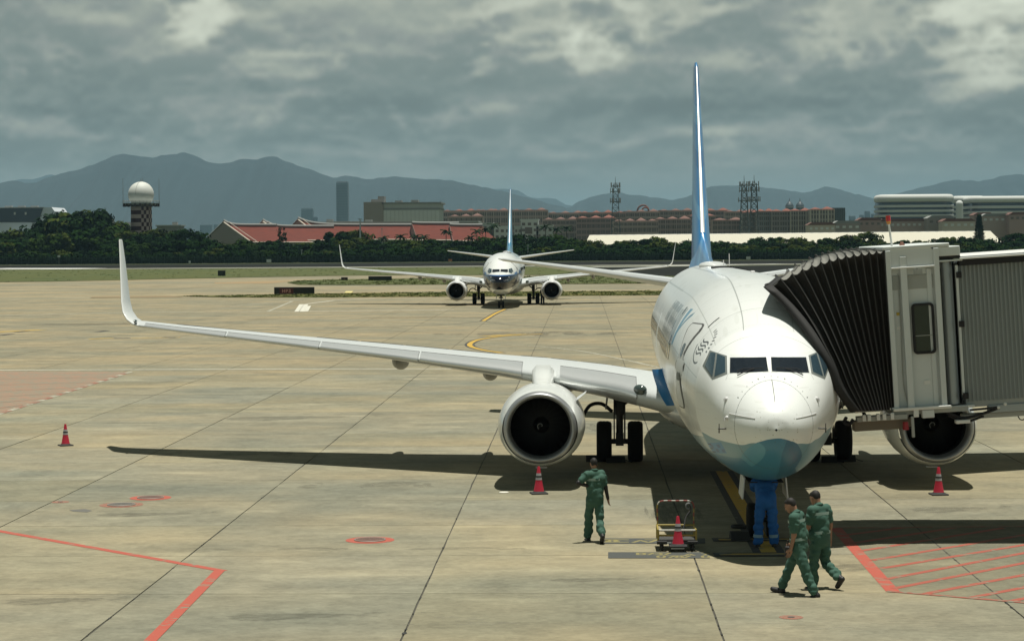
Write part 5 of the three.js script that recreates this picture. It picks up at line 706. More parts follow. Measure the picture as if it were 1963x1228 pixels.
{
  // skyscrapers and faint blocks of the city
  const tower = (px0, px1, py, d, label, name = 'skyscraper', m = BM.tower) => { const s = span(px0, px1, py, d), t = thing(name, label, 'tower', [s.x, 0, s.z]); part(t, 'shaft', rbox(s.w, s.y, s.w * 0.9, s.w * 0.04, 0, s.y / 2, 0), m); const f = []; for (let k = 1; k < 26; k++) f.push(box(s.w * 1.01, s.y * 0.006, s.w * 0.92, 0, s.y * k / 26, 0)); part(t, 'floor_band', merge(f), mat(0.16, 0.2, 0.22, 0.6)).userData.kind = 'stuff'; part(t, 'crown', box(s.w * 0.9, s.y * 0.012, s.w * 0.8, 0, s.y * 1.005, 0), m); return t; };
  tower(645, 667, 349, 5200, 'tall slim glass skyscraper in front of the left mountains');
  tower(578, 600, 399, 6500, 'pale short tower block left of the skyscraper', 'tower_block');
  tower(601, 609, 416, 6500, 'narrow faint block at the foot of the pale tower', 'tower_block');
  tower(384, 405, 430, 6500, 'faint city block beside the red roofs, the left one of two', 'tower_block'); tower(410, 424, 430, 6700, 'faint city block beside the red roofs, the right one of two', 'tower_block');
  for (const [a, b, y] of [[1648, 1656, 412], [1658, 1668, 405], [1670, 1679, 410], [1628, 1640, 414]]) tower(a, b, y, 6200, 'faint far tower block between the green block and the white curved building', 'tower_block').userData.group = 'faint far blocks on the right';
  // big plain block with a grey end and a pale front
  { const d = 1350, s = span(733, 842, 389, d), e = span(697, 735, 387, d), t = thing('warehouse', 'large block building with brown windowless end and pale ribbed front above the red roofs', 'building', [s.x, 0, s.z]);
    part(t, 'wall', box(s.w, s.y, 40, 0, s.y / 2, -20), BM.pale); part(t, 'end_tower', box(e.w, e.y, 42, e.x - s.x, e.y / 2, -20), BM.taupe); part(t, 'cornice', box(s.w + 1.6, 1.1, 42, 0.4, s.y, -20), BM.grey); part(t, 'cornice', box(s.w + 0.8, 0.9, 41.2, 0.2, s.y - 3.6, -20), BM.grey);
    const y2 = AT(780, 402, d).y; for (let k = 0; k < 14; k++) part(t, 'panel', box(s.w / 14 * 0.9, y2 * 0.62, 0.4, -s.w / 2 + (k + 0.5) * s.w / 14, y2 * 0.68, 0.2), BM.white);
    for (const [a, b, y, n] of [[711, 724, 382, 'roof_house'], [724, 736, 376, 'roof_house'], [757, 769, 384, 'roof_house'], [788, 801, 383, 'roof_house']]) { const q = span(a, b, y, d + 10); part(t, n, box(q.w, q.y, 12, q.x - s.x, q.y / 2, -16), BM.grey); } }
  // the long low flat-roofed hall in front of it
  { const s = span(585, 912, 426, 1120), t = thing('terminal_hall', 'long low grey hall with flat roof behind the red roofs', 'building', [s.x, 0, s.z]); part(t, 'wall', box(s.w, s.y, 30, 0, s.y / 2, -15), BM.grey); part(t, 'roof_slab', box(s.w + 3, 0.9, 33, 0, s.y, -15), BM.pale); for (const [a, b, y] of [[625, 637, 420], [700, 712, 421], [640, 690, 424]]) { const q = span(a, b, y, 1125); part(t, 'roof_house', box(q.w, 3, 5, q.x - s.x, q.y - 1.5, -8), BM.grey); } }
  // old terminal: three red tiled roofs with up-swept ridges
  const tileT = noiseTex(256, (u, v) => { const rib = 0.75 + 0.25 * Math.abs(Math.sin(u * Math.PI * 64)), L = rib * (0.8 + 0.4 * tn(u * 20, v * 30, 20, 30, 9)); return [0.125 * L, 0.019 * L, 0.008 * L]; });
  const tiles = mat(1, 1, 1, 0.85, 0, { map: tileT });
  const redRoof = (label, rl, rr, yr, el, er, ye, d, swept) => {
    const A = AT(rl, yr, d + 34), B = AT(rr, yr, d + 34), Cc = AT(el, ye, d), Dd = AT(er, ye, d), o = V((A.x + B.x) / 2, 0, -d), t = thing('tiled_terminal', label, 'terminal', [o.x, 0, o.z]);
    const L = p => [p.x - o.x, p.y, p.z - o.z]; const n = 16, top = [], mid = [], low = [], back = [];
    for (let i = 0; i <= n; i++) { const k = i / n, a = A.clone().lerp(B, k), c = Cc.clone().lerp(Dd, k), up = swept * Math.pow(1 - k, 9), sag = 0.7; a.y += up; const m = a.clone().lerp(c, 0.5); m.y -= sag; const b = a.clone(); b.z -= 30; b.y -= (a.y - c.y); top.push(L(a)); mid.push(L(m)); low.push(L(c)); back.push(L(b)); }
    const len = A.distanceTo(B) / 40; part(t, 'roof', loft([top, mid, low], { closed: false, uv: (p, i, j) => [j / n * len, i / 2] }), tiles); part(t, 'rear_roof', loft([back, top], { closed: false }), tiles);
    part(t, 'ridge_beam', tube(top.map(p => [p[0], p[1] + 0.7, p[2]]), 0.9, 40, 6), BM.grey); part(t, 'eave_board', tube(low.map(p => [p[0], p[1] - 0.2, p[2]]), 0.35, 40, 5), BM.beige); part(t, 'rake_board', rod(top[0], low[0], swept > 1 ? 0.4 : 0.2, swept > 1 ? 0.35 : 0.2, 6), swept > 1 ? BM.beige : BM.redDark); if (swept > 1) part(t, 'rake_board', rod([top[0][0] + 2.6, top[0][1], top[0][2]], [low[0][0] + 2.6, low[0][1] + 0.25, low[0][2]], 0.18, 0.18, 5), BM.beige);
    const g = new THREE.BufferGeometry(), gl = AT(rl - (el - rl) * 0.75, ye, d + 60); const q = [L(gl), low[0], [low[0][0], 0, low[0][2]], [L(gl)[0], 0, L(gl)[2]], top[0]]; const pos = []; for (const f of [[0, 1, 4], [0, 3, 2], [0, 2, 1]]) f.forEach(i => pos.push(...q[i])); g.setAttribute('position', new THREE.Float32BufferAttribute(pos, 3)); g.computeVertexNormals(); part(t, 'gable_wall', g, BM.taupe); part(t, 'rake_board', rod(top[0], q[0], 0.5, 0.4, 6), BM.grey);
    const fw = low.map(p => [p[0], 0, p[2] - 4]), fu = low.map(p => [p[0], p[1] - 0.4, p[2] - 4]); part(t, 'front_wall', loft([fu, fw], { closed: false }), BM.beige); const cols = []; for (let i = 0; i <= 30; i++) { const p = low[0], r = low[n]; cols.push(box(0.5, low[0][1] - 0.5, 0.5, lerp(p[0], r[0], i / 30), (low[0][1] - 0.5) / 2, -2.6 + p[2])); } part(t, 'column', merge(cols), BM.white).userData.kind = 'stuff';
    return t;
  };
  redRoof('red tiled terminal roof with swept ridge, leftmost of the stepped row', 428, 530, 434, 481, 600, 463.5, 1000, 2.2);
  redRoof('red tiled terminal roof with swept ridge, second of the stepped row', 503, 640, 436.5, 556, 700, 460, 1018, 3.2);
  redRoof('longest red tiled terminal roof, behind the white mast', 571, 800, 433.5, 620, 850, 458.5, 1036, 3.4);
  redRoof('red tiled terminal roof with a peak, right of the white mast', 790, 880, 430.5, 800, 925, 459.5, 1012, 0.3);
  redRoof('small red tiled roof at the right end of the terminal row', 862, 925, 434, 868, 957, 461, 1000, 0.3);
  // white low-rise flats by the far airliner's fin
  { const d = 1180; for (const [a, b, y, m, l] of [[905, 945, 428, BM.pale, 'pale low block of flats left of the far airliner fin'], [938, 978, 434, BM.white, 'white low block of flats just left of the far airliner fin'], [986, 1000, 434, BM.pale, 'narrow pale block just right of the far airliner fin'], [998, 1032, 421, BM.white, 'white block of flats with one dark square window right of the far airliner fin'], [1028, 1060, 432, BM.pale, 'pale stepped block of flats beside the palms']]) { const s = span(a, b, y, d), t = thing('low_block', l, 'apartment block', [s.x, 0, s.z]); part(t, 'wall', box(s.w, s.y, 14, 0, s.y / 2, -7), m); part(t, 'parapet', box(s.w + 0.6, 0.8, 14.4, 0, s.y, -7), m); const cols = Math.max(2, Math.round(s.w / 3)); for (let r = 0; r < 3; r++) for (let c = 0; c < cols; c++) { const w = s.w / cols; part(t, 'window', box(w * 0.55, 1.5, 0.3, -s.w / 2 + (c + 0.5) * w, s.y - 2.4 - r * 3.3, 0.06), BM.void); } if (a === 998) part(t, 'opening', box(4, 3.6, 0.4, -0.5, s.y - 6, 0.1), BM.void); } }
  // brown apartment quarter
  const grp = 'brown apartment blocks with red roofs in the middle distance';
  const rows = [[845, 960, 405, 1950, 6, 14, 5], [905, 1050, 404, 1800, 6, 16, 6], [1048, 1120, 409, 1900, 6, 10, 3], [1110, 1200, 408, 1820, 6, 12, 4], [1195, 1265, 406, 1850, 6, 10, 3], [1262, 1330, 404, 1880, 7, 10, 3], [1325, 1400, 404, 1900, 7, 12, 3], [1390, 1450, 406, 1860, 7, 9, 3], [1040, 1110, 421, 1620, 5, 12, 3], [1105, 1180, 418, 1600, 6, 12, 3], [1176, 1262, 424, 1520, 5, 14, 4], [1255, 1325, 420, 1560, 6, 10, 3], [1318, 1372, 414, 1640, 6, 9, 2], [1366, 1428, 422, 1500, 6, 10, 2], [860, 925, 415, 1600, 6, 10, 3]];
  const where = ['farthest left, behind the pale low blocks', 'directly behind the far airliner fin', 'back row, just right of the far airliner fin', 'back row, left of the single lattice mast', 'back row, right of the single lattice mast', 'back row, under the small red arch', 'back row, partly behind the tail fin', 'back row, left of the paired masts', 'front row, first to the right of the white flats', 'front row, below the single lattice mast', 'front row, lower and longer, right of the single mast', 'front row, before the small red arch', 'front row, just left of the tail fin', 'front row, just right of the tail fin', 'front row, between the big block building and the white flats'];
  rows.forEach(([a, b, y, d, f, n, g], i) => slabBlock('apartment_block', `brown apartment block, ${where[i]}`, a, b, y, d, { floors: f, bays: n * 2, gables: g, wall: i % 2 ? BM.brown : BM.brown2, pier: i % 3 ? BM.brown2 : BM.brown, roof: i % 3 ? BM.redDark : BM.red, group: grp }));
  const tall = [[1424, 1456, 407, 1480, BM.taupe, 'grey-brown apartment slab right of the paired masts, left end of the tall row'], [1452, 1484, 405, 1470, BM.grey, 'grey apartment slab of the tall row, third from its right end'], [1480, 1520, 405, 1465, BM.taupe, 'apartment slab under the two domes, middle of the tall row'], [1516, 1556, 404, 1460, BM.beige, 'beige apartment slab just right of the domes in the tall row'], [1554, 1600, 401.5, 1440, BM.beige, 'beige apartment slab with red roof at the right end of the tall row']];
  tall.forEach(([a, b, y, d, w, l]) => slabBlock('apartment_block', l, a, b, y, d, { floors: 8, bays: 8, gables: 2, wall: BM.taupe, pier: w, roof: BM.red }));
  { const s = span(1597, 1621, 398, 1500), t = thing('green_block', 'dark blue-green glazed block at the end of the apartment row', 'office block', [s.x, 0, s.z]); part(t, 'wall', box(s.w, s.y, 14, 0, s.y / 2, -7), mat(0.07, 0.095, 0.1, 0.5)); const f = []; for (let k = 1; k < 7; k++) f.push(box(0.5, s.y, 0.4, -s.w / 2 + k * s.w / 7, s.y / 2, 0.1)); part(t, 'fin', merge(f), mat(0.11, 0.14, 0.145, 0.5)).userData.kind = 'stuff'; }
  for (const [px, l] of [[1514, 'dark domed tower top, left of the pair'], [1534, 'dark domed tower top, right of the pair']]) { const d = 2300, c = AT(px, 397, d), t = thing('domed_tower', l, 'tower', [c.x, 0, -d]), r = 8 / FOCAL * d; part(t, 'shaft', xf(new THREE.CylinderGeometry(r * 0.92, r * 0.95, c.y, 20), { p: [0, c.y / 2, 0] }), BM.tower); part(t, 'dome', xf(new THREE.LatheGeometry([[1, 0], [1.02, 0.2], [0.9, 0.6], [0.62, 1.0], [0.32, 1.3], [0.12, 1.6], [0.05, 2.1], [0, 2.3]].map(p => new THREE.Vector2(p[0] * r, p[1] * r)), 24), { p: [0, c.y, 0] }), mat(0.06, 0.085, 0.1, 0.5)); part(t, 'cornice', xf(new THREE.TorusGeometry(r, r * 0.06, 6, 24), { r: [Math.PI / 2, 0, 0], p: [0, c.y, 0] }), BM.grey); }
  { const d = 1900, c = AT(1233, 404, d), t = thing('roof_arch', 'small open red arch on the apartment roofs near the single mast', 'roof structure', [c.x, 0, -d]); part(t, 'arch', xf(new THREE.TorusGeometry(5, 0.8, 6, 20, Math.PI), { p: [0, c.y, 0] }), BM.redDark); part(t, 'arch', xf(new THREE.TorusGeometry(3, 0.7, 6, 20, Math.PI), { p: [2, c.y, 3] }), BM.red); part(t, 'plinth', box(12, c.y, 6, 0, c.y / 2, 0), BM.redDark); }
  // lattice masts
  for (const [px, top, d, l] of [[1180, 346, 1450, 'lattice radio mast standing alone left of the tail fin'], [1427, 344, 1420, 'left lattice mast of the pair right of the tail fin'], [1446, 343, 1430, 'right lattice mast of the pair right of the tail fin']]) {
    const c = AT(px, top + 8, d), H = c.y, t = thing('lattice_mast', l, 'radio mast', [c.x, 0, -d]), m = mat(0.13, 0.14, 0.14, 0.7), w0 = 3.6, w1 = 1.5, W = y => lerp(w0, w1, y / H), k = (sx, sz, y) => [sx * W(y), y, sz * W(y)];
    for (const [sx, sz] of [[-1, -1], [1, -1], [1, 1], [-1, 1]]) part(t, 'leg', rod(k(sx, sz, 0), k(sx, sz, H), 0.3, 0.2, 5), m);
    const br = []; for (let i = 0; i < 12; i++) { const y0 = H * i / 12, y1 = H * (i + 1) / 12; for (const [a, b] of [[[-1, 1], [1, 1]], [[1, -1], [1, 1]], [[-1, -1], [-1, 1]], [[-1, -1], [1, -1]]]) br.push(rod(k(...a, y0), k(...b, y1), 0.12, 0.12, 4), rod(k(...b, y0), k(...a, y1), 0.12, 0.12, 4), rod(k(...a, y1), k(...b, y1), 0.1, 0.1, 4)); } part(t, 'brace', merge(br), m);
    part(t, 'spire', rod([0, H, 0], [0, H + 5.5, 0], 0.28, 0.1, 6), m);
    const r = rng(px); for (const q of [0.98, 0.9, 0.76]) { part(t, 'platform', xf(new THREE.CylinderGeometry(W(q * H) * 1.9, W(q * H) * 1.9, 0.4, 10), { p: [0, q * H, 0] }), m); for (let i = 0; i < 7; i++) { const a = i * 0.9 + r(), R = W(q * H) * 2.0; part(t, 'aerial', xf(new THREE.BoxGeometry(0.5, 3.4, 0.4), { p: [R * Math.cos(a), q * H + 0.7, R * Math.sin(a)], r: [0, -a, 0] }), mat(0.3, 0.3, 0.3, 0.6)); } } }
  // white curved building with banded storeys
  { const d = 1500, G3 = 'white curved office building', vol = (px0, px1, y0, y1, bands, label, zoff = 0) => { const s = span(px0, px1, y0, d + zoff), yb = AT(px0, y1, d + zoff).y, H = s.y, W = s.w, D2 = Math.min(46, W * 0.6), t = thing('curved_office', label, 'office building', [s.x, 0, -(d + zoff)]);
      const slab = (y, h, inset, m, n, round = 0) => { const w = W - inset * 2, dd = D2 - inset * 2, R = Math.min(dd / 2 - 0.1, 10 - inset), sh = new THREE.Shape(roundRect(-w / 2, w / 2, -dd / 2, dd / 2, R, 8).map(p => new THREE.Vector2(...p))); const g = new THREE.ExtrudeGeometry(sh, { depth: Math.max(0.05, h - 2 * round), bevelEnabled: round > 0, bevelSize: round, bevelThickness: round, bevelSegments: 5, bevelOffset: -round, curveSegments: 6 }); g.rotateX(-Math.PI / 2); g.translate(0, y + round, -D2 / 2); part(t, n, g, m); };
      const capH = (H - yb) * 0.3; slab(H - capH, capH, 0, BM.white, 'roof', capH * 0.48); const bh = (H - capH - yb) / (bands * 2); let y = H - capH; for (let b = 0; b < bands + 5; b++) { slab(y - bh, bh, 0.9, BM.glass, 'window_band'); slab(y - 2 * bh, bh, 0.1, BM.white, 'floor_band', Math.min(0.3, bh * 0.2)); y -= 2 * bh; if (y < 4) break; } slab(0, y, 0.5, BM.pale, 'base'); return t; };
    vol(1684, 1834, 372, 425, 4, 'long white office with rounded corners and four dark window bands, left of the curved trio'); vol(1828, 1893, 375, 425, 4, 'middle white curved office, set back between its two neighbours', 45); vol(1863, 2060, 375, 420, 3, 'white curved office running out of the right edge', 10);
    const c = AT(1840, 384, d - 6), t2 = thing('stair_drum', 'white rounded stair drum between the curved offices', 'building', [c.x, 0, c.z]); part(t2, 'drum', xf(new THREE.CapsuleGeometry(2.6, Math.max(1, c.y - 5), 6, 16), { p: [0, c.y / 2, 0] }), BM.white); part(t2, 'base', box(6, c.y * 0.5, 5, 0, c.y * 0.25, 0), BM.pale); }
  // low brown sheds and houses on the right
  [[1600, 1650, 428, 1180, BM.taupe, 'brown low shed in front of the green block'], [1646, 1690, 422, 1200, BM.brown, 'brown shed with dark roof left of the red beacon'], [1686, 1790, 424, 1210, BM.brown2, 'long brown shed beneath the curved offices'], [1780, 1830, 418, 1190, BM.taupe, 'stepped shed with pale canopy beneath the curved offices'], [1808, 1870, 424, 1170, BM.beige, 'beige low house with a row of windows left of the conifer'], [1868, 1905, 412, 1230, BM.brown, 'brown house behind the conifer'], [1884, 1940, 414, 1220, BM.brown2, 'brown house right of the conifer'], [1936, 2020, 411, 1210, BM.brown, 'brown house at the right edge'], [1550, 1602, 431, 1160, BM.beige, 'pale low house below the tall apartment row']].forEach(([a, b, y, d, m, l], i) => { const s = span(a, b, y, d), t = thing('low_building', l, 'building', [s.x, 0, s.z]); part(t, 'wall', box(s.w, s.y, 14, 0, s.y / 2, -7), m); const r = new THREE.Shape(); r.moveTo(-s.w / 2 - 0.6, 0); r.lineTo(s.w / 2 + 0.6, 0); r.lineTo(s.w / 2 - 2, 1.5); r.lineTo(-s.w / 2 + 2, 1.5); part(t, 'roof', new THREE.ExtrudeGeometry(r, { depth: 15, bevelEnabled: false }).translate(0, s.y, -14.5), i % 3 ? BM.redDark : BM.grey); const n = Math.max(3, Math.round(s.w / 3.2)); for (let c = 0; c < n; c++) part(t, 'window', box(s.w / n * 0.5, 1.3, 0.3, -s.w / 2 + (c + 0.5) * s.w / n, s.y - 1.9, 0.07), i % 2 ? BM.void : BM.white); });
  // white long roof behind the trees
  { const d = 960, a = AT(1130, 451, d + 60), b = AT(1900, 443.5, d + 60), t = thing('long_white_roof', 'long pale cream roof running behind the tree belt on the right', 'hangar', [0, 0, 0]); const A = [a.x, a.y, -d - 60], B = [b.x, a.y + 0.6, -d - 60], e = AT(1120, 474, d), C2 = [e.x, 6.2, -d], D3 = [AT(1922, 470, d).x, 6.2, -d]; const n = 90, up = [], lo = []; for (let i = 0; i <= n; i++) { const k = i / n; up.push([lerp(A[0], B[0], k), lerp(A[1], B[1], k) + (i % 2 ? 0.14 : 0), A[2]]); lo.push([lerp(C2[0], D3[0], k), 6.2 + (i % 2 ? 0.14 : 0), C2[2]]); } part(t, 'roof', loft([up, lo], { closed: false }), BM.cream); part(t, 'front_wall', loft([lo, lo.map(p => [p[0], 0, p[2] - 1.2])], { closed: false }), BM.beige); part(t, 'ridge_cap', tube([A, B], 0.25, 4, 6), BM.white); part(t, 'rear_roof', loft([up.map(p => [p[0], 4, p[2] - 30]), up], { closed: false }), BM.cream); }
  // control building at the left edge
  { const d = 1050, s = span(-90, 122, 396, d), t = thing('control_building', 'pale building with slanted dark glass front at the left edge', 'building', [s.x, 0, s.z]), H = s.y; const p = (px, py) => { const q = AT(px, py, d); return [q.x - s.x, q.y]; };
    const sh = new THREE.Shape([p(-90, 397), p(98, 397), p(104, 405), p(100, 470), p(100, 500), p(-90, 500)].map(q => new THREE.Vector2(q[0], Math.max(0, q[1])))); part(t, 'wall', new THREE.ExtrudeGeometry(sh, { depth: 26, bevelEnabled: false }).translate(0, 0, -26), mat(0.6, 0.65, 0.7, 0.7));
    const g = new THREE.Shape([p(-90, 399), p(82, 399), p(73, 426), p(-90, 426)].map(q => new THREE.Vector2(...q))); part(t, 'slanted_glass', new THREE.ExtrudeGeometry(g, { depth: 0.6, bevelEnabled: false }), BM.glass); part(t, 'glass_head', box(44, 0.35, 1.0, p(0, 398)[0], p(0, 398)[1], 0.3), BM.pale); for (const px of [28, 49]) part(t, 'interior_lamp', box(0.9, 1.2, 0.1, p(px, 409)[0], p(px, 409)[1], 0.66), mat(0.5, 0.5, 0.46, 0.6)); for (const px of [10, 35, 60]) part(t, 'roof_unit', box(3.4, 1.1, 3, p(px, 396)[0], p(px, 396)[1], -6), BM.grey); part(t, 'annex', box(16, 8.6, 10, p(50, 470)[0], 4.3, 12), mat(0.45, 0.52, 0.56, 0.7)); }
  for (const [a, b, y, l] of [[196, 214, 426, 'grey flat roof peeping over the trees left of the radar tower'], [300, 345, 432, 'grey flat roof peeping over the trees right of the radar tower'], [232, 248, 432, 'small grey roof right behind the radar tower']]) { const s = span(a, b, y, 1010), t = thing('flat_roof_house', l, 'building', [s.x, 0, s.z]); part(t, 'wall', box(s.w, s.y, 10, 0, s.y / 2, -5), BM.grey); part(t, 'roof_slab', box(s.w + 1.2, 0.5, 11.5, 0, s.y, -5), BM.pale); part(t, 'roof_tank', box(2.4, 1.6, 2.4, s.w * 0.2, s.y + 0.9, -5), BM.grey); }
  // radar tower
  { const d = 940, c = AT(270, 391, d), t = thing('radar_tower', 'radar tower with white ball dome on a red and white chequered shaft', 'radar tower', [c.x, 0, -d]), k = d / FOCAL;
    const ck = canvasTex(256, 256, (x) => { for (let i = 0; i < 16; i++) for (let j = 0; j < 16; j++) { x.fillStyle = (i + j) % 2 ? '#c9b3aa' : '#471d1d'; x.fillRect(i * 16, j * 16, 16, 16); } });
    const sh = part(t, 'shaft', xf(new THREE.CylinderGeometry(20 * k, 20.5 * k, c.y, 8), { p: [0, c.y / 2, 0], r: [0, 0.2, 0] }), mat(1, 1, 1, 0.8, 0, { map: ck })); { const u = sh.geometry.attributes.uv; for (let i = 0; i < u.count; i++) u.setXY(i, u.getX(i) * 1.5, u.getY(i) * c.y / (64 * k) * 0.52); }
    const un = part(t, 'platform', xf(new THREE.CylinderGeometry(35 * k, 33 * k, 0.7, 20), { p: [0, c.y, 0] }), BM.pale); const b = []; for (let i = 0; i < 22; i++) { const a = i / 22 * 6.283; b.push(box(0.5, 1.3, 0.9, 34 * k * Math.cos(a), c.y - 0.5, 34 * k * Math.sin(a), [0, -a, 0])); } part(t, 'bracket', merge(b), mat(0.07, 0.05, 0.05, 0.8), un);
    const rl = [xf(new THREE.TorusGeometry(35 * k, 0.08, 5, 40), { r: [Math.PI / 2, 0, 0], p: [0, c.y + 1.4, 0] })]; for (let i = 0; i < 30; i++) { const a = i / 30 * 6.283; rl.push(rod([35 * k * Math.cos(a), c.y, 35 * k * Math.sin(a)], [35 * k * Math.cos(a), c.y + 1.4, 35 * k * Math.sin(a)], 0.07, 0.07, 4)); } part(t, 'railing', merge(rl), BM.grey);
    const dm = part(t, 'dome', xf(new THREE.IcosahedronGeometry(24.8 * k, 4), { p: [0, c.y + 18.5 * k, 0] }), mat(0.62, 0.64, 0.6, 0.6)); part(t, 'dome_seam', xf(new THREE.TorusGeometry(24.9 * k, 0.07, 5, 60, Math.PI), { p: [0, c.y + 18.5 * k, 0], r: [0, 1.35, 0] }).rotateY(0), BM.grey, dm); part(t, 'finial', rod([0, c.y + 43 * k, 0], [0, c.y + 49 * k, 0], 0.14, 0.08, 5), BM.grey, dm);
    for (const s of [-1, 1]) part(t, 'lightning_rod', rod([s * 35 * k, c.y, 0], [s * 35 * k, c.y + 50 * k, 0], 0.14, 0.08, 5), BM.grey); part(t, 'lightning_rod', rod([-3 * k, c.y, -30 * k], [-3 * k, c.y + 52 * k, -30 * k], 0.12, 0.07, 5), BM.grey); }
  for (const [px, y0, d, l] of [[690, 420, 930, 'tall white mast in front of the red terminal roof'], [732, 438, 930, 'thin pole right of the tall white mast'], [578, 479, 846, 'short lamp pole by the fence below the red roofs'], [1012, 470, 846, 'thin pole by the fence behind the far airliner']]) { const a = AT(px, y0, d), t = thing('light_mast', l, 'mast', [a.x, 0, -d]); part(t, 'pole', rod([0, 0, 0], [0, a.y, 0], y0 === 420 ? 0.45 : 0.16, y0 === 420 ? 0.3 : 0.1, 8), BM.white); part(t, 'lamp_head', box(y0 === 420 ? 1.6 : 0.7, 0.35, 0.6, 0, a.y, 0), BM.pale); }
  // fence at the foot of the trees
  { const d = 836, t = thing('perimeter_fence', 'dark green mesh fence along the foot of the trees', 'fence', [0, 0, -d]), m = mat(0.022, 0.04, 0.032, 0.8), m2 = mat(0.02, 0.036, 0.03, 0.9); for (let i = 0; i < 170; i++) part(t, 'post', box(0.16, 2.9, 0.16, -255 + i * 3, 1.45, 0), m); const rl = []; for (const y of [0.15, 1.4, 2.75]) rl.push(box(510, 0.1, 0.1, 0, y, 0)); part(t, 'rail', merge(rl), m); const w = []; for (let i = 0; i < 2550; i++) w.push(box(0.06, 2.6, 0.05, -255 + i * 0.2, 1.45, 0)); const ms = part(t, 'mesh_panel', mergeGeometries(w), m2); ms.userData.kind = 'stuff'; }
  for (const [px, py, w, h, m, l] of [[515, 500, 9, 6, BM.white, 'small white notice board at the fence, left'], [863, 503, 7, 4, mat(0.5, 0.2, 0.1, 0.8), 'small orange box at the fence'], [1435, 496.5, 8, 5, BM.white, 'small white notice board at the fence, right of the tail fin'], [112, 491, 5, 4, BM.white, 'small white board among the left trees'], [363, 502, 4, 4, BM.white, 'small pale post box at the fence, left of the notice board']]) { const c = AT(px, py, 834), k = 834 / FOCAL, t = thing('notice_board', l, 'notice board', [c.x, 0, -834]); part(t, 'board', box(w * k, h * k, 0.1, 0, Math.max(c.y, h * k / 2 + 0.3), 0), m); part(t, 'post', rod([0, 0, 0], [0, Math.max(c.y, 1), 0], 0.06, 0.06, 5), BM.grey); }
}
// ---- airfield signs
{
  const signBox = (name, label, px0, px1, yTop, yBase, draw, cat = 'airfield sign') => { const a = G(px0, yBase), b = G(px1, yBase), d = -a.z, w = b.x - a.x, h = (yBase - yTop) / FOCAL * d, t = thing(name, label, cat, [(a.x + b.x) / 2, 0, (a.z + b.z) / 2]); part(t, 'cabinet', rbox(w, h, 0.45, 0.05, 0, h / 2, 0), mat(0.012, 0.013, 0.013, 0.6)); for (const s of [-0.8, 0, 0.8]) part(t, 'foot', box(0.1, 0.12, 0.5, s * w / 2, 0.05, 0), BM.grey); if (draw) { const tx = canvasTex(1024, Math.round(1024 * h / w), draw, { anisotropy: 8 }); const g = new THREE.PlaneGeometry(w * 0.97, h * 0.88); g.translate(0, h / 2, 0.229); part(t, 'sign_face', g, mat(1, 1, 1, 0.5, 0, { map: tx })); } return t; };
  signBox('location_sign', 'long black airfield sign with red panel reading HP3', 527, 601, 550, 563.5, (x, w, h) => { x.fillStyle = '#0f1512'; x.fillRect(0, 0, w, h); x.fillStyle = '#46110f'; x.fillRect(w * 0.125, h * 0.04, w * 0.36, h * 0.92); x.fillStyle = '#b98f86'; x.font = `bold ${Math.round(h * 0.72)}px sans-serif`; x.textAlign = 'center'; x.textBaseline = 'middle'; x.fillText('HP3', w * 0.3, h * 0.54); x.strokeStyle = '#27302c'; x.lineWidth = 4; for (const q of [0.49, 0.66, 0.83]) { x.beginPath(); x.moveTo(w * q, 0); x.lineTo(w * q, h); x.stroke(); } });
  signBox('location_sign', 'long dark airfield sign seen edge on in the grass island, left of the far airliner', 707, 750, 529, 537.5, null); signBox('location_sign', 'short dark airfield sign in the grass island with a brown face', 654, 666, 531, 537, (x, w, h) => { x.fillStyle = '#2a1712'; x.fillRect(0, 0, w, h); x.fillStyle = '#6b3d1f'; x.fillRect(w * 0.4, h * 0.3, w * 0.25, h * 0.5); }); signBox('location_sign', 'small dark airfield sign on the far grass field, above the grass strip', 418, 431, 518, 529, (x, w, h) => { x.fillStyle = '#10140f'; x.fillRect(0, 0, w, h); x.fillStyle = '#2e362f'; x.fillRect(w * 0.2, h * 0.3, w * 0.5, h * 0.3); });
  { const c = G(801, 530), t = thing('marker_box', 'pale grey box under the far airliner left wing', 'marker box', [c.x, 0, c.z]); part(t, 'cabinet', rbox(0.75, 0.65, 0.5, 0.06, 0, 0.34, 0), BM.pale); part(t, 'lid', rbox(0.8, 0.08, 0.55, 0.02, 0, 0.68, 0), BM.grey); }
  struct('yellow_patch', sheet([G(663, 558.5), G(677, 558.5), G(674, 562), G(660, 562)], 0.06), mat(0.6, 0.52, 0.22, 0.8), 'small yellow patch on the taxiway');
}
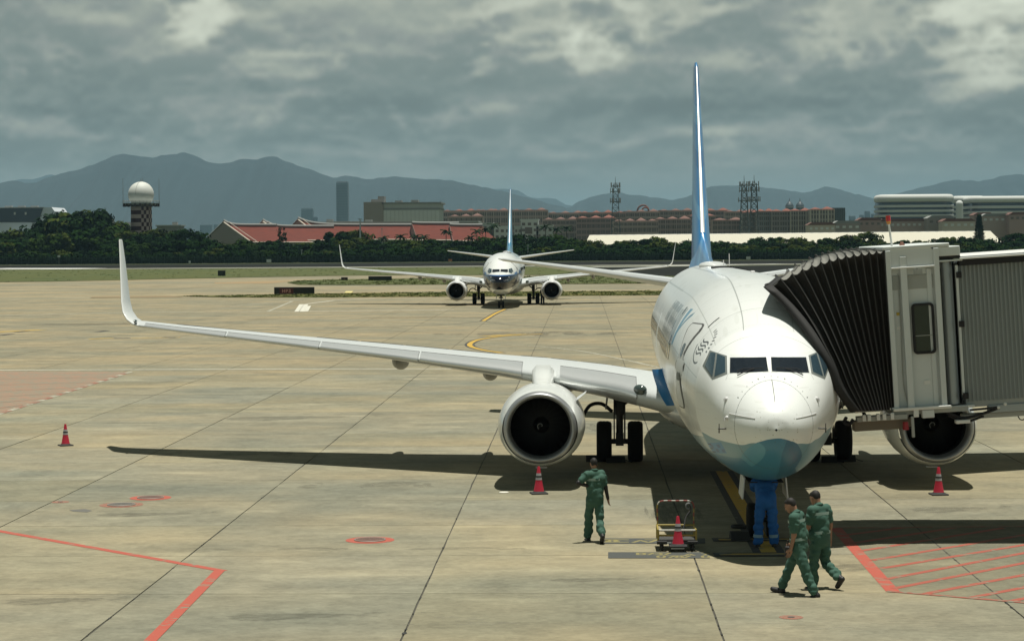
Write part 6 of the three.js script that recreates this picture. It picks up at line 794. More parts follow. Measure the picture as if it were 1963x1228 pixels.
// ---- trees
{
  const leafMat = [[0.011, 0.03, 0.006], [0.018, 0.037, 0.007], [0.008, 0.022, 0.006], [0.042, 0.058, 0.012]].map(c => mat(...c, 0.95, 0, { vertexColors: true, specularIntensity: 0.1 }));
  const bark = mat(0.09, 0.07, 0.05, 0.95);
  const crownGeo = (seed, n, shape) => { const r = rng(seed), pos = [], col = [], cl = []; const g3 = () => (r() + r() + r() - 1.5) / 1.5;
    const K = shape.k || 26; for (let i = 0; i < K; i++) { const a = r() * 6.283, q = Math.sqrt(r()), y = r(); const R = shape.w * (0.35 + 0.65 * Math.sin(Math.PI * clamp(0.12 + 0.8 * y))); cl.push([R * q * Math.cos(a), lerp(shape.lo, shape.hi, y), R * q * Math.sin(a), shape.s * (0.6 + 0.6 * r()), 0.75 + 0.5 * r()]); }
    for (let i = 0; i < n; i++) { const c = cl[Math.floor(r() * K)], u = V(g3(), g3(), g3()).normalize(), R = c[3] * (0.5 + 0.62 * Math.sqrt(r())), p = V(c[0] + u.x * R, c[1] + u.y * R * 0.75, c[2] + u.z * R), s = 0.2 + 0.36 * r(); const t1 = V(r() - 0.5, r() - 0.5, r() - 0.5).cross(u).normalize(), t2 = u.clone().add(V(r() - 0.5, r() - 0.5, r() - 0.5)).cross(t1).normalize(); const q = [p.clone().addScaledVector(t1, s), p.clone().addScaledVector(t2, s * 0.8), p.clone().addScaledVector(t1, -s), p.clone().addScaledVector(t2, -s * 0.8)]; const v = c[4] * (0.75 + 0.5 * r()); for (const k of [0, 1, 2, 0, 2, 3]) { pos.push(q[k].x, q[k].y, q[k].z); col.push(v * (0.95 + 0.1 * r()), v, v * 0.95); } }
    const g = new THREE.BufferGeometry(); g.setAttribute('position', new THREE.Float32BufferAttribute(pos, 3)); g.setAttribute('color', new THREE.Float32BufferAttribute(col, 3)); g.computeVertexNormals(); return g; };
  const trunkGeo = (seed, h) => { const r = rng(seed), l = [rod([0, 0, 0], [0.1, h * 0.45, 0], 0.3, 0.2, 7)]; for (let i = 0; i < 5; i++) { const a = i * 1.26 + r(), L = h * (0.25 + 0.15 * r()); l.push(rod([0.1, h * (0.28 + 0.14 * r()), 0], [L * 0.8 * Math.cos(a), h * (0.6 + 0.15 * r()), L * 0.8 * Math.sin(a)], 0.14, 0.05, 5)); } return merge(l); };
  const kinds = [{ w: 3.6, lo: 2.0, hi: 7.2, s: 1.5, k: 26 }, { w: 4.6, lo: 2.2, hi: 6.4, s: 1.7, k: 30 }, { w: 3.0, lo: 2.4, hi: 8.2, s: 1.3, k: 24 }, { w: 5.2, lo: 3.2, hi: 7.6, s: 1.9, k: 34 }];
  const label = 'dense dark green broadleaf tree in the belt along the airfield fence', group = 'broadleaf trees of the belt along the fence';
  const protos = kinds.map((k, i) => { const t = thing('broadleaf_tree', label, 'tree', [0, 0, 0], 0, group); part(t, 'crown', crownGeo(100 + i, 2300, k), leafMat[i]); part(t, 'trunk', trunkGeo(200 + i, 7.5), bark); return t; });
  const used = protos.map(() => false), r = rng(404);
  const zones = [[90, 'below the control building at the left edge'], [215, 'in the tall cluster left of the radar tower'], [330, 'at the foot of the radar tower'], [425, 'between the radar tower and the red roofs'], [560, 'in front of the leftmost red roof'], [650, 'in front of the second red roof'], [720, 'around the tall white mast'], [870, 'in front of the longest red roof'], [975, 'behind the left tailplane of the far airliner'], [1120, 'right of the far airliner fin'], [1250, 'below the single lattice mast, before the white roof'], [1330, 'just left of the big tail fin'], [1480, 'just right of the big tail fin'], [1600, 'before the white roof, below the domed towers'], [1700, 'before the white roof, above the pleated canopy'], [1800, 'before the white roof, right of the red beacon'], [3000, 'at the right end of the white roof']];
  const plant = (px, top, d, kind, wide = 1, row = 'front') => { const zone = zones.find(z => px < z[0])[1], own = `leafy tree, ${row} row, ${zone}`, grp = `${row} row trees ${zone}`; const c = AT(px, top, d), h = Math.max(3.2, c.y), k = 1.1 * h / (kinds[kind].hi + kinds[kind].s * 0.5), pos = [c.x, 0, -d], turn = r() * 6.28; if (!used[kind]) { used[kind] = true; const t = protos[kind]; t.position.set(...pos); t.rotation.y = turn; t.scale.set(k * wide, k, k * wide); t.userData.label = own; t.userData.group = grp; } else { const t = dup(protos[kind], pos, turn, own, [k * wide, k, k * wide]); t.userData.group = grp; const m = leafMat[Math.floor(r() * 4)]; t.children[0].material = m; } };
  const prof = curve([[-40, 455], [0, 447], [30, 447], [60, 462], [95, 424], [130, 410], [160, 409], [185, 424], [215, 430], [240, 445], [270, 447], [300, 441], [340, 441], [380, 452], [410, 460], [450, 464], [480, 462], [520, 460], [560, 461], [620, 457], [640, 445], [665, 440], [690, 452], [740, 459], [800, 459], [860, 460], [920, 457], [960, 453], [1000, 452], [1040, 452], [1080, 453], [1120, 457], [1160, 465], [1200, 460], [1245, 451], [1290, 458], [1330, 460], [1370, 457], [1400, 465], [1440, 462], [1475, 451], [1510, 457], [1560, 459], [1610, 452], [1640, 446], [1680, 455], [1720, 457], [1770, 459], [1800, 457], [1850, 453], [1880, 458], [1915, 464], [1945, 447], [2000, 450]]);
  for (let px = -30; px < 2000; px += 24) plant(px + (r() - 0.5) * 14, prof(px) + 1 + r() * 7, 905 + r() * 50, Math.floor(r() * 4), 1.05, 'back');
  for (let px = -40; px < 2000; px += 22) plant(px + (r() - 0.5) * 12, Math.max(prof(px) + 5, lerp(prof(px), 474, 0.5)) + r() * 10, 875 + r() * 20, Math.floor(r() * 4), 1.25, 'middle');
  for (let px = -40; px < 2000; px += 25) plant(px + (r() - 0.5) * 14, 475 + r() * 8 + (hz(px) - 473), 850 + r() * 14, Math.floor(r() * 4), 1.5);
  // shrub mass behind the fence
  { const g = crownGeo(900, 300, { w: 2.2, lo: 0.5, hi: 2.0, s: 1.0, k: 9 }), n = 420, im = new THREE.InstancedMesh(g, leafMat[2], n), o = new THREE.Object3D(); for (let i = 0; i < n; i++) { o.position.set(-255 + 510 * i / n + (r() - 0.5) * 2, 0, -842 - r() * 8); o.rotation.y = r() * 6.28; const s = 0.9 + 0.7 * r(); o.scale.set(s, s * 1.1, s); o.updateMatrix(); im.setMatrixAt(i, o.matrix); } im.name = 'undergrowth'; im.userData = { kind: 'stuff', label: 'dark undergrowth behind the fence' }; im.castShadow = im.receiveShadow = true; scene.add(im); }
  // palms
  const frond = (() => { const pos = []; for (let i = 0; i < 8; i++) { const x0 = i / 8 * 2.4, x1 = (i + 1) / 8 * 2.4, y = x => 0.55 * x - 0.3 * x * x, w = x => 0.34 * Math.sin(Math.PI * clamp(0.12 + x / 2.4 * 0.85)); for (const s of [-1, 1]) { const a = [x0, y(x0), 0], b = [x1, y(x1), 0], c = [x1 - 0.1, y(x1) - 0.25, s * w(x1) * 1.3], d = [x0 - 0.1, y(x0) - 0.25, s * w(x0) * 1.3]; for (const k of [a, b, c, a, c, d]) pos.push(...k); } } const g = new THREE.BufferGeometry(); g.setAttribute('position', new THREE.Float32BufferAttribute(pos, 3)); g.computeVertexNormals(); return g; })();
  const palmLeaf = mat(0.014, 0.03, 0.012, 0.9, 0, { specularIntensity: 0.2 }); let palm0 = null;
  for (const [px, top, d, l] of [[155, 404, 925, 'palm rising above the tall trees left of the radar tower'], [186, 421, 925, 'palm at the right shoulder of the tall left trees'], [735, 452, 905, 'palm in front of the red roof, right of the white mast'], [768, 449, 905, 'second palm in front of the red roof right of the white mast'], [798, 449, 905, 'third palm in front of the red roof right of the white mast'], [812, 450, 905, 'fourth palm in front of the red roof, close to the third'], [855, 440, 930, 'tall palm before the peaked red roof'], [914, 439, 930, 'left palm of the pair at the right end of the red roofs'], [931, 436, 930, 'right palm of the pair at the right end of the red roofs'], [902, 452, 905, 'low palm below the end of the red roofs'], [946, 428, 960, 'palm in front of the white flats left of the far fin'], [1046, 430, 960, 'palm right of the white flats, left one of three'], [1066, 436, 960, 'palm right of the white flats, middle one of three'], [1086, 433, 960, 'palm right of the white flats, right one of three']]) {
    const c = AT(px, top + 4, d), h = c.y; const t = thing('palm_tree', l, 'palm'); t.position.set(c.x, 0, -d); t.rotation.y = r() * 6.28; part(t, 'trunk', rod([0, 0, 0], [0, h, 0], 0.22, 0.16, 6), bark); for (let i = 0; i < 13; i++) { const f = part(t, 'frond', frond, palmLeaf); f.position.set(0, h - 0.2, 0); f.rotation.set(0, i * 2.4, (i % 3 - 0.6) * 0.38); f.scale.setScalar(1.1 + 0.3 * r()); } }
  { const c = AT(1878, 410, 930), h = c.y, t = thing('conifer', 'dark pointed conifer in front of the brown houses on the right', 'conifer', [c.x, 0, -930]); const q = rng(31), pos = [], col = []; for (let i = 0; i < 4200; i++) { const y = Math.pow(q(), 0.9), R = (0.55 + 0.45 * q()) * (1 - y) * h * 0.26 * (0.55 + 0.45 * ((y * 12) % 1)) + 0.15, a = q() * 6.28, p = V(R * Math.cos(a), y * h, R * Math.sin(a)), s = 0.4 + 0.45 * q(); const o = V(Math.cos(a) * s, -0.5 * s, Math.sin(a) * s), k = V(-Math.sin(a) * s * 0.5, 0, Math.cos(a) * s * 0.5); const b = p.clone().add(o); for (const w of [p, b.clone().add(k), b.clone().sub(k)]) { pos.push(w.x, w.y, w.z); const v = 0.7 + 0.5 * q(); col.push(v, v, v); } } const g = new THREE.BufferGeometry(); g.setAttribute('position', new THREE.Float32BufferAttribute(pos, 3)); g.setAttribute('color', new THREE.Float32BufferAttribute(col, 3)); g.computeVertexNormals(); part(t, 'crown', g, leafMat[2]); part(t, 'trunk', rod([0, 0, 0], [0, h * 0.9, 0], 0.35, 0.06, 7), bark); }
  { const c = AT(540, 432, 985), h = c.y, t = thing('bare_tree', 'thin feathery tree before the second red roof', 'tree', [c.x, 0, -985]); part(t, 'crown', crownGeo(555, 420, { w: 2.6, lo: h * 0.45, hi: h * 0.92, s: 0.9, k: 22 }), leafMat[2]); part(t, 'trunk', merge([rod([0, 0, 0], [0, h * 0.5, 0], 0.3, 0.2, 6), ...[0, 1, 2, 3, 4, 5].map(i => rod([0, h * 0.4, 0], [2.6 * Math.cos(i), h * (0.85 + 0.02 * i), 2.6 * Math.sin(i)], 0.14, 0.05, 5))]), bark); }
}
// ---------------------------------------------------------------- people, cones, trolley, chocks
// skin from a smooth union of tapered limbs: bones [ax, ay, az, bx, by, bz, ra, rb]
function blob(bones, cell, k = 0.02) {
  let lo = [1e9, 1e9, 1e9], hi = [-1e9, -1e9, -1e9]; for (const b of bones) for (let d = 0; d < 3; d++) { lo[d] = Math.min(lo[d], b[d] - b[6], b[d + 3] - b[7]); hi[d] = Math.max(hi[d], b[d] + b[6], b[d + 3] + b[7]); }
  const half = Math.max(hi[0] - lo[0], hi[1] - lo[1], hi[2] - lo[2]) / 2 + 4 * cell + k, c = [0, 1, 2].map(d => (lo[d] + hi[d]) / 2), n = Math.ceil(2 * half / cell), mc = new MarchingCubes(n, new THREE.MeshBasicMaterial(), false, false, 90000), S = new Float32Array(n * n * n);
  const at = (i, d) => c[d] + (i / (n / 2) - 1) * half;
  for (const b of bones) {
    const R = Math.max(b[6], b[7]) + 5 * k, r0 = [0, 1, 2].map(d => clamp(Math.floor(((Math.min(b[d], b[d + 3]) - R - c[d]) / half + 1) * n / 2), 0, n - 1)), r1 = [0, 1, 2].map(d => clamp(Math.ceil(((Math.max(b[d], b[d + 3]) + R - c[d]) / half + 1) * n / 2), 0, n - 1));
    const dx = b[3] - b[0], dy = b[4] - b[1], dz = b[5] - b[2], L2 = dx * dx + dy * dy + dz * dz + 1e-9, fl = b[8] || 1, fz = b[9] || 1;
    for (let z = r0[2]; z <= r1[2]; z++) for (let y = r0[1]; y <= r1[1]; y++) for (let x = r0[0]; x <= r1[0]; x++) { const px = at(x, 0) - b[0], py = at(y, 1) - b[1], pz = at(z, 2) - b[2], t = clamp((px * dx + py * dy + pz * dz) / L2), ex = (px - t * dx) / fl, ey = py - t * dy, ez = (pz - t * dz) / fz; S[x + y * n + z * n * n] += Math.exp(-(Math.sqrt(ex * ex + ey * ey + ez * ez) - lerp(b[6], b[7], t)) / k); }
  }
  for (let i = 0; i < S.length; i++) mc.field[i] = S[i] > 1e-9 ? Math.max(-1, k * Math.log(S[i])) : -1;
  mc.isolation = 0; mc.update();
  const m = mc.count, pos = new Float32Array(m * 3); for (let i = 0; i < m; i++) for (let d = 0; d < 3; d++) pos[3 * i + d] = c[d] + mc.positionArray[3 * i + d] * half;
  let g = new THREE.BufferGeometry(); g.setAttribute('position', new THREE.BufferAttribute(pos, 3)); g = mergeVertices(g, cell * 0.02); g.computeVertexNormals(); return g;
}
const add3 = (a, b, s = 1) => [a[0] + b[0] * s, a[1] + b[1] * s, a[2] + b[2] * s];
// a figure facing +z: pose gives joint directions
function figure(pose) {
  const h = pose.height || 1.72, u = h / 1.72, lean = pose.lean || 0, J = {};
  const hipY = pose.hipY !== undefined ? pose.hipY : 0.93 * u; J.pelvis = [0, hipY, 0];
  const up = [0, Math.cos(lean), Math.sin(lean)], fw = [0, -Math.sin(lean), Math.cos(lean)], sw = pose.shoulderTurn || 0, side = [Math.cos(sw), 0, -Math.sin(sw)];
  J.chest = add3(J.pelvis, up, 0.34 * u); J.neck = add3(J.pelvis, up, 0.53 * u); const hl = lean + (pose.headTilt || 0), hu = [0, Math.cos(hl), Math.sin(hl)]; J.head = add3(add3(J.neck, hu, 0.15 * u), [0, 0, 0.03]); J.headUp = hu;
  const dirv = (swing, out, s) => { const d = [s * Math.sin(out), -Math.cos(swing) * Math.cos(out), Math.sin(swing) * Math.cos(out)]; return d; };
  for (const [n, s] of [['L', 1], ['R', -1]]) {
    const a = pose['arm' + n], l = pose['leg' + n]; J['sh' + n] = add3(add3(add3(J.pelvis, up, 0.485 * u), side, s * 0.185 * u), fw, -0.01);
    J['el' + n] = add3(J['sh' + n], dirv(a[0], a[1], s), 0.285 * u); J['wr' + n] = add3(J['el' + n], dirv(a[2], a[3], s), 0.25 * u); J['hd' + n] = dirv(a[2] + 0.15, a[3], s);
    J['hp' + n] = [s * 0.1 * u, hipY - 0.03, 0]; J['kn' + n] = add3(J['hp' + n], dirv(l[0], l[2] || 0.02, s), 0.43 * u); J['an' + n] = add3(J['kn' + n], dirv(l[1], l[3] || 0.0, s), 0.415 * u); J['toe' + n] = l[4] || 0;
  }
  return { J, u, up, fw, side };
}
function person(name, label, pose, look, pos, turn) {
  const { J, u, up, fw, side } = figure(pose), B = (a, b, r0, r1, fl, fz) => [...a, ...b, r0 * u, r1 * u, fl || 1, fz || 1];
  const mid = (a, b, t) => a.map((v, i) => lerp(v, b[i], t));
  // bare figure: torso, limbs, neck and head in one skin
  const skin = [B(J.pelvis, J.chest, 0.115, 0.12, 1.25, 0.9), B(J.chest, mid(J.chest, J.neck, 0.8), 0.12, 0.085, 1.3, 0.85), B(J.neck, add3(J.neck, J.headUp, 0.1), 0.058, 0.055)];
  for (const n of ['L', 'R']) skin.push(B(J['sh' + n], J['el' + n], 0.05, 0.04), B(J['el' + n], J['wr' + n], 0.04, 0.028), B(J['hp' + n], J['kn' + n], 0.08, 0.055), B(J['kn' + n], J['an' + n], 0.052, 0.036), B(J['sh' + n], mid(J.chest, J.neck, 0.7), 0.055, 0.07));
  const H = J.head, hu = J.headUp, hf = [0, -hu[2], hu[1]], P = (x, y, z) => [H[0] + x * u, H[1] + (hu[1] * y + hf[1] * z) * u, H[2] + (hu[2] * y + hf[2] * z) * u];
  const headB = [[...P(0, 0.035, -0.012), ...P(0, 0.03, -0.005), 0.088 * u, 0.086 * u, 0.86, 1.06], [...P(0, -0.02, 0.03), ...P(0, -0.07, 0.045), 0.062 * u, 0.04 * u, 0.95, 1], [...P(0, 0.01, 0.088), ...P(0, -0.022, 0.103), 0.01 * u, 0.015 * u], [...P(-0.03, 0.03, 0.078), ...P(0.03, 0.03, 0.078), 0.014 * u, 0.014 * u], [...P(-0.022, -0.058, 0.076), ...P(0.022, -0.058, 0.076), 0.011 * u, 0.011 * u], [...P(0, -0.03, -0.04), ...P(0, -0.12, -0.03), 0.055 * u, 0.056 * u]];
  for (const s of [-1, 1]) headB.push([...P(s * 0.076, 0.015, -0.002), ...P(s * 0.08, -0.02, 0.0), 0.014 * u, 0.01 * u, 0.6, 1.4]);
  const gs = [blob(skin, 0.017, 0.014), blob(headB, 0.0065, 0.008)];
  for (const [n, s] of [['L', 1], ['R', -1]]) { // palm, four unequal curled fingers, thumb
    const w = J['wr' + n], d = V(...J['hd' + n]).normalize(), ax = V(0, 0, 1).addScaledVector(d, -d.z).normalize(), pn = d.clone().cross(ax).multiplyScalar(s).normalize(); // ax: towards the thumb side, pn: palm normal
    const q = (a, b, c) => { const v = V(...w).addScaledVector(d, a * u).addScaledVector(ax, b * u).addScaledVector(pn, c * u); return [v.x, v.y, v.z]; }, cu = pose.curl ?? 0.5, hb = [[...w, ...q(0.03, 0, 0), 0.027 * u, 0.03 * u, 1, 1], [...q(0.04, -0.022, 0), ...q(0.085, -0.028, 0), 0.019 * u, 0.016 * u], [...q(0.04, 0.02, 0), ...q(0.088, 0.026, 0), 0.019 * u, 0.016 * u]];
    [[0.03, 0.072], [0.011, 0.08], [-0.009, 0.075], [-0.028, 0.06]].forEach(([b, len]) => { const a1 = 0.09, l1 = len * 0.5, c1 = 0.3 * cu, c2 = 1.2 * cu; const p0 = q(a1, b, 0), p1 = q(a1 + l1 * Math.cos(c1), b, -l1 * Math.sin(c1)), p2 = q(a1 + l1 * Math.cos(c1) + l1 * Math.cos(c2), b, -l1 * Math.sin(c1) - l1 * Math.sin(c2)); hb.push([...p0, ...p1, 0.0095 * u, 0.0085 * u], [...p1, ...p2, 0.0085 * u, 0.007 * u]); });
    hb.push([...q(0.025, 0.03, 0), ...q(0.06, 0.052, -0.012), 0.014 * u, 0.0105 * u], [...q(0.06, 0.052, -0.012), ...q(0.09, 0.05, -0.026), 0.0105 * u, 0.008 * u]);
    gs.push(blob(hb, 0.006, 0.004)); }
  const body = solo(name, label, 'person', merge(gs), look.skin); body.position.set(...pos); body.rotation.y = turn;
  // overalls
  const cl = [], wr = (seed => { const r = rng(seed); return () => r() - 0.5; })(pose.seed || 1);
  cl.push(B(J.pelvis, J.chest, 0.145, 0.15, 1.22, 0.88), B(J.chest, mid(J.chest, J.neck, 0.75), 0.15, 0.105, 1.3, 0.86), B(add3(J.pelvis, [0, -0.06, 0]), J.pelvis, 0.14, 0.145, 1.2, 0.98), B(mid(J.neck, J.chest, 0.05), add3(J.neck, up, 0.035), 0.07, 0.066));
  for (const n of ['L', 'R']) {
    const sl = mid(J['sh' + n], J['el' + n], look.sleeve || 0.75); cl.push(B(J['sh' + n], sl, 0.082, 0.076), B(J['sh' + n], mid(J.chest, J.neck, 0.72), 0.08, 0.09));
    const kn = J['kn' + n], an = J['an' + n], hp = J['hp' + n]; cl.push(B(hp, kn, 0.102, 0.072), B(kn, mid(kn, an, 0.9), 0.072, 0.062));
    for (let i = 0; i < 6; i++) { const t = 0.15 + 0.14 * i, a = mid(kn, an, t); cl.push([a[0] - 0.03 + wr() * 0.05, a[1] + wr() * 0.03, a[2] + wr() * 0.06, a[0] + 0.03 + wr() * 0.05, a[1] + wr() * 0.04, a[2] + wr() * 0.06, 0.06 * u, 0.058 * u]); const c = mid(hp, kn, t); cl.push([c[0] + wr() * 0.06, c[1], c[2] + wr() * 0.06, c[0] + wr() * 0.06, c[1] + wr() * 0.06, c[2] + wr() * 0.07, 0.078 * u, 0.076 * u]); }
  }
  for (let i = 0; i < 9; i++) { const t = i / 9, a = mid(J.pelvis, J.chest, t * 1.25 - 0.1), x = wr() * 0.2; cl.push([a[0] + x, a[1] + wr() * 0.05, a[2] + wr() * 0.1, a[0] + x + wr() * 0.14, a[1] + wr() * 0.1, a[2] + wr() * 0.1, 0.115 * u, 0.112 * u]); }
  // creases: thin ridges lying on the cloth
  const crease = (a, b, ra, rb, n, sx, sz) => { const d = V(b[0] - a[0], b[1] - a[1], b[2] - a[2]), L = d.length(); d.normalize(); const e1 = V(1, 0, 0).addScaledVector(d, -d.x).normalize(), e2 = d.clone().cross(e1); for (let i = 0; i < n; i++) { const t = 0.08 + 0.84 * (wr() + 0.5), ph = 6.28 * wr(), dp = (0.5 + wr()) * 1.3 * (i % 2 ? 1 : -1), dt = (0.04 + 0.1 * Math.abs(wr())) * (i % 3 ? 1 : -1), q = (tt, pp) => { const R = lerp(ra, rb, tt) * u * 0.985, c = V(...a).addScaledVector(d, tt * L).addScaledVector(e1, R * Math.cos(pp) * sx).addScaledVector(e2, R * Math.sin(pp) * sz); return [c.x, c.y, c.z]; }; const p0 = q(clamp(t), ph), p1 = q(clamp(t + dt), ph + dp * 0.5), p2 = q(clamp(t + dt * 1.6), ph + dp); cl.push([...p0, ...p1, 0.012 * u, 0.019 * u], [...p1, ...p2, 0.019 * u, 0.01 * u]); } };
  crease(J.pelvis, mid(J.chest, J.neck, 0.5), 0.15, 0.14, 22, 1.2, 0.88);
  for (const n of ['L', 'R']) { crease(J['sh' + n], mid(J['sh' + n], J['el' + n], look.sleeve || 0.75), 0.082, 0.076, 6, 1, 1); crease(J['hp' + n], J['kn' + n], 0.102, 0.074, 12, 1, 1); crease(J['kn' + n], mid(J['kn' + n], J['an' + n], 0.9), 0.073, 0.063, 14, 1, 1); }
  part(body, 'overalls', blob(cl, 0.0115, 0.009), look.cloth);
  if (look.collar) part(body, 'collar', xf(new THREE.TorusGeometry(0.068 * u, 0.022 * u, 8, 24), { r: [Math.PI / 2 - (pose.lean || 0) * 0 + 0.25, 0, 0], p: add3(J.neck, up, 0.035) }), look.cloth);
  // reflective bands round the calves, the waist and the shoulders
  const ring = (c, ax, rx, rz, hgt) => { const g = new THREE.CylinderGeometry(1, 1, hgt, 28, 1, true); g.scale(rx, 1, rz); g.applyQuaternion(new THREE.Quaternion().setFromUnitVectors(V(0, 1, 0), V(...ax).normalize())); g.translate(...c); return g; };
  if (look.bands) { for (const n of look.bands.legs ? ['L', 'R'] : []) part(body, 'reflective_band', ring(mid(J['kn' + n], J['an' + n], 0.6), add3(J['kn' + n], J['an' + n], -1), 0.095 * u, 0.095 * u, 0.06), look.bands.m); if (look.bands.back) for (const t of look.bands.back) part(body, 'reflective_band', ring(mid(J.pelvis, J.neck, t), up, (t > 0.6 ? 0.222 : 0.2) * u, (t > 0.6 ? 0.142 : 0.15) * u, 0.05), look.bands.m); }
  if (look.armSleeve) for (const n of ['L', 'R']) part(body, 'arm_sleeve', blob([B(mid(J['sh' + n], J['el' + n], 0.45), J['el' + n], 0.05, 0.047), B(J['el' + n], mid(J['el' + n], J['wr' + n], 0.97), 0.047, 0.036)], 0.012, 0.01), look.armSleeve);
  // hair cap, eyes, shoes, belt
  part(body, 'hair', blob([[...P(0, 0.052, -0.024), ...P(0, 0.05, -0.02), 0.09 * u, 0.088 * u, 0.9, 1.0], [...P(0, 0.0, -0.055), ...P(0, -0.03, -0.056), 0.06 * u, 0.045 * u, 1.1, 0.8], [...P(-0.03, 0.088, 0.04), ...P(0.03, 0.088, 0.04), 0.03 * u, 0.03 * u]], 0.0075, 0.008), look.hair);
  for (const s of [-1, 1]) part(body, 'eye', xf(new THREE.SphereGeometry(0.011 * u, 10, 8), { p: P(s * 0.031, 0.012, 0.079) }), look.eye);
  for (const [n, s] of [['L', 1], ['R', -1]]) { const a = J['an' + n], t = J['toe' + n], c = Math.cos(t), si = Math.sin(t), Q = (y, z, x = 0) => [a[0] + x * u, a[1] + (y * c - z * si) * u, a[2] + (z * c + y * si) * u]; part(body, 'shoe', blob([[...Q(0.03, -0.01), ...Q(-0.03, -0.015), 0.05 * u, 0.052 * u], [...Q(-0.045, -0.04), ...Q(-0.055, 0.16, s * 0.012), 0.042 * u, 0.036 * u, 1.05, 1], [...Q(-0.05, 0.06), ...Q(-0.06, 0.14, s * 0.01), 0.045 * u, 0.038 * u, 1.1, 1]], 0.01, 0.01), look.shoe); }
  if (look.radio) part(body, 'radio', rbox(0.06, 0.13, 0.04, 0.01, -0.2, J.pelvis[1] + 0.03, 0.02), look.shoe);
  if (look.tool) part(body, 'tool_bag', merge([rbox(0.16, 0.2, 0.1, 0.03, 0, 0, 0), rod([0, 0.1, 0], [0.02, 0.2, 0], 0.015)]).translate(...add3(J.wrR, [0, -0.14, 0.05])), look.shoe);
  return body;
}
{
  const tealT = noiseTex(128, (u, v) => { const L = 0.8 + 0.4 * tn(u * 20, v * 20, 20, 20, 3); return [0.055 * L, 0.14 * L, 0.105 * L]; });
  const cloth = (r, g, b) => mat(r, g, b, 0.85), skinM = mat(0.3, 0.16, 0.1, 0.6), hair = mat(0.012, 0.01, 0.009, 0.7), shoe = mat(0.012, 0.012, 0.013, 0.55), eye = mat(0.02, 0.015, 0.012, 0.2), teal = mat(0.04, 0.105, 0.077, 0.85), band = mat(0.24, 0.34, 0.3, 0.5), blue = mat(0.012, 0.11, 0.36, 0.8);
  const base = { skin: skinM, hair, shoe, eye, cloth: teal };
  const p1 = G(1141, 1038);
  person('person', 'worker in green overalls and black arm sleeves walking away with one hand on his hip', { height: 1.7, lean: 0.06, headTilt: 0.12, seed: 3, armL: [-0.4, 0.95, 0.6, -1.2], armR: [-0.1, 0.3, 0.05, 0.24], legL: [0.32, 0.1, 0.03, 0, -0.05], legR: [-0.26, -0.82, -0.05, -0.07, 0.75], hipY: 0.885, shoulderTurn: 0.28 }, { ...base, sleeve: 0.7, armSleeve: shoe, collar: true, bands: { m: band, back: [0.72] } }, [p1.x, 0, p1.z], Math.PI + 0.25).scale.set(0.9, 1, 0.95);
  const p2 = G(1533, 1140);
  person('person', 'worker in green overalls striding left with head bowed, nearer of the pair', { height: 1.7, lean: 0.12, headTilt: 0.3, seed: 5, armL: [-0.05, 0.08, 0.2, 0.04], armR: [0.2, 0.08, 0.45, 0.05], legL: [-0.32, -0.42, 0, 0, 0.35], legR: [0.5, 0.36, 0, 0, -0.25], hipY: 0.86 }, { ...base, sleeve: 0.72, collar: true, bands: { m: band, back: [0.8, 0.2] }, tool: true }, [p2.x, 0, p2.z], -Math.PI / 2 - 0.38);
  const p3 = G(1574, 1128);
  person('person', 'worker in green overalls walking behind his colleague, back turned and one heel kicked up', { height: 1.7, lean: 0.1, headTilt: 0.22, seed: 9, armL: [0.2, 0.1, 0.3, 0.05], armR: [-0.2, 0.16, 0.1, 0.1], legL: [0.16, 0.0, 0, 0, 0], legR: [-0.02, -0.95, 0, 0, 0.8], hipY: 0.9 }, { ...base, sleeve: 0.72, collar: true, bands: { m: band, back: [0.78, 0.16] }, radio: true }, [p3.x, 0, p3.z], -Math.PI / 2 - 0.85);
  const p4 = G(1469, 1048);
  person('person', 'mechanic in bright blue overalls standing under the airliner nose, bent into its belly', { height: 1.74, lean: 0.95, headTilt: 0.2, seed: 12, armL: [1.1, 0.02, 1.75, -0.1], armR: [1.1, 0.02, 1.7, -0.1], legL: [0.03, -0.02, 0.09, 0.06, 0], legR: [0.03, -0.02, 0.09, 0.06, 0], hipY: 0.935 }, { ...base, cloth: blue, sleeve: 0.95, collar: true, bands: { m: mat(0.2, 0.33, 0.42, 0.5), legs: true } }, [p4.x, 0, p4.z], Math.PI);
  const p5 = G(1040.5, 582.5);
  person('person', 'distant worker in dark blue standing beside the far airliner wheels', { height: 1.72, lean: 0.03, seed: 15, armL: [0.05, 0.12, 0.2, 0.05], armR: [0.3, 0.3, 1.3, 0.1], legL: [0.03, -0.03, 0.05, 0, 0], legR: [-0.03, -0.05, 0.05, 0, 0], hipY: 0.935 }, { ...base, cloth: mat(0.012, 0.022, 0.05, 0.85), sleeve: 0.95 }, [p5.x, 0, p5.z + 0.9], 0.4);
  // cones
  const red = mat(0.52, 0.018, 0.05, 0.6), blackR = mat(0.03, 0.03, 0.03, 0.8), silver = mat(0.4, 0.4, 0.42, 0.4), H = 0.66;
  const coneR = y => lerp(0.125, 0.03, y / H);
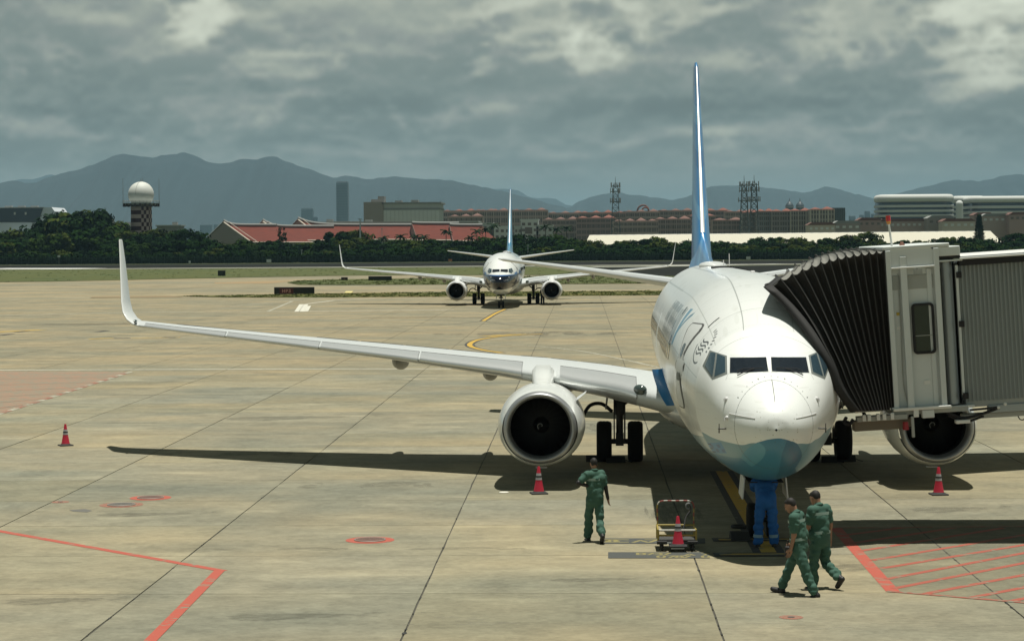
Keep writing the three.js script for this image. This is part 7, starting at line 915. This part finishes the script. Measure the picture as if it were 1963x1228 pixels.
  const makeCone = (label, pos, turn) => { const t = thing('traffic_cone', label, 'traffic cone', pos, turn, 'red traffic cones on the apron'); part(t, 'base', merge([rbox(0.4, 0.035, 0.4, 0.015, 0, 0.018, 0), xf(new THREE.CylinderGeometry(0.13, 0.165, 0.035, 20), { p: [0, 0.05, 0] })]), blackR); part(t, 'shell', xf(new THREE.LatheGeometry([[0.14, 0.05], [0.125, 0.075], [coneR(0.3), 0.3], [coneR(H), H], [0.012, H + 0.005], [0.012, H - 0.05]].map(p => new THREE.Vector2(...p)), 24), {}), red); part(t, 'reflective_sleeve', xf(new THREE.CylinderGeometry(coneR(0.5) + 0.004, coneR(0.34) + 0.004, 0.16, 24, 1, true), { p: [0, 0.42, 0] }), silver); part(t, 'dark_ring', xf(new THREE.CylinderGeometry(coneR(0.44) + 0.007, coneR(0.4) + 0.007, 0.04, 24, 1, true), { p: [0, 0.42, 0] }), blackR); return t; };
  { const a = G(1033, 946), b = G(125, 854), c = G(1800, 948); makeCone('red traffic cone in front of the left engine of the parked airliner', [a.x, 0, a.z], 0.2); const c0 = scene.children[scene.children.length - 1]; dup(c0, [b.x, 0, b.z], 0.5, 'red traffic cone standing alone at the far left of the apron'); dup(c0, [c.x, 0, c.z], 0.1, 'red traffic cone in front of the engine under the boarding bridge');
    const d = G(1300, 1047, 0.1); dup(c0, [d.x, 0.1, d.z], 0, 'red traffic cone carried on the front of the yellow trolley', [0.88, 0.9, 0.88]);
    // trolley
    const o = G(1299, 1057), t = thing('tow_trolley', 'yellow framed hand trolley with tall hoop handle carrying a cone', 'trolley', [o.x, 0, o.z - 0.35]), yel = mat(0.34, 0.26, 0.06, 0.6), wht = mat(0.5, 0.49, 0.44, 0.6), rd = mat(0.26, 0.06, 0.05, 0.6);
    part(t, 'deck', rbox(0.74, 0.04, 0.7, 0.01, 0, 0.2, -0.1), mat(0.05, 0.05, 0.048, 0.7));
    part(t, 'tow_plate', rbox(0.26, 0.03, 0.26, 0.01, 0, 0.082, 0.36), wht); for (const s of [-1, 1]) part(t, 'tow_leg', merge([rod([s * 0.1, 0.18, 0.24], [s * 0.12, 0.02, 0.42], 0.016), rod([s * 0.1, 0.18, 0.24], [s * 0.1, 0.08, 0.3], 0.014)]), blackR);
    for (const [y, z] of [[0.42, -0.42], [0.3, 0.22], [0.4, 0.22]]) part(t, 'frame_rail', rod([-0.37, y, z], [0.37, y, z], 0.02, 0.02, 10), y === 0.4 ? wht : yel); for (const s of [-1, 1]) { part(t, 'frame_post', rod([s * 0.37, 0.16, 0.22], [s * 0.37, 0.42, 0.22], 0.022), yel); part(t, 'frame_post', rod([s * 0.37, 0.16, -0.42], [s * 0.37, 0.44, -0.42], 0.022), yel); part(t, 'frame_rail', rod([s * 0.37, 0.4, 0.22], [s * 0.37, 0.42, -0.42], 0.018), yel); part(t, 'frame_side', rbox(0.2, 0.06, 0.1, 0.01, s * 0.3, 0.17, 0.3), blackR); }
    const hoop = new THREE.CatmullRomCurve3([[-0.36, 0.2, -0.42], [-0.36, 0.6, -0.44], [-0.36, 0.81, -0.45], [-0.32, 0.88, -0.45], [-0.24, 0.9, -0.45], [0, 0.9, -0.45], [0.24, 0.9, -0.45], [0.32, 0.88, -0.45], [0.36, 0.81, -0.45], [0.36, 0.6, -0.44], [0.36, 0.2, -0.42]].map(p => V(...p)), false, 'centripetal'); const n = 26; for (let i = 0; i < n; i++) { const pts = [0, 1, 2, 3].map(j => hoop.getPointAt((i + j / 3) / n)); part(t, 'handle_segment', new THREE.TubeGeometry(new THREE.CatmullRomCurve3(pts), 4, 0.014, 8), i > 7 && i < 18 ? (i % 2 ? rd : wht) : i % 2 ? yel : rd); }
    for (const [x, z] of [[-0.3, 0.24], [0.3, 0.24], [-0.3, -0.38], [0.3, -0.38]]) { const w = part(t, 'wheel', xf(new THREE.TorusGeometry(0.055, 0.026, 10, 22), { r: [0, Math.PI / 2, 0], p: [x, 0.082, z] }), blackR); part(t, 'caster', merge([box(0.07, 0.09, 0.02, x, 0.14, z - 0.02), rod([x - 0.04, 0.082, z], [x + 0.04, 0.082, z], 0.018)]), blackR, w); }
    part(t, 'cable', tube([[0.26, 0.86, -0.42], [0.3, 0.74, -0.38], [0.2, 0.6, -0.3], [0.16, 0.45, -0.2], [0.1, 0.3, -0.1]], 0.014, 30, 6), blackR); part(t, 'cable_bundle', xf(new THREE.TorusGeometry(0.05, 0.022, 8, 18), { p: [0.26, 0.8, -0.42] }), mat(0.16, 0.17, 0.17, 0.7)); }
  // chocks and a headset cable under the nose
  const chock = (label, x, z, w, turn) => { const sh = new THREE.Shape([[-0.16, 0], [0.16, 0], [0.07, 0.15], [-0.05, 0.15]].map(p => new THREE.Vector2(...p))), t = thing('wheel_chock', label, 'wheel chock', [x, 0.002, z], turn); part(t, 'wedge', new THREE.ExtrudeGeometry(sh, { depth: w, bevelEnabled: true, bevelSize: 0.01, bevelThickness: 0.01, bevelSegments: 1 }).rotateY(Math.PI / 2).translate(-w / 2, 0.01, 0), blackR); part(t, 'rope', tube([[w / 2, 0.08, 0], [w / 2 + 0.12, 0.03, 0.05], [w / 2 + 0.2, 0.015, 0.12]], 0.012, 14, 6), blackR); };
  { const a = G(1418, 1034), b = G(1138, 884), c = G(1180, 886), d = G(1622, 884), e = G(1590, 886); chock('black wheel chock at the nose wheel, left of the blue mechanic', a.x, a.z, 0.36, 0.1); chock('black wheel chock at the outer left main wheel', b.x, b.z, 0.4, 0); chock('black wheel chock between the left main wheels', c.x, c.z, 0.5, 0.1); chock('black wheel chock at the right main wheel under the bridge', d.x, d.z, 0.5, 0); chock('black wheel chock on the inner side of the right main gear', e.x, e.z, 0.4, -0.1); const q = G(1440, 1012); const r2 = thing('hose_bundle', 'dark hose lying by the nose wheel', 'hose', [q.x, 0.01, q.z]); part(r2, 'loop', xf(new THREE.TorusGeometry(0.15, 0.03, 8, 26), { r: [Math.PI / 2, 0, 0], p: [-0.25, 0.03, 0] }), blackR); }
}
renderer.render(scene, camera);
